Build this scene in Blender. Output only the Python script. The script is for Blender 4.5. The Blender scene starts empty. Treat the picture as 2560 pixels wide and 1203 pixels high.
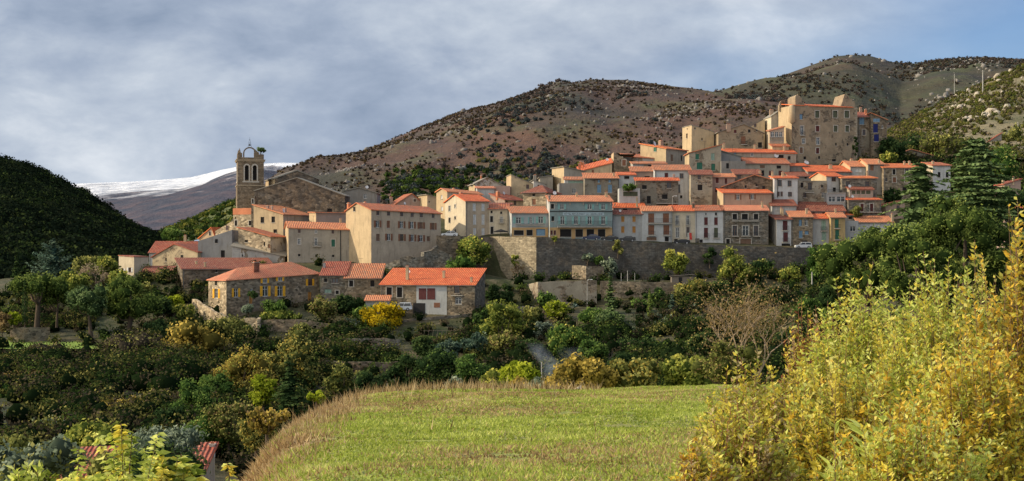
import bpy, math, random
import numpy as np
from mathutils import Vector, Matrix
SC = bpy.context.scene
COL = SC.collection
F = 3500.0; CX = 1280.0; HZ = 650.0      # photo pixels (2560 wide): focal length, centre column, horizon row
R = math.radians
rnd = random.Random(7)

def at(px, py, Y):                       # the point of the world seen at pixel (px, py) at distance Y
    return Vector(((px-CX)/F*Y, Y, (HZ-py)/F*Y))

def tag(o, label=None, cat=None, group=None, kind=None):
    if label: o['label'] = label
    if cat: o['category'] = cat
    if group: o['group'] = group
    if kind: o['kind'] = kind
    return o

def empty(name, loc, rz=0.0, parent=None):
    o = bpy.data.objects.new(name, None); COL.objects.link(o)
    o.location = loc; o.rotation_euler = (0, 0, rz); o.empty_display_size = .5
    if parent: o.parent = parent
    return o

# ------------------------------------------------------------------ materials
class NT:
    def __init__(s, m):
        m.use_nodes = True; s.t = m.node_tree; s.n = s.t.nodes; s.n.clear()
    def new(s, typ, **kw):
        n = s.n.new(typ)
        for k, v in kw.items():
            if k in n.inputs: n.inputs[k].default_value = v
            else: setattr(n, k, v)
        return n
    def link(s, a, b): s.t.links.new(a, b)
    def noise(s, vec, scale, detail=4, rough=.55, dist=0):
        n = s.n.new('ShaderNodeTexNoise'); n.inputs['Scale'].default_value = scale
        n.inputs['Detail'].default_value = detail; n.inputs['Roughness'].default_value = rough
        n.inputs['Distortion'].default_value = dist
        if vec is not None: s.link(vec, n.inputs['Vector'])
        return n.outputs['Fac']
    def voro(s, vec, scale, feature='F1', out='Distance', rnd_=1.0):
        n = s.n.new('ShaderNodeTexVoronoi'); n.feature = feature; n.inputs['Scale'].default_value = scale
        n.inputs['Randomness'].default_value = rnd_
        s.link(vec, n.inputs['Vector']); return n.outputs[out]
    def ramp(s, fac, stops, interp='LINEAR'):
        n = s.n.new('ShaderNodeValToRGB'); e = n.color_ramp.elements; n.color_ramp.interpolation = interp
        while len(e) < len(stops): e.new(.5)
        for i, (p, c) in enumerate(stops):
            e[i].position = p
            if not hasattr(c, '__len__'): c = (c, c, c)
            e[i].color = (*c, 1)
        s.link(fac, n.inputs['Fac']); return n.outputs['Color']
    def mix(s, fac, a, b, mode='MIX'):
        n = s.n.new('ShaderNodeMix'); n.data_type = 'RGBA'; n.blend_type = mode; n.clamp_factor = True
        for v, i in ((fac, 0), (a, 6), (b, 7)):
            if hasattr(v, 'is_linked') or isinstance(v, bpy.types.NodeSocket): s.link(v, n.inputs[i])
            elif i == 0: n.inputs[0].default_value = v
            else: n.inputs[i].default_value = (*v, 1)
        return n.outputs[2]
    def math(s, op, a, b=0.0, c=None):
        n = s.n.new('ShaderNodeMath'); n.operation = op
        for i, v in enumerate((a, b, c)):
            if v is None: continue
            if isinstance(v, bpy.types.NodeSocket): s.link(v, n.inputs[i])
            else: n.inputs[i].default_value = v
        return n.outputs[0]
    def mapping(s, vec, scale=(1, 1, 1), rot=(0, 0, 0), loc=(0, 0, 0)):
        n = s.n.new('ShaderNodeMapping'); s.link(vec, n.inputs['Vector'])
        n.inputs['Scale'].default_value = scale; n.inputs['Rotation'].default_value = rot; n.inputs['Location'].default_value = loc
        return n.outputs[0]
    def obj(s):
        return s.n.new('ShaderNodeTexCoord').outputs['Object']
    def geo(s):
        return s.n.new('ShaderNodeNewGeometry').outputs['Position']
    def sep(s, v):
        n = s.n.new('ShaderNodeSeparateXYZ'); s.link(v, n.inputs[0]); return n.outputs
    def bsdf(s, col, rough=.85, bump=None, bstr=.5, bdist=.05, metal=0.0, spec=.25):
        b = s.n.new('ShaderNodeBsdfPrincipled'); o = s.n.new('ShaderNodeOutputMaterial')
        if isinstance(col, bpy.types.NodeSocket): s.link(col, b.inputs['Base Color'])
        else: b.inputs['Base Color'].default_value = (*col, 1)
        b.inputs['Roughness'].default_value = rough; b.inputs['Metallic'].default_value = metal
        b.inputs['Specular IOR Level'].default_value = spec
        if bump is not None:
            n = s.n.new('ShaderNodeBump'); n.inputs['Strength'].default_value = bstr; n.inputs['Distance'].default_value = bdist
            s.link(bump, n.inputs['Height']); s.link(n.outputs[0], b.inputs['Normal'])
        s.link(b.outputs[0], o.inputs[0]); return b
_mats = {}
def M(name, fn, *a, **k):
    key = (name, fn.__name__, a, tuple(sorted(k.items())))
    if key not in _mats:
        m = bpy.data.materials.new(name); fn(NT(m), *a, **k); _mats[key] = m
    return _mats[key]
def mul(c, f): return tuple(min(1, x*f) for x in c)

def _stucco(t, col, stain=.5, dirt=(.16, .13, .10)):
    p = t.geo()
    big = t.noise(p, .35, 5, .65, .4); fine = t.noise(p, 2.6, 5, .7)
    st = t.noise(t.mapping(p, (1.3, 1.3, .22)), 1.1, 4, .6)
    c = t.mix(t.ramp(big, [(.3, 0.0), (.7, 1.0)]), mul(col, .80), mul(col, 1.10))
    c = t.mix(t.math('MULTIPLY', t.ramp(st, [(.52, 0.0), (.72, 1.0)]), stain), c, dirt)
    c = t.mix(t.math('MULTIPLY', t.ramp(fine, [(.4, 0.0), (.75, 1.0)]), .35), c, mul(col, .55))
    t.bsdf(c, .92, t.noise(p, 5, 4, .7), .35, .04)
def _stonecol(t, p, col, scale, mortar, rnd_=.8):
    q = t.mapping(p, (1, 1, 1.6))
    v = t.n.new('ShaderNodeTexVoronoi'); v.inputs['Scale'].default_value = scale; t.link(q, v.inputs['Vector'])
    e = t.n.new('ShaderNodeTexVoronoi'); e.feature = 'DISTANCE_TO_EDGE'; e.inputs['Scale'].default_value = scale; t.link(q, e.inputs['Vector'])
    sv = t.sep(v.outputs['Color'])[0]
    c = t.ramp(sv, [(0, mul(col, .35)), (.35, mul(col, .75)), (.7, mul(col, 1.1)), (1, mul(col, 1.7))])
    hue = t.noise(p, .5, 3)
    c = t.mix(t.ramp(hue, [(.4, 0.0), (.65, .6)]), c, t.mix(sv, mul((.30, .20, .12), .5), (.42, .30, .18)))
    edge = t.ramp(e.outputs['Distance'], [(0.0, 1.0), (.12, 0.0)])
    c = t.mix(t.math('MULTIPLY', edge, .7), c, mortar)
    big = t.noise(p, .22, 5, .65)
    c = t.mix(t.ramp(big, [(.42, 0.0), (.7, .55)]), c, mul(col, .35))
    return c, e.outputs['Distance']
def _stone(t, col, scale=1.5, mortar=(.20, .17, .13)):
    p = t.geo()
    c, h = _stonecol(t, p, col, scale, mortar)
    t.bsdf(c, .95, h, .8, .12)
def _patchy(t, col, scol, thr=.52, scale=1.6):
    p = t.geo()
    c, h = _stonecol(t, p, scol, scale, (.2, .17, .13))
    fine = t.noise(p, 2.6, 5, .7); big = t.noise(p, .5, 3)
    s = t.mix(t.ramp(big, [(.3, 0.0), (.7, 1.0)]), mul(col, .75), mul(col, 1.1))
    s = t.mix(t.math('MULTIPLY', t.ramp(fine, [(.4, 0.0), (.75, 1.0)]), .4), s, mul(col, .5))
    m = t.ramp(t.noise(p, .28, 6, .7, .6), [(thr-.02, 0.0), (thr+.02, 1.0)])
    t.bsdf(t.mix(m, s, c), .93, h, .5, .08)
def _ashlar(t, col):                       # coursed dressed stone with dark weather patches
    p = t.geo()
    s = t.sep(p)
    cb = t.n.new('ShaderNodeCombineXYZ')
    t.link(t.math('ADD', s[0], t.math('MULTIPLY', s[1], .6)), cb.inputs[0]); t.link(s[2], cb.inputs[1])
    b = t.n.new('ShaderNodeTexBrick'); b.inputs['Scale'].default_value = .55; t.link(cb.outputs[0], b.inputs['Vector'])
    b.inputs['Mortar Size'].default_value = .03; b.inputs['Brick Width'].default_value = .55; b.inputs['Row Height'].default_value = .22
    b.inputs['Color1'].default_value = (*mul(col, 1.25), 1); b.inputs['Color2'].default_value = (*mul(col, .6), 1); b.inputs['Mortar'].default_value = (*mul(col, .45), 1)
    n1 = t.noise(p, .14, 6, .7, .5); n2 = t.noise(p, 1.6, 5, .75)
    q, h = _stonecol(t, p, col, 1.3, mul(col, .6))
    c = t.mix(.55, b.outputs['Color'], q)
    c = t.mix(t.ramp(n1, [(.45, 0.0), (.62, .65)]), c, mul(col, .35))
    c = t.mix(t.ramp(n2, [(.55, 0.0), (.72, .55)]), c, mul(col, 1.9))
    t.bsdf(c, .95, h, .8, .12)
def _tile(t, c1=(.72, .185, .065), c2=(.42, .075, .03), old=0.0, pitch=.42):
    uv = t.n.new('ShaderNodeUVMap').outputs[0]
    s = t.sep(uv); p = t.geo()
    wig = t.math('MULTIPLY', t.noise(p, .7, 2), .25)
    w = t.math('SINE', t.math('MULTIPLY', t.math('ADD', s[0], wig), 2*math.pi/pitch))
    w01 = t.math('MULTIPLY_ADD', w, .5, .5)
    cell = t.n.new('ShaderNodeTexWhiteNoise'); cell.noise_dimensions = '2D'
    cb = t.n.new('ShaderNodeCombineXYZ')
    t.link(t.math('FLOOR', t.math('DIVIDE', s[0], pitch)), cb.inputs[0]); t.link(t.math('FLOOR', t.math('DIVIDE', s[1], .45)), cb.inputs[1])
    t.link(cb.outputs[0], cell.inputs['Vector'])
    big = t.noise(p, .45, 5, .7); fine = t.noise(p, 2.2, 4, .7)
    c = t.mix(cell.outputs['Value'], mul(c1, .78), mul(c1, 1.2))
    c = t.mix(t.ramp(big, [(.38, 0.0), (.66, 1.0)]), c, mul(c2, 1.35))
    c = t.mix(t.ramp(fine, [(.5, 0.0), (.75, .5)]), c, (.75, .42, .24))
    if old: c = t.mix(t.ramp(t.noise(p, 1.1, 5, .75), [(.45, 0.0), (.65, old)]), c, (.28, .21, .15))
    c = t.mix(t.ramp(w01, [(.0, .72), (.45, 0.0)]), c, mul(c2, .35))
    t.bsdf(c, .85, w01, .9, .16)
def _plain(t, col, rough=.6, metal=0.0, var=.25, spec=.3):
    p = t.geo(); n = t.noise(p, 3.0, 4, .6)
    t.bsdf(t.mix(t.ramp(n, [(.3, 0.0), (.7, 1.0)]), mul(col, 1-var), mul(col, 1+var*.5)), rough, metal=metal, spec=spec)
def _glass(t, col=(.03, .035, .04)):
    t.bsdf(col, .12, spec=.6)
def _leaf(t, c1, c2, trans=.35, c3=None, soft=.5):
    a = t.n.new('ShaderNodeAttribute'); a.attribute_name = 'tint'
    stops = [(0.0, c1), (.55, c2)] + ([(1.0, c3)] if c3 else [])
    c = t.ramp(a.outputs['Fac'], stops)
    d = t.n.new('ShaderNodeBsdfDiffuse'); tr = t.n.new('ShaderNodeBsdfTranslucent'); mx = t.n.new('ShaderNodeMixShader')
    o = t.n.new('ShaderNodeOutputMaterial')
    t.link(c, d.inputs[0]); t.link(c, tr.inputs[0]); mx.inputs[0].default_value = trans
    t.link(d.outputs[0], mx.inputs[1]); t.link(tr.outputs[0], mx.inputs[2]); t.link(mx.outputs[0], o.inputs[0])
def _bark(t, col=(.10, .075, .055)):
    p = t.geo(); n = t.noise(t.mapping(p, (6, 6, 1.2)), 1.5, 4, .7)
    t.bsdf(t.mix(n, mul(col, .5), mul(col, 1.5)), .95, n, .5, .03)

# ------------------------------------------------------------------ mesh helpers
class MB:
    def __init__(s): s.v = []; s.f = []; s.m = []; s.uv = []
    def quad(s, pts, mi=0, uvs=None):
        b = len(s.v); s.v += [tuple(p) for p in pts]; s.f.append(tuple(range(b, b+len(pts)))); s.m.append(mi)
        s.uv += (uvs if uvs else [(0, 0)]*len(pts))
    def hexa(s, p, mi=0, skip=()):          # p: 8 points, 0-3 bottom ring, 4-7 top ring
        fs = [(3, 2, 1, 0), (4, 5, 6, 7), (0, 1, 5, 4), (1, 2, 6, 5), (2, 3, 7, 6), (3, 0, 4, 7)]
        for i, f in enumerate(fs):
            if i not in skip: s.quad([p[j] for j in f], mi)
    def box(s, x0, x1, y0, y1, z0, z1, mi=0):
        s.hexa([(x0, y0, z0), (x1, y0, z0), (x1, y1, z0), (x0, y1, z0), (x0, y0, z1), (x1, y0, z1), (x1, y1, z1), (x0, y1, z1)], mi)
    def wbox(s, O, U, N, a0, a1, z0, z1, n0, n1, mi=0):   # box on a wall: a along U, n outward along N
        P = lambda a, n, z: (O[0]+U[0]*a+N[0]*n, O[1]+U[1]*a+N[1]*n, O[2]+z)
        s.hexa([P(a0, n1, z0), P(a1, n1, z0), P(a1, n0, z0), P(a0, n0, z0), P(a0, n1, z1), P(a1, n1, z1), P(a1, n0, z1), P(a0, n0, z1)], mi)
    def tube(s, pts, rads, k=5, mi=0):
        rings = []
        for i, p in enumerate(pts):
            p = Vector(p); d = (Vector(pts[min(i+1, len(pts)-1)]) - Vector(pts[max(i-1, 0)]))
            if d.length < 1e-6: d = Vector((0, 0, 1))
            d.normalize(); a = d.orthogonal().normalized(); b = d.cross(a)
            base = len(s.v)
            for j in range(k):
                an = 2*math.pi*j/k; s.v.append(tuple(p + (a*math.cos(an)+b*math.sin(an))*rads[i]))
            rings.append(base)
        for r0, r1 in zip(rings, rings[1:]):
            for j in range(k):
                s.f.append((r0+j, r0+(j+1) % k, r1+(j+1) % k, r1+j)); s.m.append(mi); s.uv += [(0, 0)]*4
    def disc(s, c, n, r, k=10, mi=0, depth=.08):
        c = Vector(c); n = Vector(n).normalized(); a = n.orthogonal().normalized(); b = n.cross(a)
        ring = [c+(a*math.cos(2*math.pi*j/k)+b*math.sin(2*math.pi*j/k))*r for j in range(k)]
        mid = c-n*depth
        for j in range(k):
            s.quad([ring[j], ring[(j+1) % k], mid], mi); s.quad([ring[(j+1) % k], ring[j], mid - n*.03], mi)
    def build(s, name, mats, parent=None, loc=(0, 0, 0), smooth=False):
        me = bpy.data.meshes.new(name); me.from_pydata(s.v, [], s.f)
        if not isinstance(mats, (list, tuple)): mats = [mats]
        for m in mats: me.materials.append(m)
        me.polygons.foreach_set('material_index', s.m)
        if any(u != (0, 0) for u in s.uv):
            l = me.uv_layers.new(name='UVMap'); l.data.foreach_set('uv', [c for u in s.uv for c in u])
        if smooth: me.shade_smooth()
        me.update()
        o = bpy.data.objects.new(name, me); COL.objects.link(o); o.location = loc
        if parent: o.parent = parent
        return o

def np_mesh(name, verts, faces, mats, tint=None, parent=None, loc=(0, 0, 0), midx=None, smooth=False):
    me = bpy.data.meshes.new(name); nv = len(verts); nf, k = faces.shape
    me.vertices.add(nv); me.vertices.foreach_set('co', np.ascontiguousarray(verts, dtype=np.float32).ravel())
    me.loops.add(nf*k); me.loops.foreach_set('vertex_index', np.ascontiguousarray(faces, dtype=np.int32).ravel())
    me.polygons.add(nf); me.polygons.foreach_set('loop_start', np.arange(0, nf*k, k, dtype=np.int32))
    try: me.polygons.foreach_set('loop_total', np.full(nf, k, dtype=np.int32))
    except Exception: pass
    if not isinstance(mats, (list, tuple)): mats = [mats]
    for m in mats: me.materials.append(m)
    if midx is not None: me.polygons.foreach_set('material_index', np.asarray(midx, dtype=np.int32))
    if tint is not None:
        a = me.attributes.new('tint', 'FLOAT', 'POINT'); a.data.foreach_set('value', np.asarray(tint, dtype=np.float32))
    me.update(calc_edges=True)
    if smooth: me.shade_smooth()
    o = bpy.data.objects.new(name, me); COL.objects.link(o); o.location = loc
    if parent: o.parent = parent
    return o

def _h(ix, iy, seed):
    n = (ix.astype(np.int64)*374761393 + iy.astype(np.int64)*668265263 + seed*1442695041) & 0xffffffff
    n = ((n ^ (n >> 13))*1274126177) & 0xffffffff
    return ((n ^ (n >> 16)) & 0xffff)/65535.0
def vn(x, y, seed=0):
    x = np.asarray(x, float); y = np.asarray(y, float)
    ix = np.floor(x); iy = np.floor(y); fx = x-ix; fy = y-iy; fx = fx*fx*(3-2*fx); fy = fy*fy*(3-2*fy)
    a = _h(ix, iy, seed); b = _h(ix+1, iy, seed); c = _h(ix, iy+1, seed); d = _h(ix+1, iy+1, seed)
    return (a*(1-fx)+b*fx)*(1-fy)+(c*(1-fx)+d*fx)*fy
def fbm(x, y, seed=0, oct=5, g=.5):
    s = 0; amp = 1; t = 0
    for i in range(oct):
        s = s+amp*vn(x*2**i, y*2**i, seed+i*17); t += amp; amp *= g
    return s/t*2-1

class Sheet:
    """A piece of ground through contour lines: each line is (distance, [(photo column, photo row), ...])."""
    def __init__(s, lines, u0, u1, amp=0, scale=30, seed=1, zmode=False, ridged=0.0, crest=None):
        s.crest = crest
        s.Y = np.array([l[0] for l in lines], float); s.u0 = u0; s.u1 = u1; s.amp = amp; s.scale = scale; s.seed = seed; s.ridged = ridged
        s.us = np.linspace(u0, u1, 241)
        rows = []
        for l in lines:
            py = np.interp(s.us, [p[0] for p in l[1]], [p[1] for p in l[1]])
            rows.append(py if zmode else (HZ-py)/F*l[0])
        s.Z = np.array(rows)
    def z(s, u, Y):
        u = np.asarray(u, float); Y = np.asarray(Y, float)
        fi = np.clip((u-s.u0)/(s.u1-s.u0)*240, 0, 239.999); i = fi.astype(int); fu = fi-i
        j = np.clip(np.searchsorted(s.Y, Y, side='right')-1, 0, len(s.Y)-2)
        fy = np.clip((Y-s.Y[j])/(s.Y[j+1]-s.Y[j]), 0, 1)
        z = (s.Z[j, i]*(1-fu)+s.Z[j, i+1]*fu)*(1-fy)+(s.Z[j+1, i]*(1-fu)+s.Z[j+1, i+1]*fu)*fy
        if s.amp is not None and np.any(s.amp):
            X = (u-CX)/F*Y
            n = fbm(X/s.scale, Y/s.scale, s.seed, 6)
            if s.ridged: n = n*(1-s.ridged)+s.ridged*(1-2*np.abs(fbm(X/(s.scale*1.5), Y/(s.scale*4), s.seed+50, 5)*1.6))
            if s.crest: n = n*(1-.92*np.clip((Y-(s.crest[0]-s.crest[1]))/s.crest[1], 0, 1))*np.clip((Y-s.Y[0])/(.45*s.Y[0]), .1, 1)
            z = z+n*s.amp
        return z
    def P(s, u, Y):
        z = s.z(u, Y); return np.stack([(np.asarray(u)-CX)/F*np.asarray(Y), np.asarray(Y)*np.ones_like(z), z], -1)
    def build(s, name, nu, Ys, mat, **k):
        us = np.linspace(s.u0, s.u1, nu); U, YY = np.meshgrid(us, Ys)
        v = s.P(U, YY).reshape(-1, 3); ny = len(Ys)
        idx = np.arange(nu*ny).reshape(ny, nu)
        f = np.stack([idx[:-1, :-1], idx[:-1, 1:], idx[1:, 1:], idx[1:, :-1]], -1).reshape(-1, 4)
        o = np_mesh(name, v, f, mat, smooth=True, **k); return o

# random leaf faces around points
def leaf_faces(C, N, size, rng, aspect=.6, jitter=.7, tri=False):
    n = len(C); N = N + rng.normal(0, jitter, (n, 3)); N /= np.linalg.norm(N, axis=1, keepdims=True)+1e-9
    T = rng.normal(0, 1, (n, 3)); T -= (T*N).sum(1, keepdims=True)*N; T /= np.linalg.norm(T, axis=1, keepdims=True)+1e-9
    B = np.cross(N, T); sz = (size*rng.uniform(.6, 1.35, n))[:, None]
    a = T*sz*.5; b = B*sz*.5*aspect
    v = np.stack([C-a, C-b+a*.15, C+a, C+b+a*.15], 1).reshape(-1, 3)
    f = np.arange(4*n).reshape(n, 4); return v, f
# ------------------------------------------------------------------ camera, light, sky
cam_d = bpy.data.cameras.new('Camera'); cam = bpy.data.objects.new('Camera', cam_d); COL.objects.link(cam)
cam.location = (0, 0, 0); cam.rotation_euler = (R(90), 0, 0)
cam_d.sensor_width = 36; cam_d.lens = 36*F/2560; cam_d.shift_y = (HZ-601.5)/2560; cam_d.clip_start = .5; cam_d.clip_end = 60000
SC.camera = cam
SUN_EL, SUN_AZ = 27.0, 1.5                  # sun stands to the left, a touch behind the facades
sd = Vector((-math.cos(R(SUN_EL))*math.cos(R(SUN_AZ)), math.cos(R(SUN_EL))*math.sin(R(SUN_AZ)), math.sin(R(SUN_EL))))
sl = bpy.data.lights.new('sun', 'SUN'); sl.energy = 5.0; sl.angle = R(.53); sl.color = (1.0, .83, .58)
so = bpy.data.objects.new('sun', sl); COL.objects.link(so); so.rotation_euler = sd.to_track_quat('Z', 'Y').to_euler()
w = bpy.data.worlds.new('World'); SC.world = w; t = NT(w)
sky = t.n.new('ShaderNodeTexSky'); sky.sky_type = 'NISHITA'; sky.sun_disc = False
sky.sun_elevation = R(SUN_EL); sky.sun_rotation = R(-90+SUN_AZ); sky.air_density = 1.0; sky.dust_density = .6; sky.ozone_density = 2.0
g = t.n.new('ShaderNodeTexCoord').outputs['Generated']
s3 = t.sep(g)
hyp = t.math('MAXIMUM', t.math('ABSOLUTE', s3[1]), .06)
cu = t.n.new('ShaderNodeCombineXYZ')
t.link(t.math('DIVIDE', s3[0], hyp), cu.inputs[0]); t.link(t.math('DIVIDE', s3[2], hyp), cu.inputs[1])
cv = cu.outputs[0]
el = s3[2]
n1 = t.noise(t.mapping(cv, (2.0, 4.2, 1), rot=(0, 0, R(6)), loc=(3.1, 1.7, 0)), 1.9, 7, .55, .25)
n2 = t.noise(t.mapping(cv, (2.6, 5.0, 1), rot=(0, 0, R(-5)), loc=(.4, .3, 0)), 3.8, 7, .58, .2)
n3 = t.noise(t.mapping(cv, (1.2, 4.0, 1), loc=(7.3, 2.2, 0)), 1.4, 3, .5)
cc = t.math('ADD', t.math('MULTIPLY', n1, .6), t.math('MULTIPLY', n2, .4))
# cloud sheet: pale billows over blue-grey; it thins out to clear pale blue low and to the right
cloud = t.ramp(cc, [(.36, (.24, .31, .43)), (.46, (.36, .43, .55)), (.55, (.51, .575, .67)), (.66, (.78, .82, .87))])
xx = t.math('DIVIDE', s3[0], hyp)
clear = t.math('MULTIPLY_ADD', xx, 1.5, .14)
mask = t.math('ADD', t.math('MULTIPLY', t.math('SUBTRACT', n3, .5), 1.6), clear)
clearf = t.ramp(mask, [(.10, 0.0), (.62, .85)])
b1 = t.n.new('ShaderNodeBackground'); b2 = t.n.new('ShaderNodeBackground'); mx = t.n.new('ShaderNodeMixShader'); wo = t.n.new('ShaderNodeOutputWorld')
t.link(t.mix(1.0, t.mix(.15, sky.outputs[0], (1.9, 2.2, 2.7)), (.70, .88, 1.15), 'MULTIPLY'), b1.inputs[0]); b1.inputs['Strength'].default_value = .125
up = t.ramp(el, [(0.25, .42), (.70, 1.0)])                  # sky brightened overhead and behind the camera, added to fill the shaded facades
fill_side = t.ramp(t.math('MULTIPLY_ADD', s3[1], .5, .5), [(.42, 1.0), (.62, .42)])
warm = t.mix(t.math('MULTIPLY_ADD', s3[1], .5, .5), (1.22, 1.0, .74), (1.0, 1.0, 1.0)); warm = t.mix(t.ramp(t.math('MULTIPLY_ADD', s3[1], .5, .5), [(.45, 0.0), (.64, 1.0)]), (1.20, 1.0, .76), (1.0, 1.0, 1.0))  # warm cast added to the fill from behind the camera
t.link(t.mix(1.0, t.mix(1.0, cloud, warm, 'MULTIPLY'), t.mix(1.0, up, fill_side, 'LIGHTEN'), 'MULTIPLY'), b2.inputs[0]); b2.inputs['Strength'].default_value = 2.5
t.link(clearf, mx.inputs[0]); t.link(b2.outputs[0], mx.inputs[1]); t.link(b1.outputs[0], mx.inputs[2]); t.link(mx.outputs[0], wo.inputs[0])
SC.view_settings.view_transform = 'Standard'; SC.view_settings.look = 'None'; SC.view_settings.exposure = 0
SC.cycles.max_bounces = 5; SC.cycles.diffuse_bounces = 3; SC.cycles.transparent_max_bounces = 4; SC.cycles.volume_bounces = 0

# ------------------------------------------------------------------ ground materials
def _meadow(t):
    p = t.geo(); s = t.sep(p)
    a = t.noise(p, .16, 5, .65, .4); b = t.noise(p, .9, 5, .7); c = t.noise(p, 5.0, 4, .7)
    g = t.mix(t.ramp(a, [(.35, 0.0), (.65, 1.0)]), (.25, .34, .045), (.44, .44, .11))
    d = t.noise(p, .42, 4, .6, .8)
    g = t.mix(t.ramp(d, [(.48, 0.0), (.62, .7)]), g, (.36, .32, .11))
    g = t.mix(t.ramp(b, [(.5, 0.0), (.7, .75)]), g, (.28, .23, .11))
    g = t.mix(t.ramp(b, [(.25, .8), (.42, 0.0)]), g, (.085, .15, .03))
    edge = t.math('SUBTRACT', t.math('MULTIPLY', s[0], -1.0), t.math('MULTIPLY_ADD', s[1], .085, 1.2))  # the dry bank on the left
    dry = t.ramp(t.math('ADD', t.math('MULTIPLY', edge, .40), t.math('MULTIPLY', b, .6)), [(.14, 0.0), (.48, .92)])
    dry = t.math('MULTIPLY', dry, t.ramp(t.math('ADD', t.math('DIVIDE', s[0], s[1]), 1.0), [(.72, 0.0), (.76, 1.0)]))
    g = t.mix(dry, g, (.42, .27, .15))
    g = t.mix(t.ramp(c, [(.35, .6), (.6, 0.0)]), g, (.04, .05, .012))
    t.bsdf(g, .95, t.math('ADD', t.math('MULTIPLY', c, .3), b), 1.0, .35)
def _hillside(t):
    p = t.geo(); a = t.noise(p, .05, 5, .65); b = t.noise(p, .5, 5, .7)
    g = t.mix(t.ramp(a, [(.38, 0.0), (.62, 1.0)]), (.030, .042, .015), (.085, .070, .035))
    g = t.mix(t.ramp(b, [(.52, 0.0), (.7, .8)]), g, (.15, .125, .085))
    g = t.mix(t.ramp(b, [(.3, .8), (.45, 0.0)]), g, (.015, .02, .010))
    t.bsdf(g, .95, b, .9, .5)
def _heath(t, ca, cb, cc, sc=1.0, rock=.3, gr=(.075, .085, .04)):
    p = t.geo(); q = t.mapping(p, (1, .45, 1.6))
    a = t.noise(q, .0045*sc, 6, .62, .6); b = t.noise(q, .022*sc, 6, .68); c = t.noise(q, .13*sc, 4, .7); d = t.noise(q, .0075*sc, 5, .6, .3)
    g = t.mix(t.ramp(a, [(.40, 0.0), (.60, 1.0)]), ca, cb)
    g = t.mix(t.ramp(d, [(.50, 0.0), (.64, .9)]), g, cc)
    g = t.mix(t.ramp(b, [(.50, 0.0), (.66, .75)]), g, gr)
    g = t.mix(t.ramp(b, [(.30, .75), (.44, 0.0)]), g, mul(ca, .45))
    g = t.mix(t.ramp(c, [(.66, 0.0), (.72, rock)]), g, (.42, .40, .38))
    g = t.mix(t.ramp(c, [(.28, .7), (.45, 0.0)]), g, mul(ca, .5))
    t.bsdf(g, .97, t.math('ADD', b, t.math('MULTIPLY', c, .35)), 1.0, 6.0/sc)
def _snow(t):
    p = t.geo(); s = t.sep(p); a = t.noise(p, .0016, 6, .65, .5); b = t.noise(p, .008, 6, .75)
    hgt = t.math('ADD', t.math('MULTIPLY', s[2], .0016), t.math('ADD', t.math('MULTIPLY', a, .9), t.math('MULTIPLY', b, .55)))
    f = t.ramp(hgt, [(1.12, 0.0)] if False else [(.0, 0.0), (1.0, 1.0)])
    k = t.math('MULTIPLY', t.math('SUBTRACT', hgt, 1.20), 4.0)
    k = t.math('MINIMUM', t.math('MAXIMUM', k, 0.0), 1.0)
    low = t.mix(t.ramp(b, [(.42, 0.0), (.58, 1.0)]), (.034, .044, .070), (.085, .068, .085))  # bluish-mauve rock colour also carries the distance haze
    t.bsdf(t.mix(k, low, t.mix(t.ramp(b, [(.35, 0.0), (.6, 1.0)]), (.48, .53, .62), (.78, .80, .84))), .9, b, .8, 40.0)

# ------------------------------------------------------------------ the ground from the camera to the back of the village
COLS = [-500, 0, 300, 480, 550, 620, 700, 860, 1100, 1280, 1500, 1700, 2100, 2560, 3060]
def zl(Y, zs): return (Y, list(zip(COLS, zs)))
def pl(Y, pys): return (Y, [(c, (HZ-p)/F*Y) for c, p in zip(COLS, pys)])
near_lines = [
 zl(4,  [-7, -7, -6.0, -4.0, -3.2, -2.6, -2.1, -1.9, -1.9, -1.9, -1.9, -1.9, -1.9, -1.9, -1.9]),
 zl(16, [-9, -9, -8.0, -5.0, -3.4, -2.9, -2.65, -2.55, -2.5, -2.5, -2.5, -2.5, -2.5, -2.5, -2.5]),
 zl(30, [-13, -13, -11.5, -8.4, -6.2, -4.15, -3.65, -3.55, -3.5, -3.45, -3.45, -3.4, -3.3, -3.2, -3.0]),
 zl(45, [-17, -17, -15.5, -13, -10.5, -7.8, -5.35, -4.55, -4.4, -4.35, -4.35, -4.3, -4.2, -4.0, -3.8]),
 zl(60, [-20, -20, -19, -16.5, -14.2, -11.5, -8.6, -5.75, -5.55, -5.55, -5.5, -5.45, -5.3, -5.0, -4.8]),
 zl(75, [-21, -21, -20.5, -19, -17, -14.5, -12, -9.5, -8.5, -8.3, -8, -7.7, -7.2, -6.5, -6]),
 zl(100, [-22, -22, -22, -21.5, -20.5, -19, -18, -16.5, -15.5, -15, -14.5, -13.5, -12, -9, -8]),
 zl(150, [-23, -23, -23, -23.5, -24, -24, -24.5, -25, -25, -24, -22.5, -20, -16, -12, -10]),
]
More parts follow.
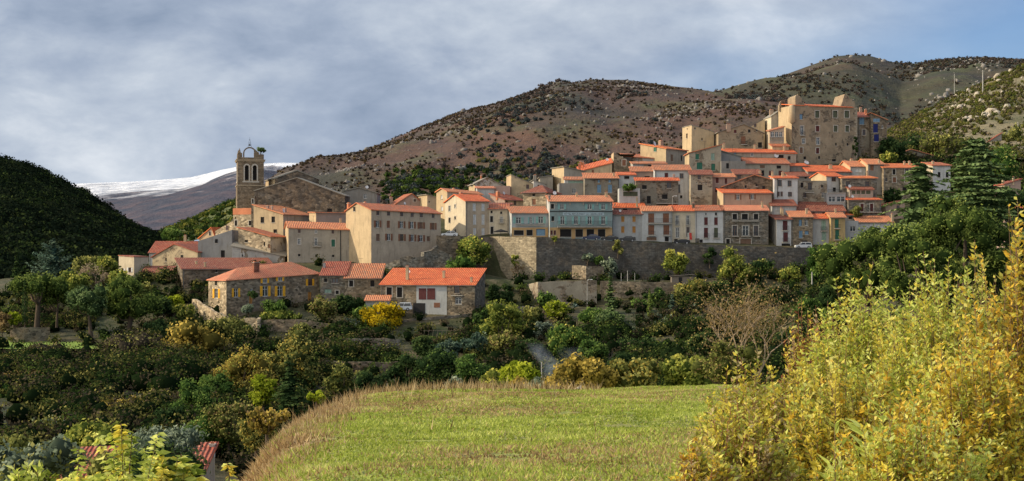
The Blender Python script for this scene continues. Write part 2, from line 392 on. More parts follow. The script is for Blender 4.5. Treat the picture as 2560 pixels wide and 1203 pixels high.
far_lines = [
 pl(200, [1010, 1005, 1010, 1040, 1060, 1075, 1100, 1115, 1115, 1090, 1040, 1000, 960, 880, 840]),
 pl(240, [930, 930, 935, 945, 950, 955, 965, 975, 975, 965, 950, 920, 890, 800, 760]),
 pl(262, [880, 885, 895, 900, 905, 905, 908, 912, 925, 905, 880, 860, 850, 760, 720]),
 pl(282, [855, 855, 850, 860, 862, 862, 862, 862, 862, 850, 835, 820, 790, 720, 690]),
 pl(300, [830, 820, 812, 805, 800, 797, 795, 795, 795, 800, 790, 775, 740, 690, 660]),
 pl(316, [800, 780, 760, 750, 745, 742, 740, 740, 745, 765, 765, 750, 700, 660, 630]),
 pl(326, [780, 750, 720, 700, 700, 700, 700, 700, 700, 700, 700, 700, 670, 640, 615]),
 pl(334, [770, 735, 700, 672, 670, 668, 665, 662, 665, 700, 698, 700, 690, 625, 605]),
 pl(339.3, [770, 732, 698, 668, 664, 660, 656, 655, 665, 700, 698, 700, 690, 620, 600]),
 pl(341.5, [770, 732, 698, 668, 664, 660, 656, 655, 640, 597, 605, 611, 625, 620, 600]),
 pl(346, [760, 725, 690, 655, 650, 645, 640, 632, 600, 592, 600, 608, 618, 605, 590]),
 pl(362, [750, 720, 680, 655, 640, 610, 580, 575, 560, 560, 565, 560, 545, 560, 560]),
 pl(380, [740, 715, 672, 645, 620, 570, 530, 530, 525, 515, 510, 500, 480, 520, 520]),
 pl(400, [735, 710, 668, 640, 610, 570, 525, 525, 520, 490, 455, 430, 420, 480, 480]),
 pl(420, [735, 705, 668, 640, 610, 560, 540, 540, 540, 490, 435, 385, 385, 440, 440]),
 pl(445, [730, 700, 668, 645, 635, 600, 590, 580, 570, 530, 450, 380, 370, 400, 400]),
 pl(480, [720, 695, 665, 640, 640, 630, 620, 610, 600, 560, 480, 400, 365, 370, 370]),
 pl(700, [700, 680, 655, 630, 630, 620, 600, 590, 560, 540, 500, 470, 440, 380, 360]),
 pl(1400, [700, 690, 660, 620, 620, 610, 600, 590, 580, 570, 540, 520, 500, 480, 460]),
]
MEADOW = Sheet([(l[0], l[1]) for l in near_lines], -500, 3060, amp=.16, scale=3.5, seed=3, zmode=True)
_k = np.exp(-.5*(np.arange(-12, 13)/4.5)**2); _k /= _k.sum()
for _i in range(len(MEADOW.Z)-1): MEADOW.Z[_i] = np.convolve(np.pad(MEADOW.Z[_i], 12, mode='edge'), _k, 'valid')
mY = np.concatenate([np.linspace(4, 16, 20), np.linspace(16.5, 64, 130), np.linspace(66, 150, 30)])
mo = MEADOW.build('meadow', 420, mY, M('meadow_grass', _meadow)); tag(mo, kind='structure')
GROUND = Sheet([near_lines[-1]]+far_lines, -500, 3060, amp=.5, scale=9, seed=5, zmode=True)
gY = np.concatenate([np.linspace(150, 300, 80), np.linspace(302, 345, 34), np.linspace(347, 480, 60), np.linspace(490, 1400, 20)])
go = GROUND.build('hillside', 420, gY, M('hillside_earth', _hillside)); tag(go, kind='structure')
def gz(px, Y): return float((MEADOW if Y < 150 else GROUND).z(np.array([float(px)]), np.array([float(Y)]))[0])

# one great sheet of ground out to the horizon, low under everything
mb = MB(); mb.quad([(-40000, -300, -140), (40000, -300, -140), (40000, 50000, -140), (-40000, 50000, -140)])
tag(mb.build('ground', M('far_ground', _hillside)), kind='structure')

# ------------------------------------------------------------------ hills and mountains
def hill(name, lines, u0, u1, nu, ny, mat, amp, scale, seed, ridged=.4, back=250, crest=None):
    sh = Sheet(lines, u0, u1, amp, scale, seed, ridged=ridged, crest=crest)
    Y0, Y1 = lines[0][0], lines[-1][0]
    o = sh.build(name, nu, np.linspace(Y0, Y1, ny), mat); tag(o, kind='structure'); return sh
def cap(l, dY, dpy):                        # the far side, falling away behind the ridge
    return (l[0]+dY, [(p[0], p[1]+dpy) for p in l[1]])
m_brown = M('heather_slope', _heath, (.056, .042, .038), (.095, .054, .038), (.036, .038, .028))
m_green = M('green_slope', _heath, (.040, .046, .026), (.070, .048, .036), (.034, .036, .028))
m_lit = M('maquis_slope', _heath, (.120, .110, .060), (.230, .195, .125), (.085, .088, .045), 3.2)
r1 = (1250, [(500, 640), (640, 500), (760, 448), (860, 408), (960, 362), (1050, 322), (1150, 285), (1250, 262), (1310, 240), (1355, 222), (1395, 207), (1430, 214), (1475, 202), (1560, 203), (1640, 212), (1720, 222), (1800, 236), (1900, 262), (2100, 300), (2400, 360)])
H1 = hill('brown_hill', [(620, [(500, 650), (700, 600), (900, 580), (1200, 560), (1500, 520), (1700, 470), (1900, 440), (2400, 440)]),
     (780, [(500, 645), (700, 545), (900, 500), (1100, 475), (1300, 455), (1500, 435), (1700, 400), (1900, 370), (2400, 420)]),
     (980, [(500, 640), (700, 490), (860, 440), (1000, 400), (1150, 365), (1300, 330), (1500, 310), (1700, 305), (1900, 310), (2400, 390)]),
     (1140, [(500, 640), (660, 500), (780, 445), (880, 412), (980, 372), (1080, 340), (1200, 300), (1300, 270), (1395, 240), (1500, 240), (1650, 245), (1800, 262), (2100, 310), (2400, 370)]),
     r1, cap(r1, 300, 60)], 500, 2400, 520, 260, m_brown, 34.0, 190, 11, .7, crest=(1250, 330))
r2 = (1750, [(1500, 300), (1700, 265), (1800, 243), (1860, 225), (1930, 202), (2000, 178), (2050, 160), (2090, 146), (2130, 143), (2180, 147), (2230, 160), (2290, 164), (2370, 152), (2450, 149), (2560, 155), (2900, 190)])
H2 = hill('rocky_hill', [(1000, [(1500, 480), (1750, 400), (1900, 380), (2100, 360), (2300, 380), (2600, 360), (2900, 350)]),
     (1250, [(1500, 400), (1750, 310), (1850, 285), (1950, 270), (2050, 275), (2150, 290), (2250, 330), (2350, 300), (2600, 280), (2900, 280)]),
     (1500, [(1500, 340), (1700, 280), (1850, 248), (1950, 228), (2050, 205), (2130, 200), (2200, 220), (2260, 240), (2330, 225), (2450, 210), (2600, 210), (2900, 230)]),
     r2, cap(r2, 400, 80)], 1500, 2900, 420, 220, m_green, 52.0, 260, 23, .7, crest=(1750, 420))
r3 = (720, [(2100, 420), (2215, 338), (2260, 310), (2330, 272), (2400, 238), (2480, 200), (2560, 160), (2700, 100), (3000, 10), (3300, -60)])
H3 = hill('maquis_hill', [(430, [(2100, 430), (2215, 415), (2300, 410), (2450, 400), (2560, 400), (2700, 390), (3300, 330)]),
     (520, [(2100, 425), (2215, 372), (2300, 345), (2400, 322), (2560, 290), (2700, 250), (3000, 190), (3300, 120)]),
     (620, [(2100, 424), (2215, 348), (2300, 305), (2400, 272), (2480, 240), (2560, 215), (2700, 160), (3000, 90), (3300, 30)]),
     r3, cap(r3, 250, 90)], 2100, 3300, 300, 180, m_lit, 2.2, 30, 31, .3)
r4 = (800, [(-900, 60), (-500, 210), (-200, 320), (0, 402), (60, 420), (120, 448), (180, 482), (240, 520), (300, 556), (345, 580), (400, 605), (450, 640), (520, 680)])
H4 = hill('wooded_hill', [(425, [(-900, 760), (-500, 755), (-200, 750), (0, 745), (200, 735), (400, 720), (520, 715)]),
     (560, [(-900, 400), (-500, 440), (-200, 520), (0, 545), (200, 600), (330, 645), (400, 655), (520, 690)]),
     (680, [(-900, 200), (-500, 300), (-200, 410), (0, 465), (120, 505), (240, 565), (345, 612), (400, 630), (520, 690)]),
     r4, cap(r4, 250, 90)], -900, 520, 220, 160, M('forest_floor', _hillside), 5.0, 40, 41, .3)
r5 = (1500, [(300, 640), (400, 583), (470, 555), (530, 528), (590, 506), (650, 505), (720, 505), (800, 505), (1000, 505)])
H5 = hill('green_ridge', [(700, [(300, 660), (400, 640), (500, 610), (600, 590), (800, 560), (1000, 560)]),
     (1000, [(300, 650), (400, 605), (500, 570), (600, 530), (700, 500), (800, 490), (1000, 480)]),
     r5, cap(r5, 300, 60)], 300, 1000, 160, 100, M('green_ridge_slope', _heath, (.075, .105, .030), (.11, .125, .045), (.06, .075, .03), 1.5), 8, 80, 51, .4)
r6 = (5200, [(100, 640), (170, 560), (250, 532), (300, 517), (350, 503), (420, 496), (500, 472), (560, 446), (620, 424), (700, 424), (800, 445), (1000, 450)])
H6 = hill('mauve_ridge', [(3000, [(100, 680), (280, 600), (400, 585), (500, 575), (600, 560), (800, 540), (1000, 540)]),
     (4000, [(100, 660), (220, 560), (330, 535), (420, 510), (520, 490), (620, 480), (800, 490), (1000, 490)]),
     r6, cap(r6, 900, 30)], 100, 1000, 240, 120, M('snow_dusted', _snow), 26, 420, 61, .6)
r7 = (9000, [(0, 500), (140, 465), (200, 459), (300, 454), (400, 449), (480, 443), (560, 425), (620, 414), (700, 406), (790, 406), (850, 401), (950, 410), (1100, 450)])
H7 = hill('snow_mountain', [(6200, [(0, 600), (200, 540), (400, 520), (600, 500), (800, 480), (1100, 500)]),
     (7600, [(0, 540), (150, 490), (300, 482), (450, 476), (600, 455), (800, 440), (1100, 480)]),
     r7, cap(r7, 1200, 30)], 0, 1100, 220, 100, M('snow_dusted', _snow), 14, 800, 71, .5)
# ------------------------------------------------------------------ house builder
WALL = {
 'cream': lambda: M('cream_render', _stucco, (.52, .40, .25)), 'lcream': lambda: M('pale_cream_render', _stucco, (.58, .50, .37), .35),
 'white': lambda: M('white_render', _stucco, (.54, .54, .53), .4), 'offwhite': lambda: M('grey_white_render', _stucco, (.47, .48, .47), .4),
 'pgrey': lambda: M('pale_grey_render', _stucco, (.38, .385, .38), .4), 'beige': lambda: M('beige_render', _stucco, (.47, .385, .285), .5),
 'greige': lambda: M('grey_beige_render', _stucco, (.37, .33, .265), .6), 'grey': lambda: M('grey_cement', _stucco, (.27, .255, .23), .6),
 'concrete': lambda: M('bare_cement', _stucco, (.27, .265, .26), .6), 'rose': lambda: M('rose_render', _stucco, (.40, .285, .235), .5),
 'salmon': lambda: M('salmon_render', _stucco, (.42, .30, .22), .35), 'ochre': lambda: M('ochre_render', _stucco, (.44, .32, .15), .35),
 'blue': lambda: M('faded_blue_render', _stucco, (.235, .30, .30), .5), 'lblue': lambda: M('pale_blue_render', _stucco, (.37, .40, .41), .4),
 'stone': lambda: M('rubble_stone', _stone, (.23, .19, .135)), 'dstone': lambda: M('dark_rubble_stone', _stone, (.135, .115, .090)),
 'lstone': lambda: M('sunlit_rubble_stone', _stone, (.44, .36, .25), 1.4, (.34, .28, .19)), 'gstone': lambda: M('grey_rubble_stone', _stone, (.17, .165, .145), 1.9),  # paler copy of the rubble stone, sunlight put into its colour
 'patch': lambda: M('peeling_render', _patchy, (.38, .33, .25), (.24, .19, .14)), 'dpatch': lambda: M('peeling_grey_render', _patchy, (.24, .215, .17), (.14, .115, .09), .5),
 'lpatch': lambda: M('peeling_cream_render', _patchy, (.50, .40, .26), (.34, .28, .19), .57), 'wpatch': lambda: M('peeling_pale_render', _patchy, (.45, .43, .40), (.25, .21, .16), .54),
 'castle': lambda: M('castle_render', _patchy, (.335, .26, .175), (.15, .12, .09), .555, 1.3), 'church': lambda: M('church_stone', _stone, (.125, .105, .085), 1.1, (.10, .085, .07)),
 'tower': lambda: M('tower_stone', _ashlar, (.25, .195, .135)), 'lramp': lambda: M('sunlit_rampart_stone', _ashlar, (.40, .34, .24)), 'rampart': lambda: M('rampart_stone', _ashlar, (.125, .12, .11)),
 'terra': lambda: M('terracotta_render', _stucco, (.55, .21, .11), .2), 'brick': lambda: M('red_brick', _stone, (.26, .085, .055), 3.0, (.2, .12, .09)),
}
ROOF = {'tile': lambda: M('clay_tiles', _tile), 'tile1': lambda: M('orange_clay_tiles', _tile, (.76, .23, .07), (.42, .10, .04), .15), 'tile2': lambda: M('sunbleached_clay_tiles', _tile, (.70, .28, .13), (.42, .14, .07), .35),
 'tile3': lambda: M('mossy_clay_tiles', _tile, (.60, .17, .07), (.27, .08, .045), .6), 'old': lambda: M('weathered_clay_tiles', _tile, (.62, .22, .10), (.33, .12, .06), .75),
 'dark': lambda: M('brown_clay_tiles', _tile, (.30, .085, .05), (.17, .05, .035), .35), 'red': lambda: M('red_clay_tiles', _tile, (.36, .085, .05), (.20, .05, .032), .3),
 'pink': lambda: M('pale_clay_tiles', _tile, (.66, .27, .15), (.50, .16, .09), .3), 'slab': lambda: M('stone_slabs', _stucco, (.26, .24, .20), .6)}
PC = {'y': (.80, .42, .03), 'o': (.42, .20, .05), 'r': (.23, .105, .06), 'd': (.11, .03, .03), 'g': (.035, .15, .10), 't': (.22, .40, .38),
 'b': (.15, .26, .38), 'n': (.01, .018, .13), 'w': (.62, .63, .63), 'p': (.25, .36, .30), 's': (.20, .12, .08), 'k': (.02, .02, .022), 'v': (.09, .10, .06), 'e': (.45, .40, .32)}
def paint(c): return M('paint_'+c, _plain, PC[c], .7)
GLASS = lambda: M('window_glass', _glass); DARK = lambda: M('interior_shade', _plain, (.018, .016, .016), .9)  # near-black panel stands in for the unlit interior behind openings
IRON = lambda: M('wrought_iron', _plain, (.03, .035, .04), .6); SURR = lambda: M('stone_surround', _plain, (.46, .42, .36), .9)
FRW = lambda: M('white_frame', _plain, (.60, .60, .58), .5); FRB = lambda: M('brown_frame', _plain, (.13, .06, .04), .6)
DISHM = lambda: M('white_dish', _plain, (.68, .69, .70), .45)

def wall_face(mb, O, U, N, L, zb, top, openings, mi=0, rev=.22):
    P = lambda a, z, n=0: (O[0]+U[0]*a+N[0]*n, O[1]+U[1]*a+N[1]*n, O[2]+z)
    hmin = min(p[1] for p in top)
    ops = [o for o in openings if o[0] > .02 and o[1] < L-.02 and o[3] < hmin-.02 and o[2] > zb]
    xs = sorted({0, L, *[o[0] for o in ops], *[o[1] for o in ops]}); zs = sorted({zb, hmin, *[o[2] for o in ops], *[o[3] for o in ops]})
    for x0, x1 in zip(xs, xs[1:]):
        if x1-x0 < 1e-5: continue
        run = None
        for z0, z1 in list(zip(zs, zs[1:])):
            hole = any(o[0] < (x0+x1)/2 < o[1] and o[2] < (z0+z1)/2 < o[3] for o in ops)
            if not hole: run = (run[0], z1) if run else (z0, z1)
            if (hole or z1 == zs[-1]) and run:
                mb.quad([P(x0, run[0]), P(x1, run[0]), P(x1, run[1]), P(x0, run[1])], mi); run = None
    for a0, a1, z0, z1 in ops:
        for q in ([(a0, z0), (a1, z0)], [(a1, z0), (a1, z1)], [(a1, z1), (a0, z1)], [(a0, z1), (a0, z0)]):
            mb.quad([P(q[0][0], q[0][1]), P(q[1][0], q[1][1]), P(q[1][0], q[1][1], -rev), P(q[0][0], q[0][1], -rev)], mi)
        mb.quad([P(a0, z0, -rev), P(a1, z0, -rev), P(a1, z1, -rev), P(a0, z1, -rev)], mi)
    if max(p[1] for p in top) > hmin+1e-4:
        pts = [P(0, hmin), P(L, hmin)] + [P(a, z) for a, z in reversed(top) if z > hmin+1e-4]
        if len(pts) >= 3: mb.quad(pts, mi)
    return ops

class House:
    def face(s, which):
        w, d = s.w, s.d
        return {'F': ((0, 0, 0), (1, 0, 0), (0, -1, 0), w), 'L': ((0, d, 0), (0, -1, 0), (-1, 0, 0), d),
                'R': ((w, 0, 0), (0, 1, 0), (1, 0, 0), d), 'K': ((w, d, 0), (-1, 0, 0), (0, 1, 0), w)}[which]
    def pick(s, px, py, face):               # photo pixel -> (a, z) on a wall
        O, U, N, L = s.face(face); c, sn = math.cos(s.yaw), math.sin(s.yaw)
        wd = lambda v: Vector((v[0]*c-v[1]*sn, v[0]*sn+v[1]*c, 0))
        Ow = s.loc+wd(O); Uw = wd(U); k = (px-CX)/F
        a = (k*Ow.y-Ow.x)/(Uw.x-k*Uw.y); Y = Ow.y+Uw.y*a
        return a, (HZ-py)/F*Y-s.loc.z, Y
    def rz(s, fs, ft):
        z = s.h+s.tilt*fs; pk = s.pk; r = s.rise
        if s.prof == 'back': z += r*ft
        elif s.prof == 'front': z += r*(1-ft)
        elif s.prof == 'ridge': z += r*(ft/pk if ft < pk else (1-ft)/(1-pk))
        elif s.prof == 'gable': z += r*(fs/pk if fs < pk else (1-fs)/(1-pk))
        elif s.prof == 'left': z += r*(1-fs)
        elif s.prof == 'right': z += r*fs
        elif s.prof == 'hip':
            dx = min(fs*s.w, (1-fs)*s.w)/max(.1, s.hipd); dy = min(ft, 1-ft)*2
            z += r*min(1, dx, dy)
        return z

def H(name, label, B, C, Y, eave, base, A=None, D=None, yaw=0, prof='ridge', rise=15, pk=.5, d=None, eave2=None, wall='greige', lwall=None,
      roof='tile', wins=(), chims=(), dishes=(), bal=(), ov=.35, cat='house', parent=None, down=4.0, group=None, hipd=4.0, thick=.2, extra=None, awn=()):
    if A is not None or D is not None:       # turn the house so that its visible side wall is as wide as it should be
        rm = rise/F*Y; tgt = d or ({'back': rm/math.tan(R(17)), 'ridge': 2*rm/math.tan(R(17))}.get(prof, 8.0)); tgt = min(12, max(5.0, tgt)); best = None
        for q in range(-130, 131):
            yy = R(q*.5); c, sn = math.cos(yy), math.sin(yy); xB = (B-CX)/F*Y; kc = (C-CX)/F
            if abs(c-kc*sn) < .1: continue
            w0 = (kc*Y-xB)/(c-kc*sn)
            if not 1 < w0 < 45: continue
            xx, Yq, kk = (xB, Y, (A-CX)/F) if A is not None else (xB+w0*c, Y+w0*sn, (D-CX)/F)
            if abs(sn+kk*c) < 1e-3: continue
            dd = (xx-kk*Yq)/(sn+kk*c)
            if not 2.5 < dd < 26: continue
            sc_ = abs(dd-tgt)*1.0+.12*abs(q*.5-yaw)
            if best is None or sc_ < best[0]: best = (sc_, q*.5, dd)
        if best: yaw = best[1]; d = best[2]
        else: print('NOYAW', label)
    if roof == 'tile': roof = ('tile', 'tile1', 'tile2', 'tile3', 'tile', 'tile2')[(len(label or '')*7+int(B)) % 6]
    s = House(); s.yaw = R(yaw); c, sn = math.cos(s.yaw), math.sin(s.yaw)
    xB = (B-CX)/F*Y; kc = (C-CX)/F; s.w = (kc*Y-xB)/(c-kc*sn)
    s.loc = Vector((xB, Y, (HZ-base)/F*Y)); s.h = (base-eave)/F*Y; s.rise = rise/F*Y; s.pk = pk; s.prof = prof; s.hipd = hipd
    xC, YC = xB+s.w*c, Y+s.w*sn
    s.tilt = ((HZ-eave2)/F*YC-s.loc.z-s.h) if eave2 is not None else 0.0
    if d is not None: s.d = d
    elif A is not None: ka = (A-CX)/F; s.d = (xB-ka*Y)/(sn+ka*c)
    elif D is not None: kd = (D-CX)/F; s.d = (xC-kd*YC)/(sn+kd*c)
    else: s.d = {'back': s.rise/math.tan(R(17)), 'ridge': 2*s.rise/math.tan(R(17))}.get(prof, 7.0)
    if not (1.5 < s.d < 30): print('DEPTH?', label, s.d); s.d = 7.0
    w_, d_ = s.w, s.d
    par = parent
    root = empty(name, s.loc, s.yaw)
    if par is None: tag(root, label, cat, group)
    else:
        root.parent = par; root.matrix_parent_inverse = Matrix.Identity(4)
        root.location = par.matrix_basis.inverted() @ s.loc; root.rotation_euler = (0, 0, s.yaw-par.rotation_euler[2])
    s.root = root
    # walls
    opn = {'F': [], 'L': [], 'R': [], 'K': []}; wl = []
    for wn in wins:
        px, py, ww, hh, kind = wn[:5]
        face = 'F'
        a, z, Yw = s.pick(px, py, 'F')
        if a < 0: face = 'L'
        elif a > w_: face = 'R'
        if len(wn) > 5: face = wn[5]
        a0, z0, _ = s.pick(px-ww/2, py+hh/2, face); a1, z1, _ = s.pick(px+ww/2, py-hh/2, face)
        if a1-a0 > 8 or a1-a0 < .15: print('WIN?', label, px, py, a1-a0); continue
        L = s.face(face)[3]
        if a0 < 0.1: a1 += .1-a0; a0 = .1
        if a1 > L-.1: a0 -= a1-L+.1; a1 = L-.1
        opn[face].append((a0, a1, z0, z1)); wl.append((face, a0, a1, z0, z1, kind))
    mb = MB()
    tops = {'F': [(0, s.rz(0, 0)), (w_, s.rz(1, 0))], 'K': [(0, s.rz(1, 1)), (w_, s.rz(0, 1))],
            'L': [(0, s.rz(0, 1)), (d_, s.rz(0, 0))], 'R': [(0, s.rz(1, 0)), (d_, s.rz(1, 1))]}
    if prof == 'gable':
        tops['F'].insert(1, (w_*pk, s.rz(pk, 0))); tops['K'].insert(1, (w_*(1-pk), s.rz(pk, 1)))
    if prof == 'ridge':
        tops['L'].insert(1, (d_*(1-pk), s.rz(0, pk))); tops['R'].insert(1, (d_*pk, s.rz(1, pk)))
    good = {}
    for k in 'FLRK':
        O, U, N, L = s.face(k)
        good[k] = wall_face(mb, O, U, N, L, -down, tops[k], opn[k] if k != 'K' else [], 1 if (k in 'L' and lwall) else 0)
    if prof in ('flat',):
        mb.quad([(0, 0, s.h-.5), (w_, 0, s.h-.5), (w_, d_, s.h-.5), (0, d_, s.h-.5)], 0)
    wm = [WALL[wall]()] + ([WALL[lwall]()] if lwall else [])  # most left walls get a lighter render, sunlight put into the colour
    s.wall = mb.build('wall', wm, root)
    # roof
    s.roofo = None
    if prof != 'flat':
        mb = MB(); ss = [0, 1]; ts = [0, 1]
        if prof == 'ridge': ts = [0, pk, 1]
        if prof == 'gable': ss = [0, pk, 1]
        if prof == 'hip':
            hx = min(.5, hipd/w_); e = ov
            zr = s.h+s.rise; P = [(-e, -e, s.h-.05), (w_+e, -e, s.h-.05+s.tilt), (w_+e, d_+e, s.h-.05+s.tilt), (-e, d_+e, s.h-.05), (hx*w_, d_/2, zr), (w_*(1-hx), d_/2, zr+s.tilt)]
            sl_ = math.hypot(d_/2, s.rise)
            mb.quad([P[0], P[1], P[5], P[4]], 0, [(0, 0), (w_, 0), (w_*(1-hx), sl_), (w_*hx, sl_)])
            mb.quad([P[2], P[3], P[4], P[5]], 0, [(0, 0), (w_, 0), (w_*(1-hx), sl_), (w_*hx, sl_)])
            mb.quad([P[3], P[0], P[4]], 0, [(0, 0), (d_, 0), (d_/2, sl_)]); mb.quad([P[1], P[2], P[5]], 0, [(0, 0), (d_, 0), (d_/2, sl_)])
            q = [(p[0], p[1], p[2]-.15) for p in P[:4]]
            mb.quad([q[3], q[2], q[1], q[0]])
            for i in range(4): mb.quad([q[i], q[(i+1) % 4], P[(i+1) % 4], P[i]])
        else:
            for i in range(len(ss)-1):
                for j in range(len(ts)-1):
                    s0, s1, t0, t1 = ss[i], ss[i+1], ts[j], ts[j+1]
                    e0 = 1e-4
                    def zz(fs, ft):             # linear over this patch, continued past its edge
                        ms, mt = (s0+s1)/2, (t0+t1)/2
                        zc = s.rz(ms, mt); gs = (s.rz(ms+e0, mt)-s.rz(ms-e0, mt))/(2*e0); gt = (s.rz(ms, mt+e0)-s.rz(ms, mt-e0))/(2*e0)
                        return zc+gs*(fs-ms)+gt*(ft-mt)
                    a0 = s0-(ov/w_ if s0 == 0 else 0); a1 = s1+(ov/w_ if s1 == 1 else 0)
                    b0 = t0-(ov/d_ if t0 == 0 else 0); b1 = t1+(ov/d_ if t1 == 1 else 0)
                    cs = [(a0, b0), (a1, b0), (a1, b1), (a0, b1)]
                    lo = [(a*w_, b*d_, zz(a, b)+.01) for a, b in cs]; hi = [(a*w_, b*d_, zz(a, b)+.01+thick) for a, b in cs]
                    if prof in ('gable', 'left', 'right'): uv = [(b*d_, a*w_*1.05) for a, b in cs]
                    else: uv = [(a*w_, b*d_*1.05) for a, b in cs]
                    mb.quad(hi, 0, uv); mb.quad([lo[3], lo[2], lo[1], lo[0]])
                    for k in range(4): mb.quad([lo[k], lo[(k+1) % 4], hi[(k+1) % 4], hi[k]])
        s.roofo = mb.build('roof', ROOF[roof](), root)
    # windows
    for face, a0, a1, z0, z1, kind in wl:
        O, U, N, L = s.face(face); rec = (a0, a1, z0, z1) in good[face]
        mb = MB(); k = kind.split('/')[0].replace('+', ''); sur = '+' in kind; sh = kind.split('/')[1][0] if '/' in kind else None
        b = -.20 if rec else .03                    # recessed in its opening, or (high in a gable) set on the wall
        fr = .09; n0, n1 = b, b+.06
        if k[0] in 'WB':
            mb.wbox(O, U, N, a0, a1, z0, z1, b-.01, b+.012, 1)
            for q in ((a0, a0+fr, z0, z1), (a1-fr, a1, z0, z1), (a0, a1, z0, z0+fr), (a0, a1, z1-fr, z1)): mb.wbox(O, U, N, *q, n0, n1+.002*(q[2] == z0 and q[3] == z1), 0)
            if a1-a0 > .55: mb.wbox(O, U, N, (a0+a1)/2-.06, (a0+a1)/2+.06, z0+fr, z1-fr, n0, n1-.01, 0)
            if z1-z0 > 1.1: mb.wbox(O, U, N, a0+fr, a1-fr, z0+(z1-z0)*.66-.03, z0+(z1-z0)*.66+.03, n0, n1-.02, 0)
        elif k[0] == 'D':
            mb.wbox(O, U, N, a0, a1, z0, z1, b-.01, b+.012, 1)
            for q in ((a0, a0+.07, z0, z1), (a1-.07, a1, z0, z1), (a0, a1, z1-.07, z1)): mb.wbox(O, U, N, *q, n0, n1+.002*(q[2] == z0), 0)
        elif k[0] == 'C':
            mb.wbox(O, U, N, a0, a1, z0, z1, b-.01, b+.05, 0)
            m_ = (a0+a1)/2
            for q in ((a0+.06, m_-.04), (m_+.04, a1-.06)):
                if q[1]-q[0] > .15:
                    nz = max(2, int((z1-z0)/.3))
                    for i in range(nz):
                        za = z0+.06+(z1-z0-.12)*i/nz; mb.wbox(O, U, N, q[0], q[1], za, za+(z1-z0-.12)/nz*.7, b+.05, b+.085, 0)
            mb.wbox(O, U, N, m_-.015, m_+.015, z0, z1, b+.05, b+.055, 1)
        if sur:
            e = .20
            for q in ((a0-e, a0, z0-.12, z1+e), (a1, a1+e, z0-.12, z1+e), (a0, a1, z1, z1+e), (a0, a1, z0-.15, z0)): mb.wbox(O, U, N, *q, -.02, .045 if q[0] < a0 or q[1] > a1 else .05, 2)
        else: mb.wbox(O, U, N, a0-.1, a1+.1, z0-.12, z0, -.02, .10, 2)
        fm = FRB() if k[0] == 'B' else FRW() if k[0] == 'W' else IRON() if k[0] == 'D' else paint(k[1])
        gm = DARK() if k[0] in 'DC' else GLASS()
        if len(k) > 1 and k[0] == 'D': gm = paint(k[1])
        big = (a1-a0) > 2.0 and z0 < 1.0
        wo_ = mb.build('garage_door' if (k[0] == 'C' and big) else 'window', [fm, gm, SURR()], root)
        if sh:
            sw = max(.32, (a1-a0)*.48)
            for q in ((a0-sw-.04, a0-.04), (a1+.04, a1+sw+.04)):
                m2 = MB(); m2.wbox(O, U, N, q[0], q[1], z0, z1, .02, .07, 0)
                nz = max(3, int((z1-z0)/.25))
                for i in range(nz):
                    za = z0+.08+(z1-z0-.16)*i/nz; m2.wbox(O, U, N, q[0]+.06, q[1]-.06, za, za+(z1-z0-.16)/nz*.6, .07, .095, 0)
                m2.build('shutter', paint(sh), root)
    # balconies: (px0, px1, py_floor, py_rail)
    for bl in bal:
        px0, px1, pf, pr = bl[:4]
        a0, zf, _ = s.pick(px0, pf, 'F'); a1, zr, _ = s.pick(px1, pr, 'F'); dep = bl[4] if len(bl) > 4 else .8
        O, U, N, L = s.face('F'); mb = MB()
        mb.wbox(O, U, N, a0, a1, zf-.18, zf, 0, dep, 1)
        mb.wbox(O, U, N, a0, a1, zr-.05, zr, dep-.06, dep-.01, 0); mb.wbox(O, U, N, a0, a1, zf+.08, zf+.12, dep-.06, dep-.01, 0)
        for q in (a0+.02, a1-.06): mb.wbox(O, U, N, q, q+.04, zr-.05, zr, 0, dep-.06, 0)
        n = max(4, int((a1-a0)/.22))
        for i in range(n+1):
            a = a0+(a1-a0-.03)*i/n; mb.wbox(O, U, N, a, a+.03, zf, zr-.05, dep-.05, dep-.02, 0)
        mb.build('balcony', [IRON(), SURR()], root)
    # chimneys: (px, py_top, py_base, width px, kind)
    def onroof(px, pyb):
        best = None
        for i in range(0, 41):
            ft = i/40*(.5 if prof == 'hip' else 1)
            for j in range(0, 41):
                fs = j/40; lx, ly, lz = fs*w_, ft*d_, s.rz(fs, ft)
                X = s.loc.x+lx*c-ly*sn; YY = s.loc.y+lx*sn+ly*c; Z = s.loc.z+lz
                e = (CX+X/YY*F-px)**2+(HZ-Z/YY*F-pyb)**2
                if best is None or e < best[0]-1e-3: best = (e, lx, ly, lz, YY)
        return best
    s.onroof = onroof
    pr = s.roofo or s.wall
    for ch in chims:
        px, pt, pb = ch[:3]; wp = ch[3] if len(ch) > 3 else 7; km = ch[4] if len(ch) > 4 else 'cream'
        _, lx, ly, lz, YY = onroof(px, pb); hw = wp/F*YY/2; zt = lz+(pb-pt)/F*YY
        mb = MB(); dd = min(hw, .35) if hw < .5 else hw*.6
        lx = min(max(lx, hw*.6), w_-hw*.6)
        mb.box(lx-hw, lx+hw, ly-dd, ly+dd, lz-.8, zt-.28, 0); mb.box(lx-hw-.08, lx+hw+.08, ly-dd-.08, ly+dd+.08, zt-.28, zt-.18, 1)
        n = 2 if hw < .45 else 4
        for i in range(n):
            xa = lx-hw*.8+i*(hw*1.6)/n; mb.box(xa+.04, xa+hw*1.6/n-.04, ly-dd*.7, ly+dd*.7, zt-.18, zt, 2)
        mb.build('chimney', [WALL[km](), SURR(), WALL['terra']()], pr)
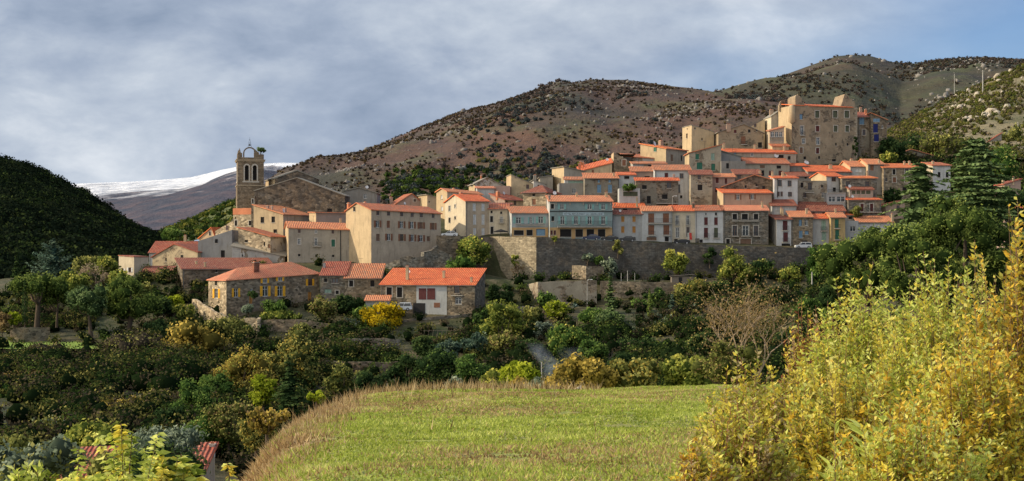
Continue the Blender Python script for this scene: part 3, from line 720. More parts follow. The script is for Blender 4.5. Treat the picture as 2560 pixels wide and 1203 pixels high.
    for dpt in dishes:
        px, py = dpt[:2]; rr = (dpt[2] if len(dpt) > 2 else 3.5)/F*Y
        _, lx, ly, lz, YY = onroof(px, py+7); zc = lz+.7
        mb = MB(); mb.disc((lx, ly-.15, lz+.9), (.15, -1, .35), rr, 12, 0, .1); mb.tube([(lx, ly, lz-.1), (lx, ly, lz+.9)], [.04, .04], 5, 1)
        mb.tube([(lx, ly-.1, lz+.75), (lx, ly-.65, lz+.9)], [.02, .02], 4, 1)
        mb.build('satellite_dish', [DISHM(), IRON()], pr)
    hsh = (int(B)*31+int(eave)*17) % 10
    if s.roofo and w_ > 4 and hsh in (1, 4, 7) and parent is None:    # television aerial
        _, lx, ly, lz, YY = onroof(B+(C-B)*(.25+.05*hsh), eave-rise*.8); hh = 1.6+.15*hsh
        mb = MB(); mb.tube([(lx, ly, lz-.1), (lx, ly, lz+hh)], [.04, .03], 4)
        mb.tube([(lx-.5, ly, lz+hh-.1), (lx+.5, ly, lz+hh-.1)], [.025, .025], 3)
        for q in (-.4, -.15, .1, .35): mb.tube([(lx+q, ly-.25, lz+hh-.1), (lx+q, ly+.25, lz+hh-.1)], [.02, .02], 3)
        mb.build('aerial', IRON(), s.roofo)
    if s.roofo and prof in ('back', 'ridge', 'hip') and parent is None and s.h > 3 and abs(s.tilt) < .5:
        mb = MB(); e = ov+.02
        mb.box(-.1, w_+.1, -e-.11, -e, s.h-.16, s.h-.05); mb.build('gutter', M('zinc', _plain, (.16, .155, .15), .5), s.roofo)
        if hsh % 2:
            mb = MB(); xx = .25 if hsh > 4 else w_-.25
            mb.box(xx-.05, xx+.05, -.12, -.02, -.2, s.h-.1); mb.build('downpipe', M('zinc', _plain, (.16, .155, .15), .5), s.wall)
    if extra: extra(s)
    return s
def panel(s, x0, x1, y0, y1, mat, name='render_panel', out=.025, face='F'):
    a0, z0, _ = s.pick(x0, y1, face); a1, z1, _ = s.pick(x1, y0, face); O, U, N, L = s.face(face)
    mb = MB(); mb.wbox(O, U, N, a0, a1, z0, z1, 0, out); return mb.build(name, mat, s.root)
# ------------------------------------------------------------------ the village, house by house
# ---- left end of the village
H('farmhouse', 'low stone house with yellow shutters and a brick chimney', 566, 799, 300, 700, 790, A=521, eave2=683, yaw=18, prof='hip', rise=30, hipd=5, wall='stone', lwall='lstone', roof='pink', down=3,
  wins=[(590, 732, 10, 22, 'W/y'), (662, 701, 10, 14, 'W/y'), (700, 696, 10, 14, 'W/y'), (663, 728, 13, 26, 'W/y'), (700, 728, 13, 26, 'W/y'), (775, 706, 10, 17, 'B/y'), (541, 734, 9, 23, 'W/y'), (540, 708, 6, 11, 'D'),
        (774, 741, 9, 22, 'Co'), (627, 748, 8, 24, 'Co'), (629, 725, 7, 7, 'W')], chims=[(638, 655, 682, 15, 'brick')])
H('stone_house', 'small stone house with sagging red roof right of the yellow shutters', 801, 862, 312, 689, 745, yaw=0, prof='back', rise=32, wall='gstone', roof='red',
  wins=[(814, 701, 8, 9, 'D'), (838, 702, 16, 12, 'B'), (820, 728, 17, 9, 'Cp'), (843, 731, 8, 9, 'D+')], chims=[(801, 652, 668, 6, 'pgrey')])
H('stone_house', 'stone house with patched weathered roof left of the long orange barn roof', 862, 951, 311, 696, 748, yaw=0, prof='back', rise=34, wall='stone', roof='old', wins=[(878, 709, 10, 15, 'D+'), (931, 709, 10, 16, 'D')])
def barn_extra(s):
    panel(s, 1041, 1117, 714, 786, WALL['offwhite'](), 'render_panel', .03)
s = H('barn', 'long barn under a wide orange tiled roof with a white rendered middle', 951, 1187, 305, 712, 786, D=1213, yaw=-11, prof='back', rise=38, wall='stone', roof='tile', ov=.3,
  wins=[(973, 731, 13, 25, 'D+'), (999, 731, 13, 25, 'D+'), (984, 762, 15, 16, 'Cp'), (1011, 759, 9, 9, 'W'), (1142, 723, 13, 20, 'B'), (1146, 752, 16, 17, 'Wp')],
  chims=[(1017, 662, 700, 7), (1111, 677, 698, 6), (1179, 692, 708, 5)], dishes=[(1023, 684, 4)], bal=[(1129, 1158, 738, 725)])
panel(s, 1041, 1117, 714, 787, WALL['offwhite'](), 'render_panel', .03)
for x0, x1, y0, y1, c_ in ((1047, 1066, 721, 749, 'd'), (1068, 1088, 721, 749, 'd'), (1033, 1063, 758, 785, 'k'), (1085, 1100, 757, 769, 'r')):
    panel(s, x0, x1, y0, y1, paint(c_), 'barn_door' if y1 != 769 else 'shutter', .07)
H('shed', 'little shed with bright orange roof above the yellow tree', 914, 972, 300, 752, 790, yaw=0, prof='back', rise=10, wall='pgrey', roof='tile', d=3.5)
# red-roofed group on the left
H('house', 'cream flat-topped house with two square windows at the village edge', 297, 335, 345, 643, 695, yaw=-40, prof='left', rise=3, wall='lcream', roof='dark', wins=[(306, 677, 7, 11, 'B/w'), (325, 675, 7, 12, 'B/w')], d=4.2, ov=.15)
H('lean_to', 'long low brown lean-to roof under the cream gable', 355, 470, 338, 682, 705, yaw=0, prof='back', rise=14, wall='stone', roof='dark', wins=[(391, 693, 8, 10, 'D')])
H('house', 'house with three white-framed windows under a small hipped brown roof', 402, 452, 330, 694, 760, yaw=4, prof='back', rise=24, wall='rose', roof='dark', d=6,
  wins=[(420, 706, 7, 19, 'W'), (428, 706, 5, 19, 'W'), (411, 706, 5, 17, 'Cw'), (444, 706, 5, 17, 'Ce')], chims=[(443, 671, 689, 4)], dishes=[(405, 718, 4)])
H('farmhouse', 'long farmhouse with dark red roof and rooflights behind the stone house', 456, 690, 322, 673, 745, A=440, yaw=10, prof='back', rise=26, wall='dstone', roof='dark', d=10,
  wins=[(488, 732, 50, 20, 'D'), (541, 678, 4, 6, 'D')], chims=[(492, 650, 662, 5), (514, 653, 668, 5)])
H('barn', 'cream gabled barn with peeling plaster and two tiny windows', 381, 494, 350, 643, 690, yaw=-26, eave2=631, prof='gable', rise=26, pk=.5, wall='lpatch', roof='red', d=12, wins=[(415, 649, 4, 8, 'D'), (455, 643, 6, 11, 'D')])
H('house', 'white walled house with a red roof at the far left of the village', 373, 500, 372, 632, 690, yaw=-4, prof='ridge', rise=28, wall='offwhite', roof='red', d=12, chims=[(462, 584, 602, 6)])
H('house', 'grey cement house with sloping top and two dark windows', 495, 580, 345, 603, 650, D=603, yaw=-30, eave2=575, prof='flat', wall='concrete', wins=[(541, 603, 7, 10, 'D'), (557, 635, 10, 18, 'D')])
H('lean_to', 'pale stone lean-to with long sloping top beside the grey cement house', 580, 712, 341, 616, 652, eave2=641, yaw=0, prof='back', rise=10, wall='wpatch', roof='slab', d=5, wins=[(606, 639, 3, 6, 'D')])
H('house', 'narrow lit house with orange gable at the left of the stone terrace', 498, 540, 385, 596, 640, yaw=-30, prof='gable', rise=26, pk=.75, wall='cream', roof='tile', wins=[(525, 584, 4, 10, 'D+')], d=8)
H('stone_house', 'lit rubble stone wing stepping down left below the terracotta terrace', 538, 586, 380, 578, 640, eave2=550, yaw=-30, prof='flat', wall='lstone', d=7, wins=[(568, 570, 6, 11, 'B')])
H('stone_house', 'rubble stone house with a terracotta painted parapet under the bell tower', 583, 634, 374, 521, 640, yaw=-28, prof='flat', wall='lstone', d=9, wins=[(590, 558, 6, 14, 'D+'), (626, 558, 8, 12, 'D+'), (589, 545, 3, 5, 'D')], extra=lambda s: panel(s, 582.5, 634.5, 520, 537, WALL['terra'](), 'parapet', .04))
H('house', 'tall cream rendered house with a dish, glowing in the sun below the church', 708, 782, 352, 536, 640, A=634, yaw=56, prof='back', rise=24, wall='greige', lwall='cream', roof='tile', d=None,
  wins=[(656, 550, 9, 15, 'D', 'L'), (683, 549, 9, 15, 'D', 'L'), (688, 578, 9, 9, 'D', 'L')], chims=[(670, 513, 523, 5, 'rose'), (680, 514, 526, 4, 'rose'), (712, 519, 532, 6, 'rose')], dishes=[(702, 566, 5)])
H('stone_house', 'stone house with old wooden shed front below the tall cream house', 676, 714, 341, 592, 650, A=596, yaw=50, prof='back', rise=23, wall='wpatch', lwall='lstone', roof='tile', wins=[(616, 603, 8, 6, 'D', 'L'), (661, 610, 4, 10, 'D', 'L'), (674, 616, 5, 11, 'Cr', 'L')])
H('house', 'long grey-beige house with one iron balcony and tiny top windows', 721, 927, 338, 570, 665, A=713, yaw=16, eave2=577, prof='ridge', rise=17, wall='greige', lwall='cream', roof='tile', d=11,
  wins=[(748, 578, 6, 9, 'B'), (790, 579, 6, 9, 'W'), (832, 580, 6, 9, 'B'), (748, 604, 7, 14, 'W+'), (790, 605, 7, 18, 'W+'), (833, 608, 9, 18, 'Cg+'), (748, 638, 6, 6, 'D'), (791, 640, 6, 7, 'D'), (833, 640, 6, 6, 'D'),
        (877, 586, 8, 15, 'B'), (894, 584, 5, 9, 'B'), (917, 589, 8, 16, 'D'), (875, 608, 8, 15, 'W'), (915, 610, 8, 12, 'Co'), (877, 635, 8, 10, 'D'), (896, 640, 8, 15, 'Wo+')],
  chims=[(852, 546, 569, 5)], bal=[(781, 803, 615, 606)], extra=lambda s: panel(s, 850.5, 852.5, 572, 660, paint('k'), 'downpipe', .1))
H('house', 'brown walled house with flat top squeezed between the church and the long houses', 790, 892, 352, 532, 590, A=773, yaw=16, prof='back', rise=2, wall='grey', lwall='cream', roof='old', d=6, wins=[(875, 552, 9, 11, 'B')])
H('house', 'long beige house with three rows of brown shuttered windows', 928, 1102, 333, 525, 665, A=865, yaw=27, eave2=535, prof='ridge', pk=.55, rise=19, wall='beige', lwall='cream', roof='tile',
  wins=[(x, 533+(x-944)*.05, 7, 10, 'B') for x in (944, 971, 1004, 1030, 1053, 1083)]+[(944, 560, 9, 17, 'W/r'), (971, 561, 8, 18, 'Cr'), (1004, 562, 9, 17, 'W/r'), (1030, 563, 9, 17, 'W/r'), (1053, 564, 9, 16, 'Cs/r'), (1083, 566, 8, 17, 'Cs/r'),
   (945, 594, 9, 18, 'Cs'), (972, 593, 9, 17, 'W/r'), (1005, 594, 9, 17, 'B/r'), (1031, 595, 9, 17, 'W/r'), (1053, 596, 9, 16, 'W/r'), (1071, 597, 8, 12, 'Cs'), (886, 523, 5, 11, 'D', 'L')],
  chims=[(873, 507, 527, 8, 'terra'), (914, 504, 514, 8, 'terra')], dishes=[(1011, 511, 3.5)])
# ---- church and bell tower
s = H('church', 'big dark stone church with a wide blank gable beside the bell tower', 636, 862, 368, 478, 560, yaw=-6, eave2=490, prof='gable', pk=.47, rise=38, wall='church', roof='slab', d=6, wins=[(824, 526, 12, 9, 'D')], thick=.25, ov=.2)
ch = s
n_ = H('nave', None, 687, 797, 374.5, 447, 540, yaw=-6, prof='gable', pk=.5, rise=21, wall='church', lwall='cream', roof='slab', d=24, ov=.25, thick=.3, parent=ch.root, A=664)
def tower():
    Y = 378.0; k = Y/F; root = empty('bell_tower', at(625, 530, Y), R(14)); tag(root, 'square stone bell tower with twin arched openings and a broken crown', 'bell tower')
    c, sn = math.cos(R(14)), math.sin(R(14))
    W = 6.9; z = lambda py: (530-py)*k
    mb = MB(); h = W/2; ztop = z(402)
    # belfry walls: front and back carry two arched holes each, the sides one
    def arch_wall(O, U, N, L, zb, zt, holes, th=.7):
        P = lambda a, zz, n=0: (O[0]+U[0]*a+N[0]*n, O[1]+U[1]*a+N[1]*n, zz)
        xs = [0]
        for hc, hw, h0, h1 in holes: xs += [hc-hw, hc+hw]
        xs.append(L)
        for i in range(0, len(xs), 2): mb.quad([P(xs[i], zb), P(xs[i+1], zb), P(xs[i+1], zt), P(xs[i], zt)])
        for hc, hw, h0, h1 in holes:
            mb.quad([P(hc-hw, zb), P(hc+hw, zb), P(hc+hw, h0), P(hc-hw, h0)])
            ar = [(hc-hw*math.cos(a), h1+hw*math.sin(a)) for a in [math.pi*j/8 for j in range(9)]]
            for (xa, za), (xb, zb2) in zip(ar, ar[1:]): mb.quad([P(xa, za), P(xb, zb2), P(xb, zt), P(xa, zt)])
            loop = [(hc-hw, h0)]+ar+[(hc+hw, h0)]
            for (xa, za), (xb, zb2) in zip(loop, loop[1:]+loop[:1]): mb.quad([P(xa, za), P(xb, zb2), P(xb, zb2, -th), P(xa, za, -th)])
    z0, z1 = z(452), z(420)
    for O, U, N in (((-h, -h), (1, 0), (0, -1)), ((h, -h), (0, 1), (1, 0)), ((h, h), (-1, 0), (0, 1)), ((-h, h), (0, -1), (-1, 0))):
        arch_wall(O, U, N, W, z(466), ztop, [(W/2-1.05, .52, z0, z1), (W/2+1.05, .52, z0, z1)])
    mb.quad([(-h, -h, z(452.5)), (h, -h, z(452.5)), (h, h, z(452.5)), (-h, h, z(452.5))]); mb.quad([(-h, -h, ztop-.3), (h, -h, ztop-.3), (h, h, ztop-.3), (-h, h, ztop-.3)])
    mb.quad([(-h+.7, -h+.72, z0), (h-.7, -h+.72, z0), (h-.7, -h+.72, ztop), (-h+.7, -h+.72, ztop)], 1)  # dark sheets behind the arches stand in for the shade inside
    mb.quad([(-h+.72, -h+.8, z0), (-h+.72, h-.8, z0), (-h+.72, h-.8, ztop), (-h+.72, -h+.8, ztop)], 1)
    mb.build('belfry', [WALL['tower'](), DARK()], root)
    mb = MB(); mb.box(-h-.12, h+.12, -h-.12, h+.12, -6, z(467)); mb.build('tower_shaft', WALL['tower'](), root)
    for a, b, o in ((z(467), z(464.5), .3), (z(406), z(402.5), .28), (z(402.5), z(401), .42)):
        mb = MB(); mb.box(-h-o, h+o, -h-o, h+o, a, b); mb.build('cornice', M('tower_cornice', _stucco, (.36, .29, .20)), root)
    for O, U, N in (((-h, -h, 0), (1, 0, 0), (0, -1, 0)), ((-h, h, 0), (0, -1, 0), (-1, 0, 0))):
        mb = MB()
        for hc in (W/2-1.05, W/2+1.05):
            for q in ((hc-.85, hc-.52), (hc+.52, hc+.85)): mb.wbox(O, U, N, q[0], q[1], z(455), z1, 0, .07+.01*(hc > W/2))
            P = lambda a, zz, n: (O[0]+U[0]*a+N[0]*n, O[1]+U[1]*a+N[1]*n, zz)
            for j in range(8):
                a0, a1 = math.pi*j/8, math.pi*(j+1)/8
                pp = [(hc-.52*math.cos(a0), z1+.52*math.sin(a0)), (hc-.52*math.cos(a1), z1+.52*math.sin(a1)), (hc-.9*math.cos(a1), z1+.9*math.sin(a1)), (hc-.9*math.cos(a0), z1+.9*math.sin(a0))]
                mb.hexa([P(x, y, 0) for x, y in pp]+[P(x, y, .09) for x, y in pp])
        mb.wbox(O, U, N, W/2-2.2, W/2+2.2, z(458), z(455), 0, .1)
        mb.build('arch_surround', SURR(), root)
    # the broken crown: parapet, corner stumps, pinnacle and a round arch that carries the iron bell cage
    mb = MB(); T = ztop
    mb.box(-h, h, -h, -h+.5, T, z(396)); mb.box(-h, h, h-.5, h, T, z(396)); mb.box(-h, -h+.5, -h+.5, h-.5, T, z(396)); mb.box(h-.5, h, -h+.5, h-.5, T, z(396))
    mb.box(-h, -h+1.2, -h+.02, -h+1.2, z(396), z(385)); mb.box(h-1.3, h+.02, -h+.03, -h+1.2, z(396), z(388)); mb.box(h-2.6, h-1.3, -h+.05, -h+1.0, z(396), z(383))
    mb.box(-h+.15, -h+.95, h-1, h-.2, z(396), z(384))
    mb.build('parapet', WALL['tower'](), root)
    mb = MB()
    for x, y in ((-h+.55, -h+.6), (-h+.5, h-.6)):
        mb.tube([(x, y, z(386)), (x, y, z(381)), (x, y, z(376)), (x, y, z(373))], [.38, .22, .12, .03], 6)
    mb.build('pinnacle', WALL['tower'](), root)
    mb = MB(); r0, r1 = 1.42, 1.75; xc = -.25; zc = z(386)
    for j in range(14):
        a0, a1 = math.pi*j/14, math.pi*(j+1)/14
        pts = [(xc-r*math.cos(a), zc+r*.98*math.sin(a)) for r, a in ((r0, a0), (r0, a1), (r1, a1), (r1, a0))]
        mb.hexa([(x, -h+.7, zz) for x, zz in pts]+[(x, -h+.1, zz) for x, zz in pts])
    mb.box(xc-r1, xc-r0, -h+.1, -h+.7, z(396), zc); mb.box(xc+r0, xc+r1+.3, -h+.1, -h+.7, z(396), zc)
    for j in range(5):
        mb.box(xc+1.1+j*.25, xc+1.5+j*.25, -h+.12, -h+.6, zc+.4-j*.1, zc+1.1-j*.22)
    mb.build('crown_arch', WALL['tower'](), root)
    mb = MB(); zt = zc+r1; y = -h+.4
    for dx in (-.45, .45): mb.tube([(xc+dx, y, zt-.1), (xc+dx*.35, y, zt+1.6), (xc, y, zt+2.0)], [.05, .04, .03], 4)
    for zz, ww in ((.5, .36), (1.1, .25)): mb.tube([(xc-ww, y, zt+zz), (xc+ww, y, zt+zz)], [.035, .035], 4)
    mb.tube([(xc, y, zt+1.9), (xc, y, z(346))], [.04, .025], 4); mb.tube([(xc-.22, y, z(352)), (xc+.22, y, z(352))], [.03, .03], 4)
    mb.tube([(xc, y, zt+.9), (xc, y, zt+.6), (xc, y, zt+.3)], [.08, .2, .3], 7)
    mb.build('bell_cage', IRON(), root)
    return root
TOWER = tower()
H('buttress', 'narrow pale stone stair turret with round arch between church and tower', 628, 637, 366, 490, 545, yaw=0, prof='flat', wall='stone', d=3, cat='turret', wins=[(632, 503, 4, 10, 'D+')])
H('house', 'grey house with low gable and one blue-grey window just right of the church', 861, 942, 378, 478, 540, yaw=0, eave2=483, prof='gable', rise=10, pk=.45, wall='grey', roof='slab', wins=[(913, 491, 8, 12, 'W')], dishes=[(918, 467, 4)], d=10)
H('house', 'small pinkish gabled house with one window and an orange lean roof', 987, 1055, 376, 512, 560, A=968, yaw=16, eave2=507, prof='gable', rise=24, pk=.62, wall='rose', lwall='cream', roof='tile', wins=[(1037, 501, 6, 7, 'B+')], chims=[(978, 492, 512, 7, 'salmon')], d=9)
H('house', 'cream cubic house half hidden behind the long shuttered house', 1068, 1092, 372, 488, 560, A=1046, yaw=35, prof='right', rise=-6, wall='beige', lwall='cream', roof='slab', d=None, wins=[(1073, 505, 3, 4, 'D')])
H('house', 'tall cream house with orange roof left of the grey gabled house', 1118, 1205, 366, 479, 600, A=1091, yaw=22, eave2=487, prof='ridge', rise=8, wall='beige', lwall='cream', roof='tile', wins=[(1104, 493, 4, 10, 'Cw', 'L'), (1105, 522, 5, 10, 'Cw', 'L')], chims=[(1134, 470, 482, 6, 'terra'), (1168, 476, 486, 5)])
H('house', 'grey gabled house with three rows of pale shuttered french windows', 1164, 1222, 347, 503, 600, A=1112, yaw=33, prof='ridge', rise=18, wall='beige', lwall='lcream', roof='tile',
  wins=[(1186, 518, 8, 19, 'Cw'), (1208, 518, 8, 19, 'Cw'), (1187, 549, 8, 25, 'Cw'), (1208, 549, 8, 25, 'Cw'), (1187, 579, 8, 17, 'Cw'), (1208, 579, 8, 17, 'Cw'),
        (1124, 522, 5, 14, 'W+', 'L'), (1138, 516, 4, 9, 'W+', 'L'), (1124, 551, 5, 13, 'D+', 'L'), (1138, 545, 4, 8, 'D+', 'L'), (1124, 579, 4, 8, 'D', 'L'), (1138, 580, 4, 13, 'D+', 'L')], chims=[(1153, 480, 496, 8, 'terra')])
H('house', 'small cream house with a climbing plant between the grey gabled house and the hotel', 1222, 1272, 350, 523, 600, yaw=2, prof='back', rise=11, wall='lcream', roof='tile', wins=[(1229, 530, 5, 6, 'D'), (1253, 532, 5, 6, 'D'), (1229, 548, 7, 15, 'D+'), (1254, 549, 6, 14, 'W+'), (1230, 576, 7, 18, 'D+')], bal=[(1246, 1262, 557, 549)])
# ---- the hotel
hs = H('hotel', 'two-storey wing of the hotel with turquoise shutters and orange ground floor', 1279, 1370, 344, 533, 600, A=1271, yaw=14, prof='back', rise=18, wall='lblue', lwall='offwhite', roof='old', cat='hotel',
  wins=[(1296, 551, 13, 16, 'W/t'), (1327, 551, 7, 16, 'W/t'), (1352, 550, 12, 17, 'W/t'), (1297, 582, 24, 12, 'D'), (1324, 582, 15, 14, 'D'), (1352, 581, 22, 16, 'Db')], bal=[(1289, 1361, 562, 560, .5)], d=8,
  extra=lambda s: [panel(s, a, b, c_, d_, M('orange_render', _stucco, (.50, .32, .15), .3), 'orange_ground_floor', .03) for a, b, c_, d_ in ((1279.5, 1284.5, 569, 596), (1309.5, 1316, 569, 596), (1332, 1340.5, 569, 596), (1363.5, 1370, 569, 596), (1284.5, 1309.5, 569, 575.5), (1316, 1332, 569, 574.5), (1340.5, 1363.5, 569, 572.5), (1284.5, 1309.5, 588.5, 596), (1316, 1332, 589.5, 596), (1340.5, 1363.5, 589.5, 596))])
hw = [(1381, 516, 8, 12, 'D+'), (1405, 517, 10, 13, 'W/t'), (1474, 517, 11, 13, 'W/t'), (1508, 517, 10, 14, 'W/t'), (1382, 547, 7, 12, 'D'), (1406, 551, 10, 20, 'W/t'), (1440, 551, 10, 20, 'W/t'), (1474, 551, 10, 20, 'W/t'), (1508, 551, 10, 20, 'W/t'),
      (1414, 583, 28, 19, 'D'), (1448, 583, 18, 19, 'D'), (1476, 583, 18, 19, 'D'), (1504, 583, 18, 19, 'D'), (1379, 582, 5, 11, 'Cd'), (1387, 582, 5, 11, 'Cd')]
def hotel_extra(s):
    om = M('orange_render', _stucco, (.50, .32, .15), .3)
    xs = [(1375, 1400, 569, 598), (1428.5, 1438.5, 569, 598), (1457.5, 1466.5, 569, 598), (1485.5, 1494.5, 569, 598), (1513.5, 1530.5, 569, 598), (1400, 1428.5, 569, 573), (1438.5, 1457.5, 569, 573), (1466.5, 1485.5, 569, 573), (1494.5, 1513.5, 569, 573)]
    for a, b, c_, d_ in xs[1:]: panel(s, a, b, c_, d_, om, 'orange_ground_floor', .03)
    for a, b, c_, d_ in ((1375, 1376.2, 569, 598), (1382, 1384, 569, 598), (1390, 1400, 569, 598), (1376.2, 1382, 569, 576), (1384, 1390, 569, 576), (1376.2, 1382, 588, 598), (1384, 1390, 588, 598)): panel(s, a, b, c_, d_, om, 'orange_ground_floor', .03)
    panel(s, 1374.5, 1530.5, 528, 529.8, paint('k'), 'string_course', .08)
    for a in (1390, 1425, 1458, 1493, 1526): panel(s, a-.8, a+.8, 505, 513, paint('e'), 'eave_bracket', .35)
    g_ = panel(s, 1407, 1509, 531.5, 538.5, M('sign_board', _plain, (.42, .52, .56), .6), 'sign', .05)
    tx = bpy.data.curves.new('lettering', 'FONT'); tx.body = 'HOTEL RESTAURANT LA CASTELLANE'; tx.size = .62; tx.extrude = .01
    to = bpy.data.objects.new('lettering', tx); COL.objects.link(to); to.parent = s.root
    a, z, _ = s.pick(1410, 537, 'F'); to.location = (a, -.07, z); to.rotation_euler = (R(90), 0, 0); tx.materials.append(paint('k'))
    bpy.context.view_layer.update()
    dep = bpy.context.evaluated_depsgraph_get(); me = bpy.data.meshes.new_from_object(to.evaluated_get(dep)); bpy.data.objects.remove(to)
    wd_ = max(v.co.x for v in me.vertices); a2, _, _ = s.pick(1506, 537, 'F'); q = bpy.data.objects.new('lettering', me); COL.objects.link(q); q.parent = g_
    q.location = (a, -.07, z); q.rotation_euler = (R(90), 0, 0); q.scale = ((a2-a)/wd_, 1, 1)
H('hotel', 'turquoise three-storey hotel with a long balcony and painted sign', 1374, 1531, 342, 504, 600, A=1367, yaw=8, prof='back', rise=17, wall='blue', lwall='offwhite', roof='tile', cat='hotel', d=8, wins=hw, chims=[(1441, 481, 494, 5), (1515, 480, 495, 6), (1373, 486, 500, 5, 'grey')],
  dishes=[(1387, 484, 5)], bal=[(1393, 1527, 567, 553, 1.1)], extra=hotel_extra)
# ---- the row along the rampart
H('house', 'pale grey house with four orange shuttered windows right of the hotel', 1532, 1605, 345, 536, 606, yaw=2, prof='back', rise=9, wall='pgrey', roof='dark', wins=[(1557, 548, 8, 14, 'Co'), (1585, 548, 8, 14, 'Co'), (1557, 574, 8, 16, 'Co'), (1585, 574, 8, 16, 'Co'), (1584, 596, 10, 6, 'D')], dishes=[(1550, 556, 3)])
H('house', 'low house with striped roof behind the orange-shuttered house', 1533, 1612, 352, 520, 570, yaw=2, prof='back', rise=12, wall='rose', roof='tile', wins=[(1563, 524, 11, 5, 'D')], chims=[(1592, 495, 523, 4), (1537, 508, 518, 3)])
H('house', 'white house with four big brown roller shutters', 1605, 1680, 345, 528, 608, yaw=0, prof='back', rise=12, wall='offwhite', roof='tile', wins=[(1628, 545, 15, 23, 'Cr'), (1665, 545, 15, 23, 'Cr'), (1628, 575, 15, 24, 'Cr'), (1666, 575, 15, 24, 'Cr'), (1629, 597, 25, 8, 'Cs'), (1667, 598, 10, 11, 'D')], bal=[(1620, 1679, 558, 547, .9), (1620, 1638, 588, 578), (1658, 1676, 588, 578)])
H('house', 'cream house with tall narrow french windows beside the brown-shuttered house', 1680, 1738, 346, 528, 612, yaw=0, prof='ridge', rise=15, wall='lcream', roof='tile', d=9, wins=[(1693, 551, 8, 24, 'W+'), (1720, 551, 8, 24, 'Wb+'), (1694, 582, 8, 25, 'W+'), (1720, 580, 8, 24, 'B+'), (1690, 600, 9, 5, 'D')], chims=[(1734, 506, 522, 6, 'dstone')], bal=[(1688, 1698, 562, 553, .4), (1715, 1725, 562, 553, .4)])
H('house', 'white house with dark red shutters and small attic windows in the rampart row', 1738, 1808, 346, 527, 614, yaw=0, prof='ridge', rise=14, wall='white', roof='tile', d=9, wins=[(1765, 535, 5, 7, 'W'), (1790, 535, 5, 7, 'D'), (1765, 553, 9, 19, 'Cd'), (1790, 553, 9, 19, 'Cd'), (1765, 582, 10, 25, 'Cd'), (1790, 582, 10, 25, 'Cv'), (1753, 603, 8, 8, 'D')],
  bal=[(1759, 1773, 595, 584, .5), (1783, 1800, 595, 584, .5)], extra=lambda s: panel(s, 1738.3, 1748.7, 596, 612, WALL['gstone'](), 'stone_plinth', .03))
H('stone_house', 'grey stone house with white window surrounds and two long balconies', 1808, 1921, 346, 527, 618, yaw=0, prof='ridge', rise=14, wall='gstone', roof='pink', d=9, wins=[(1837, 542, 11, 14, 'D+'), (1862, 542, 15, 14, 'D+'), (1890, 542, 11, 14, 'D+'), (1837, 577, 11, 25, 'B+'), (1864, 577, 15, 25, 'Wp+'), (1890, 577, 11, 25, 'B+'), (1820, 604, 9, 13, 'D+'), (1864, 604, 27, 14, 'Cs+')],
  bal=[(1829, 1898, 552, 547, .6), (1829, 1846, 590, 580), (1852, 1877, 590, 580), (1882, 1900, 590, 580)], chims=[(1905, 503, 521, 5)], dishes=[(1890, 534, 3.5)])
H('house', 'narrow white house with dark red doors and a dark side wall', 1941, 1978, 345, 549, 622, A=1921, yaw=-12, prof='back', rise=13, wall='white', lwall='grey', roof='dark', d=7, wins=[(1963, 564, 12, 24, 'Cd'), (1964, 593, 12, 24, 'Cd'), (1965, 613, 22, 7, 'D')], bal=[(1955, 1971, 576, 565, .5), (1955, 1972, 605, 595, .5)], chims=[(1953, 518, 540, 4), (1957, 522, 542, 4)])
H('stone_house', 'beige stone house with light blue windows right of the narrow white house', 1978, 2032, 346, 543, 622, yaw=0, prof='back', rise=15, wall='stone', roof='tile', wins=[(2001, 557, 8, 16, 'Db'), (2016, 557, 8, 15, 'Wb'), (2002, 586, 9, 18, 'Cb'), (2017, 582, 10, 9, 'Db'), (2012, 604, 14, 5, 'D')], chims=[(2016, 520, 537, 5)])
H('house', 'pale grey house with faded green shutters in the rampart row', 2032, 2077, 347, 547, 622, yaw=0, prof='ridge', rise=12, wall='pgrey', roof='tile', d=8, wins=[(2059, 563, 11, 24, 'Cp'), (2060, 590, 11, 22, 'Cp')], bal=[(2051, 2067, 577, 567, .4)])
H('house', 'ochre house with dark green shutters in the rampart row', 2077, 2113, 345, 544, 624, yaw=0, prof='ridge', rise=13, wall='ochre', roof='tile', d=8, wins=[(2092, 559, 10, 22, 'Cg'), (2093, 587, 10, 24, 'Cg'), (2085, 606, 7, 4, 'D'), (2095, 606, 7, 4, 'D'), (2104, 606, 7, 4, 'D'), (2100, 615, 18, 8, 'D')], bal=[(2086, 2100, 571, 561, .5), (2086, 2101, 599, 589, .5)], chims=[(2089, 520, 534, 4)], dishes=[(2087, 556, 3)])
H('house', 'grey house with a narrow terrace next to the ochre house', 2113, 2146, 347, 552, 624, yaw=0, prof='flat', wall='pgrey', d=8, wins=[(2132, 572, 14, 13, 'Ww'), (2133, 598, 12, 12, 'W')])
H('house', 'small raised house with orange roof behind the narrow terrace', 2105, 2136, 354, 538, 590, yaw=0, prof='back', rise=7, wall='grey', roof='tile', d=5, wins=[(2126, 545, 9, 7, 'D')])
H('house', 'white house under a long orange roof at the right end of the row', 2146, 2232, 350, 556, 625, yaw=0, prof='back', rise=15, wall='white', roof='tile', wins=[(2155, 578, 7, 12, 'Dp'), (2190, 585, 9, 14, 'W')], chims=[(2231, 537, 560, 5)])
H('house', 'little gabled house with a cream post left of the layered cedar', 2214, 2262, 362, 515, 560, yaw=14, prof='right', rise=13, wall='salmon', roof='tile', d=7, wins=[(2245, 518, 7, 9, 'B')])
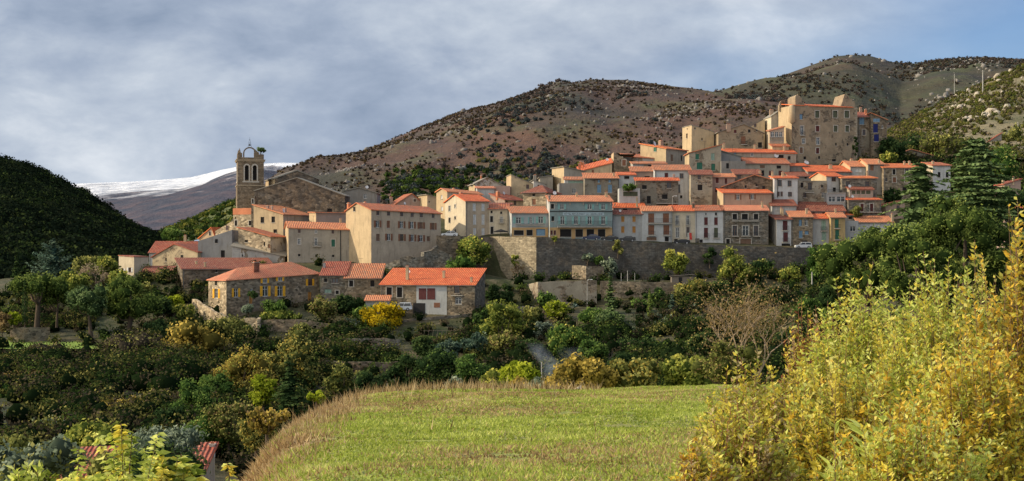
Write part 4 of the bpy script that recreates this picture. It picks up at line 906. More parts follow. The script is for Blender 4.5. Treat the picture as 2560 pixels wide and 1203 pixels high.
# ---- middle tier
H('stone_house', 'lit rubble stone house with a round window above the hotel', 1308, 1366, 358, 482, 545, D=1398, yaw=-14, prof='hip', rise=20, hipd=3, wall='lstone', roof='dark', d=8, wins=[(1334, 488, 7, 7, 'D'), (1335, 505, 9, 15, 'Cr'), (1386, 480, 8, 10, 'D')], ov=.6)
H('house', 'long grey unplastered wall with one window left of the blue shuttered house', 1398, 1462, 366, 458, 530, yaw=2, prof='flat', wall='grey', d=8, wins=[(1435, 477, 10, 12, 'W')])
H('veranda', 'small glazed veranda with a striped roof over the grey wall', 1412, 1463, 368, 450, 470, yaw=0, prof='back', rise=9, wall='offwhite', roof='old', d=5, cat='veranda', wins=[(1440, 455, 38, 6, 'Dp')])
H('stone_house', 'dark stone house with light blue shutters in the middle of the village', 1462, 1546, 362, 446, 545, yaw=2, prof='back', rise=14, wall='dpatch', roof='tile', wins=[(1498, 472, 10, 20, 'Cb'), (1525, 472, 10, 20, 'Cb'), (1497, 453, 6, 8, 'Db'), (1524, 453, 6, 8, 'Db')], chims=[(1534, 430, 442, 4)])
H('house', 'white house with a plant-filled terrace beside the blue-shuttered house', 1547, 1588, 364, 438, 545, yaw=0, prof='back', rise=10, wall='offwhite', roof='tile', d=7, wins=[(1567, 444, 13, 7, 'D'), (1565, 464, 11, 9, 'D')])
H('terrace', 'white garden terrace with a wide dark opening and potted plants', 1548, 1600, 356, 471, 550, yaw=0, prof='flat', wall='offwhite', d=5, cat='terrace', wins=[(1576, 485, 36, 11, 'Cv')])
H('house', 'ruined-looking grey house with collapsed balcony in the village centre', 1590, 1696, 359, 452, 548, yaw=1, prof='back', rise=7, wall='dpatch', roof='tile', wins=[(1611, 468, 12, 10, 'D'), (1622, 500, 10, 20, 'D'), (1673, 463, 12, 15, 'B'), (1662, 492, 14, 12, 'D')], bal=[(1640, 1693, 508, 498, 1.4)], chims=[(1684, 435, 446, 5, 'rose')])
H('house', 'narrow grey-fronted house with a long striped roof left of the tall white house', 1578, 1637, 370, 429, 500, yaw=0, prof='back', rise=13, wall='rose', roof='old', wins=[(1618, 443, 13, 5, 'D')])
H('house', 'tall white house with small dark windows in the village centre', 1637, 1726, 366, 426, 548, yaw=0, prof='back', rise=15, wall='white', roof='old', wins=[(1666, 438, 9, 11, 'Cd'), (1704, 440, 10, 13, 'B'), (1698, 472, 5, 22, 'B'), (1703, 492, 6, 7, 'D')])
H('stone_house', 'peeling stone house with putlog holes right of the tall white house', 1727, 1781, 362, 437, 550, yaw=0, prof='back', rise=12, wall='patch', roof='dark', wins=[(1748, 443, 8, 12, 'B'), (1750, 469, 12, 14, 'D')]+[(x, 457, 2.2, 2.2, 'D') for x in (1742, 1750, 1758, 1766)])
H('house', 'pink house with two brown windows below the grey terraces', 1781, 1837, 364, 443, 540, yaw=0, prof='ridge', rise=10, wall='rose', roof='tile', d=8, wins=[(1793, 451, 7, 14, 'Cd'), (1815, 453, 6, 14, 'Cd'), (1791, 475, 6, 12, 'Cd')])
H('house', 'narrow house with dark roof right of the pink house', 1837, 1902, 368, 436, 520, yaw=0, prof='back', rise=13, wall='patch', roof='dark', wins=[(1848, 441, 8, 13, 'B')], chims=[(1901, 435, 445, 5)])
H('stone_house', 'dark stone house with a broad lopsided gable', 1808, 1937, 361, 467, 540, yaw=0, eave2=452, prof='gable', rise=20, pk=.60, wall='dstone', roof='old', d=8, wins=[(1891, 463, 4, 6, 'D'), (1909, 469, 7, 8, 'D'), (1864, 467, 5, 7, 'D')], chims=[(1874, 437, 450, 9, 'salmon')])
H('house', 'salmon house with open brown shutters just above the rampart row', 1808, 1929, 354, 483, 560, A=1793, yaw=12, prof='back', rise=14, wall='salmon', lwall='cream', roof='tile', d=8, wins=[(1845, 493, 8, 13, 'W/r+'), (1881, 492, 8, 13, 'W/r+')])
H('house', 'white four-windowed house with two chimneys above the dark red roofs', 1936, 1994, 358, 446, 545, A=1925, yaw=4, prof='back', rise=9, wall='white', roof='tile', d=8, wins=[(1949, 458, 11, 16, 'B'), (1974, 459, 10, 15, 'B'), (1946, 485, 7, 12, 'B'), (1954, 485, 6, 12, 'B'), (1975, 486, 10, 12, 'B')], chims=[(1929, 428, 444, 5), (1957, 429, 444, 6)],
  extra=lambda s: panel(s, 1943.2, 1944.8, 446, 494, paint('k'), 'downpipe', .12))
H('house', 'white-walled house under broad dark red roofs above the row', 1930, 1991, 352, 515, 570, yaw=0, prof='back', rise=16, wall='offwhite', roof='dark', wins=[(1943, 522, 8, 9, 'Cw'), (1968, 522, 9, 9, 'Cw')])
H('house', 'long low house with wide dark red roof behind the ochre house', 1991, 2112, 354, 528, 575, yaw=0, prof='ridge', rise=24, wall='grey', roof='dark', d=12, wins=[(2034, 534, 7, 5, 'D'), (2060, 534, 9, 5, 'D')], chims=[(2005, 520, 534, 4, 'pgrey')])
H('house', 'yellow-grey stone house with an iron balcony right of the white four-windowed house', 1994, 2068, 362, 452, 540, yaw=0, prof='flat', wall='patch', d=9, wins=[(2005, 463, 7, 13, 'D'), (2025, 466, 10, 18, 'B'), (2012, 488, 8, 12, 'B'), (2058, 488, 8, 12, 'W'), (2055, 466, 5, 7, 'D')], bal=[(2011, 2034, 481, 471, .7)])
H('house', 'white house with a sunlit cream gable and railed terrace', 2066, 2105, 366, 441, 545, A=2027, yaw=38, prof='ridge', pk=.5, rise=11, wall='white', lwall='cream', roof='tile', wins=[(2084, 447, 10, 13, 'B'), (2086, 474, 8, 10, 'D')])
H('terrace', 'white concrete terrace on posts with glazed lower floor', 2069, 2114, 358, 482, 530, yaw=0, prof='flat', wall='pgrey', d=5, cat='terrace', wins=[(2080, 498, 17, 14, 'Wp'), (2102, 498, 20, 14, 'Wp')], bal=[(2069, 2114, 482, 474, .3)])
def letters(s):
    mb = MB()                                # a few weathered painted letters, no longer legible
    O, U, N, L = s.face('F')
    for i, px in enumerate((2129, 2133, 2137.5, 2142.5, 2147)):
        a, z, _ = s.pick(px, 460, 'F'); mb.wbox(O, U, N, a, a+.08, z-.15, z+.25, .0, .03)
        if i != 2: mb.wbox(O, U, N, a+.08, a+.3, z+.17, z+.25, 0, .03)
        if i % 2: mb.wbox(O, U, N, a+.3, a+.38, z-.1, z+.25, 0, .03)
    mb.build('painted_letters', paint('k'), s.root)
H('stone_house', 'stone house with brick-arched windows and faded letters between them', 2105, 2192, 364, 446, 540, yaw=0, prof='back', rise=9, wall='gstone', roof='tile', wins=[(2120, 460, 10, 14, 'B'), (2168, 461, 10, 14, 'B')], chims=[(2168, 424, 439, 4)], extra=letters, d=8)
H('veranda', 'glazed wooden veranda on the front of the arched-window stone house', 2124, 2183, 361, 474, 500, yaw=0, prof='back', rise=7, wall='greige', roof='dark', d=3, cat='veranda', wins=[(2134, 481, 9, 9, 'Dv'), (2146, 481, 9, 9, 'Dv'), (2158, 481, 9, 9, 'Dv'), (2171, 481, 11, 9, 'Dv')], dishes=[(2122, 482, 4)])
H('stone_house', 'low stone house with two tall brown windows and a balcony below the veranda', 2121, 2203, 356, 500, 560, yaw=0, prof='back', rise=9, wall='gstone', roof='tile', wins=[(2155, 519, 8, 19, 'Cd+'), (2179, 519, 8, 19, 'Cd+')], bal=[(2145, 2203, 530, 521, .8)], dishes=[(2131, 504, 3.5)], d=8)
# ---- left shoulder of the upper village
H('house', 'pale stone house behind with a rounded lit end under a low gable', 1187, 1265, 384, 460, 530, A=1172, yaw=20, eave2=468, prof='gable', rise=18, pk=.38, wall='wpatch', lwall='cream', roof='slab', wins=[(1180, 462, 4, 10, 'D', 'L')], d=9, chims=[(1202, 434, 446, 4, 'terra')])
H('house', 'plain white house with a thin strip of roof below the low gable', 1193, 1236, 375, 471, 530, yaw=4, prof='back', rise=7, wall='offwhite', roof='pink', d=7)
H('house', 'pinkish walled annex with sloping top left of the lit triangular gable', 1235, 1276, 376, 465, 530, yaw=0, prof='flat', wall='rose', d=7)
H('stone_house', 'lit stone house with a shed-shaped gable and one brown window', 1278, 1336, 378, 462, 520, A=1266, yaw=8, prof='left', rise=24, wall='lpatch', lwall='cream', roof='slab', d=9, wins=[(1319, 467, 7, 11, 'B')], ov=.15, extra=None)
H('house', 'low grey wing with a stone roof right of the lit triangular gable', 1334, 1364, 377, 461, 520, yaw=4, prof='left', rise=9, wall='wpatch', roof='slab', d=8, wins=[(1346, 466, 4, 8, 'D')], chims=[(1337, 437, 456, 7, 'greige')])
H('house', 'cream house with two windows and a red-brown roof right of the small white dish', 1262, 1309, 368, 500, 545, A=1226, yaw=24, prof='back', rise=16, wall='cream', lwall='rose', roof='red', wins=[(1267, 508, 6, 12, 'B'), (1287, 507, 6, 12, 'B')], dishes=[(1259, 484, 4)], chims=[(1240, 485, 500, 9, 'terra')])
H('house', 'little cream house tucked left of the hotel under a brown roof', 1227, 1280, 356, 512, 560, yaw=2, prof='back', rise=5, wall='cream', roof='dark', d=5)
H('house', 'cream block with sunlit left side on the shoulder of the hill', 1410, 1462, 382, 428, 500, A=1380, yaw=28, prof='left', rise=10, wall='greige', lwall='cream', roof='slab', d=8)
H('house', 'low grey house left of the sunlit cream block', 1350, 1382, 384, 444, 500, yaw=2, prof='right', rise=4, wall='greige', roof='slab', d=8)
H('house', 'cream house with an orange roof rising to the right and two chimney stacks', 1448, 1530, 386, 429, 480, yaw=0, eave2=408, prof='back', rise=16, wall='cream', roof='tile', wins=[(1459, 433, 5, 8, 'Cr'), (1482, 429, 5, 9, 'Cr')], chims=[(1452, 402, 421, 5, 'terra'), (1458, 404, 420, 4, 'terra'), (1436, 412, 430, 5, 'terra')], dishes=[(1517, 400, 4)], d=9)
H('stone_house', 'grey gabled stone house with one brown shuttered window on the skyline', 1534, 1590, 388, 381, 450, A=1528, yaw=10, eave2=412, prof='flat', wall='stone', lwall='cream', d=9, wins=[(1560, 407, 9, 15, 'Cr+')])
H('house', 'low house with long orange roof behind the grey gable', 1558, 1642, 396, 392, 450, yaw=0, eave2=397, prof='back', rise=12, wall='wpatch', roof='tile', d=8)
H('house', 'small house with a brown ribbed roof above the long striped roofs', 1582, 1666, 380, 410, 450, yaw=0, prof='back', rise=9, wall='wpatch', roof='old', wins=[(1625, 415, 10, 5, 'D')], d=7)
H('house', 'cream house with a white tarpaulin on its roof', 1665, 1718, 393, 372, 440, A=1601, yaw=44, prof='back', rise=16, wall='greige', lwall='cream', roof='tile', wins=[(1638, 374, 7, 10, 'Dg', 'L'), (1680, 395, 6, 16, 'Cs'), (1704, 396, 4, 14, 'D')], chims=[(1654, 347, 362, 12, 'salmon')], dishes=[(1633, 380, 6)])
H('house', 'brown-grey house with green shutters under a roof sloping down to the left', 1723, 1803, 380, 383, 450, A=1712, yaw=9, prof='right', rise=20, wall='patch', lwall='cream', roof='tile', d=9, wins=[(1743, 392, 9, 14, 'Cg'), (1782, 392, 9, 17, 'Cp'), (1749, 415, 14, 17, 'Cg'), (1783, 418, 10, 17, 'Dg')], ov=.4)
H('house', 'grey house with a flat white-edged top in the shade below the upper roofs', 1803, 1864, 378, 403, 450, yaw=0, prof='flat', wall='grey', d=8, wins=[(1819, 415, 7, 14, 'D')])
H('house', 'grey house with roof slanting down to the right beneath the stone gable', 1803, 1852, 386, 392, 440, yaw=0, prof='left', rise=14, wall='concrete', roof='slab', d=6)
# ---- top of the village
H('house', 'square cream tower-like house alone on the skyline', 1729, 1785, 408, 329, 400, A=1706, yaw=20, prof='left', rise=15, wall='cream', roof='slab', wins=[(1717, 340, 4, 13, 'B', 'L'), (1755, 348, 3, 6, 'D'), (1737, 321, 3, 4, 'D'), (1718, 322, 2.5, 3, 'D', 'L')], ov=.1, d=None)
H('stone_house', 'weathered stone house with broad low gable and an arched passage', 1796, 1909, 404, 331, 400, yaw=0, eave2=333, prof='gable', rise=21, pk=.56, wall='castle', roof='slab', d=9, wins=[(1838, 329, 6, 8, 'Cd'), (1873, 328, 6, 8, 'D'), (1891, 326, 3, 4, 'D'), (1858, 351, 11, 20, 'Cr'), (1900, 363, 10, 14, 'D')], chims=[(1821, 309, 322, 11, 'salmon')], bal=[(1852, 1868, 361, 354, .5)])
H('house', 'long cream wing climbing towards the castle', 1862, 1912, 414, 325, 380, yaw=0, eave2=298, prof='flat', wall='cream', d=7, wins=[(1888, 314, 6, 8, 'B')])
H('house', 'tall sunlit cream wall with sloping top against the castle', 1928, 1948, 410, 292, 380, A=1909, yaw=26, prof='right', rise=14, wall='greige', lwall='lcream', roof='slab', d=None, chims=[(1929, 273, 288, 9, 'salmon')], ov=.15)
H('veranda', 'rusty iron glasshouse at the foot of the castle corner', 1924, 1960, 401, 328, 375, yaw=0, eave2=318, prof='back', rise=4, wall='beige', roof='old', cat='veranda', d=4, wins=[(1931, 336, 9, 13, 'We'), (1942, 336, 9, 13, 'We'), (1952, 336, 8, 13, 'We')], bal=[(1924, 1959, 352, 344, .2)])
H('shed', 'tiny orange-roofed lean-to under the iron glasshouse', 1931, 1972, 397, 366, 385, yaw=0, prof='back', rise=8, wall='cream', roof='tile', d=4)
H('house', 'long low house with a thin orange roof directly below the castle', 1812, 1990, 392, 381, 430, yaw=0, eave2=384, prof='back', rise=12, wall='greige', roof='tile', d=6, wins=[(1837, 384, 7, 10, 'Db'), (1880, 386, 8, 10, 'W'), (1952, 392, 14, 9, 'D'), (1973, 395, 7, 9, 'D')], chims=[(1809, 359, 376, 6), (1887, 359, 372, 5), (1961, 364, 378, 5)])
H('house', 'wide house with arched attic windows and a large dish on its orange roof', 1863, 1974, 384, 409, 460, yaw=0, eave2=411, prof='back', rise=19, wall='greige', roof='tile', wins=[(1906, 417, 12, 8, 'Cs'), (1947, 418, 11, 8, 'D'), (1906, 433, 9, 14, 'D'), (1928, 433, 11, 12, 'Cd'), (1951, 433, 9, 12, 'Cd')], dishes=[(1940, 390, 6)], d=8)
H('house', 'small house with orange roof right of the large dish', 1974, 2018, 386, 415, 445, yaw=0, prof='back', rise=9, wall='grey', roof='tile', d=6, dishes=[(2016, 402, 4), (2018, 412, 4)])
H('house', 'low dark-roofed house below the small orange roof', 1974, 2032, 378, 441, 470, yaw=0, prof='back', rise=13, wall='grey', roof='dark', d=6, wins=[(2014, 445, 6, 5, 'D')])
H('house', 'house with the widest orange roof in the middle of the upper village', 2020, 2127, 380, 429, 470, yaw=0, eave2=431, prof='back', rise=20, wall='grey', roof='tile', chims=[(2076, 411, 424, 8)], d=9)
H('house', 'white-fronted house with lit cream side below the castle end', 2126, 2172, 382, 417, 460, A=2093, yaw=30, prof='ridge', rise=17, wall='offwhite', lwall='cream', roof='tile', wins=[(2147, 427, 16, 8, 'Cw')], chims=[(2113, 400, 416, 4), (2129, 402, 430, 6)])
H('house', 'grey house with brown door and lit sloping roof edge', 2170, 2209, 380, 411, 470, A=2138, yaw=30, prof='ridge', rise=16, wall='grey', lwall='cream', roof='tile', wins=[(2180, 420, 9, 14, 'Cr')], chims=[(2198, 398, 410, 4)])
H('stone_house', 'long stone house with white window surrounds at the right of the upper village', 2209, 2300, 378, 420, 490, yaw=0, prof='back', rise=15, wall='stone', roof='tile', d=9, wins=[(2235, 430, 7, 13, 'D+'), (2267, 428, 9, 14, 'B+'), (2236, 450, 9, 13, 'Cr+'), (2267, 449, 9, 14, 'Cr+'), (2216, 449, 5, 9, 'B'), (2262, 474, 10, 12, 'D')], chims=[(2261, 402, 414, 4), (2273, 402, 414, 5)])
H('house', 'white house with a lit gable behind the layered cedar', 2332, 2376, 382, 414, 480, A=2306, yaw=22, prof='back', rise=11, wall='white', lwall='lcream', roof='tile', wins=[(2348, 437, 7, 13, 'D'), (2368, 437, 7, 13, 'D')], chims=[(2332, 402, 412, 5)], d=7)
# ---- castle
cs = H('castle', 'huge tall ruined castle keep with ragged towers at the top of the village', 1979, 2143, 402, 264, 412, A=1946, yaw=12, prof='flat', wall='castle', lwall='cream', cat='castle',
  wins=[(2003, 292, 8, 13, 'Db'), (2043, 286, 10, 17, 'Dv+'), (2088, 286, 11, 17, 'Dv+'), (2117, 286, 11, 17, 'Dv+'), (2005, 326, 8, 22, 'W+'), (2044, 322, 9, 14, 'Cd+'), (2089, 322, 9, 15, 'Dv+'), (2118, 322, 9, 15, 'Dv+'), (2009, 353, 7, 12, 'W+'), (2045, 353, 8, 17, 'Wb+'), (2090, 361, 4, 7, 'D'), (2119, 361, 4, 7, 'D'),
        (2003, 376, 8, 14, 'Cs+'), (2044, 377, 8, 14, 'Cd+'), (2012, 395, 6, 7, 'D'), (2048, 394, 5, 7, 'D'), (2085, 401, 10, 6, 'D')], bal=[(2000, 2011, 338, 330, .5)])
def castle_top(s):
    w_, d_ = s.w, s.d; k = s.loc.y/F; z = lambda py: (412-py)*k
    X = lambda px, py=300: s.pick(px, py, 'F')[0]
    m = WALL['castle'](); mc = WALL['cream']()
    def slab(x0, x1, zf, zb_, y0, y1, nm='roof'):
        mb = MB(); L = math.hypot(y1-y0, zb_-zf)
        mb.quad([(x0, y0, zf), (x1, y0, zf), (x1, y1, zb_), (x0, y1, zb_)], 0, [(x0, 0), (x1, 0), (x1, L), (x0, L)])
        lo = [(x0, y0, zf-.2), (x1, y0, zf-.2), (x1, y1, zb_-.2), (x0, y1, zb_-.2)]; hi = [(x0, y0, zf), (x1, y0, zf), (x1, y1, zb_), (x0, y1, zb_)]
        mb.quad(lo[::-1])
        for i in range(4): mb.quad([lo[i], lo[(i+1) % 4], hi[(i+1) % 4], hi[i]])
        return mb.build(nm, ROOF['tile'](), s.root)
    slab(.1, X(2012), z(270)+.9, z(254), -.3, 6.5); slab(X(2022), X(2132), z(262.5), z(252), -.35, 6.5)
    def ragged(x0, x1, y0, y1, zb_, tops, mat, nm, mi=None):
        mb = MB(); n = len(tops)-1
        for i in range(n):
            xa, xb = x0+(x1-x0)*i/n, x0+(x1-x0)*(i+1)/n
            mb.hexa([(xa, y0, zb_), (xb, y0, zb_), (xb, y1, zb_), (xa, y1, zb_), (xa, y0, tops[i]), (xb, y0, tops[i+1]), (xb, y1, tops[i+1]-.3), (xa, y1, tops[i]-.3)])
        mb.build(nm, mat, s.root)
    ragged(X(1990), X(2013), .4, 5.0, z(270), [z(241), z(237), z(237), z(235), z(239), z(238), z(247), z(243), z(254), z(250), z(262)], m, 'ruined_turret')
    ragged(-.5, X(1990), 6.5, 7.3, z(272), [z(258), z(246), z(242), z(243), z(241)], m, 'ruined_wall')
    ragged(X(2106), X(2143), 1.0, 6.5, z(266), [z(261), z(252), z(240), z(229), z(228), z(232), z(233), z(241), z(240), z(248), z(246), z(257)], m, 'ruined_turret')
    mb = MB(); mb.tube([(.1, .1, z(310)), (.1, .1, z(304)), (.1, .1, z(268)), (.1, .1, z(263))], [.15, 1.0, 1.0, .6], 12); mb.build('corner_turret', mc, s.root, smooth=True)
    rg = random.Random(4); mb = MB()       # pale quoins up the corners
    for i in range(26):
        zz = i*.66; l = .5+.4*(i % 2)
        mb.box(w_-l, w_+.04, -.05, .3, zz, zz+.55)
    mb.build('quoins', M('castle_quoins', _plain, (.36, .30, .22), .9), s.root)
    mb = MB(); mb.tube([(X(2020), 3, z(254)), (X(2020), 3, z(232))], [.05, .03], 4); mb.build('antenna', IRON(), s.root)
castle_top(cs)
H('house', 'stone house with a blue-tinted window and red roof behind the castle', 2146, 2178, 412, 293, 400, yaw=0, prof='back', rise=19, wall='dpatch', roof='red', d=9, wins=[(2154, 303, 13, 17, 'Cb'), (2160, 331, 8, 14, 'B+')], chims=[(2152, 268, 282, 6, 'salmon'), (2166, 272, 286, 5, 'terra')])
H('stone_house', 'dark stone house with deep blue doors at the right of the castle', 2178, 2217, 410, 296, 400, yaw=0, eave2=300, prof='left', rise=12, wall='dstone', roof='old', d=8, wins=[(2191, 301, 16, 8, 'Cb'), (2189, 321, 12, 22, 'Cn'), (2191, 345, 12, 18, 'Cn'), (2206, 317, 4, 8, 'Wb')])
H('ruin', 'low ruined stone house with sunken roof among scrub right of the castle', 2244, 2342, 424, 386, 420, yaw=0, eave2=392, prof='gable', rise=14, pk=.35, wall='dpatch', roof='old', d=7, wins=[(2258, 381, 16, 8, 'D'), (2322, 392, 9, 10, 'D')])
H('house', 'lone house with a slanting red roof on the scrub hillside', 2465, 2504, 470, 358, 390, A=2452, yaw=18, prof='right', rise=24, wall='grey', lwall='cream', roof='red', d=10)
H('house', 'pinkish house with two pale chimneys glimpsed right of the tall cedar', 2512, 2552, 330, 461, 500, A=2484, yaw=-4, prof='right', rise=12, wall='rose', roof='red', d=7, chims=[(2507, 446, 466, 5), (2534, 444, 458, 4)], wins=[(2520, 474, 6, 8, 'D')])
H('house', 'orange-roofed house with cream openings at the right edge of the picture', 2512, 2575, 300, 529, 575, yaw=0, prof='back', rise=14, wall='rose', roof='tile', d=6, wins=[(2529, 528, 5, 5, 'We'), (2541, 530, 6, 5, 'We')], chims=[(2532, 510, 526, 4)])
# ---- the roof in the valley, bottom left
H('house', 'long low house with deep red tiled roof among the trees at the bottom', 132, 506, 118, 1197, 1235, yaw=2, prof='back', rise=46, d=6, wall='greige', roof='red', eave2=1183, ov=.3, chims=[(156, 1152, 1168, 12, 'offwhite'), (538, 1106, 1122, 12, 'white')])
# ------------------------------------------------------------------ trees and shrubs
LM = {  # dark, mid, light leaf colours
 'olive': ((.034, .042, .012), (.14, .145, .04), (.32, .29, .09)), 'green': ((.018, .040, .010), (.065, .110, .025), (.16, .21, .05)),
 'dark': ((.008, .018, .007), (.030, .052, .018), (.075, .10, .03)), 'pine': ((.016, .030, .008), (.085, .115, .026), (.21, .24, .06)),
 'cedar': ((.018, .032, .014), (.075, .115, .042), (.17, .21, .085)), 'bluec': ((.014, .030, .022), (.055, .085, .060), (.13, .17, .11)),
 'yellow': ((.20, .15, .01), (.62, .46, .02), (.85, .62, .03)), 'lime': ((.10, .14, .012), (.32, .38, .03), (.52, .55, .06)),
 'gold': ((.055, .050, .012), (.24, .18, .04), (.46, .34, .08)), 'rust': ((.040, .028, .014), (.14, .098, .045), (.26, .19, .085)),
 'ygreen': ((.035, .055, .012), (.15, .17, .035), (.40, .36, .08)), 'silver': ((.035, .050, .035), (.12, .15, .10), (.26, .29, .20)),
 'tan': ((.08, .06, .04), (.22, .17, .11), (.40, .32, .21)), 'heath': ((.022, .020, .016), (.065, .055, .035), (.15, .12, .07)),
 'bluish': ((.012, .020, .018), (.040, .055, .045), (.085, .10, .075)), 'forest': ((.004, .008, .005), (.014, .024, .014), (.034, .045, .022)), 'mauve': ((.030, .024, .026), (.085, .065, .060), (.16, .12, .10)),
}
for _k in list(LM):
    LM['u'+_k] = tuple(mul(c, f) for c, f in zip(LM[_k], (.6, .75, .85)))  # darkened copies for ground cover, shade put into the leaf colour
    if _k not in ('yellow', 'lime'): LM[_k] = tuple(mul(c, f) for c, f in zip(LM[_k], (1.5, 1.8, 1.7)))
LM['ubluish'] = ((.020, .027, .028), (.048, .060, .060), (.085, .098, .095)); LM['umauve'] = ((.045, .036, .034), (.092, .072, .064), (.145, .115, .105))  # bluish hill-wood colour also carries haze and shadow on the slopes
def leafm(k, tr=.3): return M('leaves_'+k, _leaf, *LM[k][:2], trans=tr, c3=LM[k][2])
BARK = lambda: M('bark', _bark)
PALEB = lambda: M('pale_bark', _bark, (.26, .21, .16))

def crown_pts(rng, clumps, n, W, Hc, z0, rc, flat=.9, shape='round', shell=(.6, 1.05)):
    """leaf centres, outward directions and tints for a crown made of leaf clumps"""
    C = []; k = 0
    while len(C) < clumps:
        d = rng.normal(0, 1, 3); d /= np.linalg.norm(d); r = rng.uniform(.25, 1)**.5
        p = d*r
        if shape == 'dome' and p[2] < -.25: continue
        if shape == 'umbrella': p[2] = abs(p[2])*.8-.1*rng.random()
        C.append(p)
    C = np.array(C); rad = rc*W*rng.uniform(.65, 1.25, clumps)
    C = C*np.array([W/2, W/2, Hc/2])*np.array([.80, .80, .82]); C[:, 2] += z0+Hc/2
    i = rng.integers(0, clumps, n); d = rng.normal(0, 1, (n, 3)); d /= np.linalg.norm(d, axis=1, keepdims=True)
    P = C[i]+d*(rad[i]*rng.uniform(*shell, n))[:, None]*np.array([1, 1, flat])
    P[:, 2] = np.maximum(P[:, 2], z0*.3)
    ct = rng.uniform(.15, .75, clumps)
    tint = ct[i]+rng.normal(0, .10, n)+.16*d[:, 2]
    return C, rad, P, d, np.clip(tint, 0, 1)

_PH = (1+5**.5)/2
ICOV = np.array([(-1, _PH, 0), (1, _PH, 0), (-1, -_PH, 0), (1, -_PH, 0), (0, -1, _PH), (0, 1, _PH), (0, -1, -_PH), (0, 1, -_PH), (_PH, 0, -1), (_PH, 0, 1), (-_PH, 0, -1), (-_PH, 0, 1)], float)/1.9
ICOF = np.array([(0, 11, 5), (0, 5, 1), (0, 1, 7), (0, 7, 10), (0, 10, 11), (1, 5, 9), (5, 11, 4), (11, 10, 2), (10, 7, 6), (7, 1, 8), (3, 9, 4), (3, 4, 2), (3, 2, 6), (3, 6, 8), (3, 8, 9), (4, 9, 5), (2, 4, 11), (6, 2, 10), (8, 6, 7), (9, 8, 1)])
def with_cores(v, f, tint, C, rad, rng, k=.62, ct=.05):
    """add a dark core to each clump of a leaf mesh, standing in for its inner shade (quads; the ico triangles repeat a corner)"""
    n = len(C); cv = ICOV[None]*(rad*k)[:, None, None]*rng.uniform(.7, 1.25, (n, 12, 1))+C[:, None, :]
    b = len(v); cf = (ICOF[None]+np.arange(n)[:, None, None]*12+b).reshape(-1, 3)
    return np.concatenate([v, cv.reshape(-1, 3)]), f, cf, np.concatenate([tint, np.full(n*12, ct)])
def mixed_mesh(name, v, fq, ft, mats, tint, parent=None, midx=None):
    me = bpy.data.meshes.new(name); me.vertices.add(len(v)); me.vertices.foreach_set('co', np.ascontiguousarray(v, dtype=np.float32).ravel())
    nl = len(fq)*4+len(ft)*3; me.loops.add(nl); me.loops.foreach_set('vertex_index', np.concatenate([fq.ravel(), ft.ravel()]).astype(np.int32))
    nf = len(fq)+len(ft); me.polygons.add(nf)
    me.polygons.foreach_set('loop_start', np.concatenate([np.arange(len(fq))*4, len(fq)*4+np.arange(len(ft))*3]).astype(np.int32))
    for m in mats: me.materials.append(m)
    if midx is not None: me.polygons.foreach_set('material_index', np.concatenate([midx, np.zeros(len(ft))]).astype(np.int32))
    a = me.attributes.new('tint', 'FLOAT', 'POINT'); a.data.foreach_set('value', np.asarray(tint, dtype=np.float32))
    me.update(calc_edges=True); me.validate()
    o = bpy.data.objects.new(name, me); COL.objects.link(o)
    if parent: o.parent = parent
    return o

def tree(name, label, px, pyb, pyt, wpx, Y, leaf, cat='tree', n=1500, size=None, clumps=24, rc=.20, trunk=.22, shape='round', bark=None, seed=None, group=None, tr=.3, sink=.6, aspect=.7, limbs=7, extra_leaf=None, core=.62):
    n = int(n*1.5); wpx *= 1.12; seed = seed if seed is not None else int(px*7+pyt*13)
    rng = np.random.default_rng(seed); k = Y/F; Ht = (pyb-pyt)*k; W = wpx*k
    loc = at(px, pyb, Y); root = empty(name, loc); tag(root, label, cat, group)
    z0 = Ht*trunk; size = (size or max(.22, min(.75, 5.2*k)))*1.18
    C, rad, P, d, tint = crown_pts(rng, clumps, n, W, Ht-z0, z0, rc, shape=shape)
    v, f = leaf_faces(P, d*.9, size, rng, aspect)
    mats = [leafm(leaf, tr)]; mi = None
    if extra_leaf: mats.append(leafm(extra_leaf, tr)); mi = (rng.random(n) < .25).astype(int)
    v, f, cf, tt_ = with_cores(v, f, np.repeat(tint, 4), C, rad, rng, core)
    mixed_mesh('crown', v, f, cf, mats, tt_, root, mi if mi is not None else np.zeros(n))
    mb = MB(); tw = max(.10, W*.035)
    top = Vector((W*.03, 0, z0+(Ht-z0)*.55)); mid = Vector((rng.uniform(-.04, .04)*W, 0, z0*.9+.2))
    mb.tube([(0, 0, -sink), mid, top], [tw*1.3, tw, tw*.35], 6)
    for j in rng.permutation(clumps)[:limbs]:
        e = Vector(C[j]); m = mid.lerp(e, .5)+Vector((0, 0, -.1*Ht)); mb.tube([mid, m, e], [tw*.55, tw*.38, tw*.12], 4)
    mb.build('trunk', (bark or BARK)(), root, smooth=True)
    return root

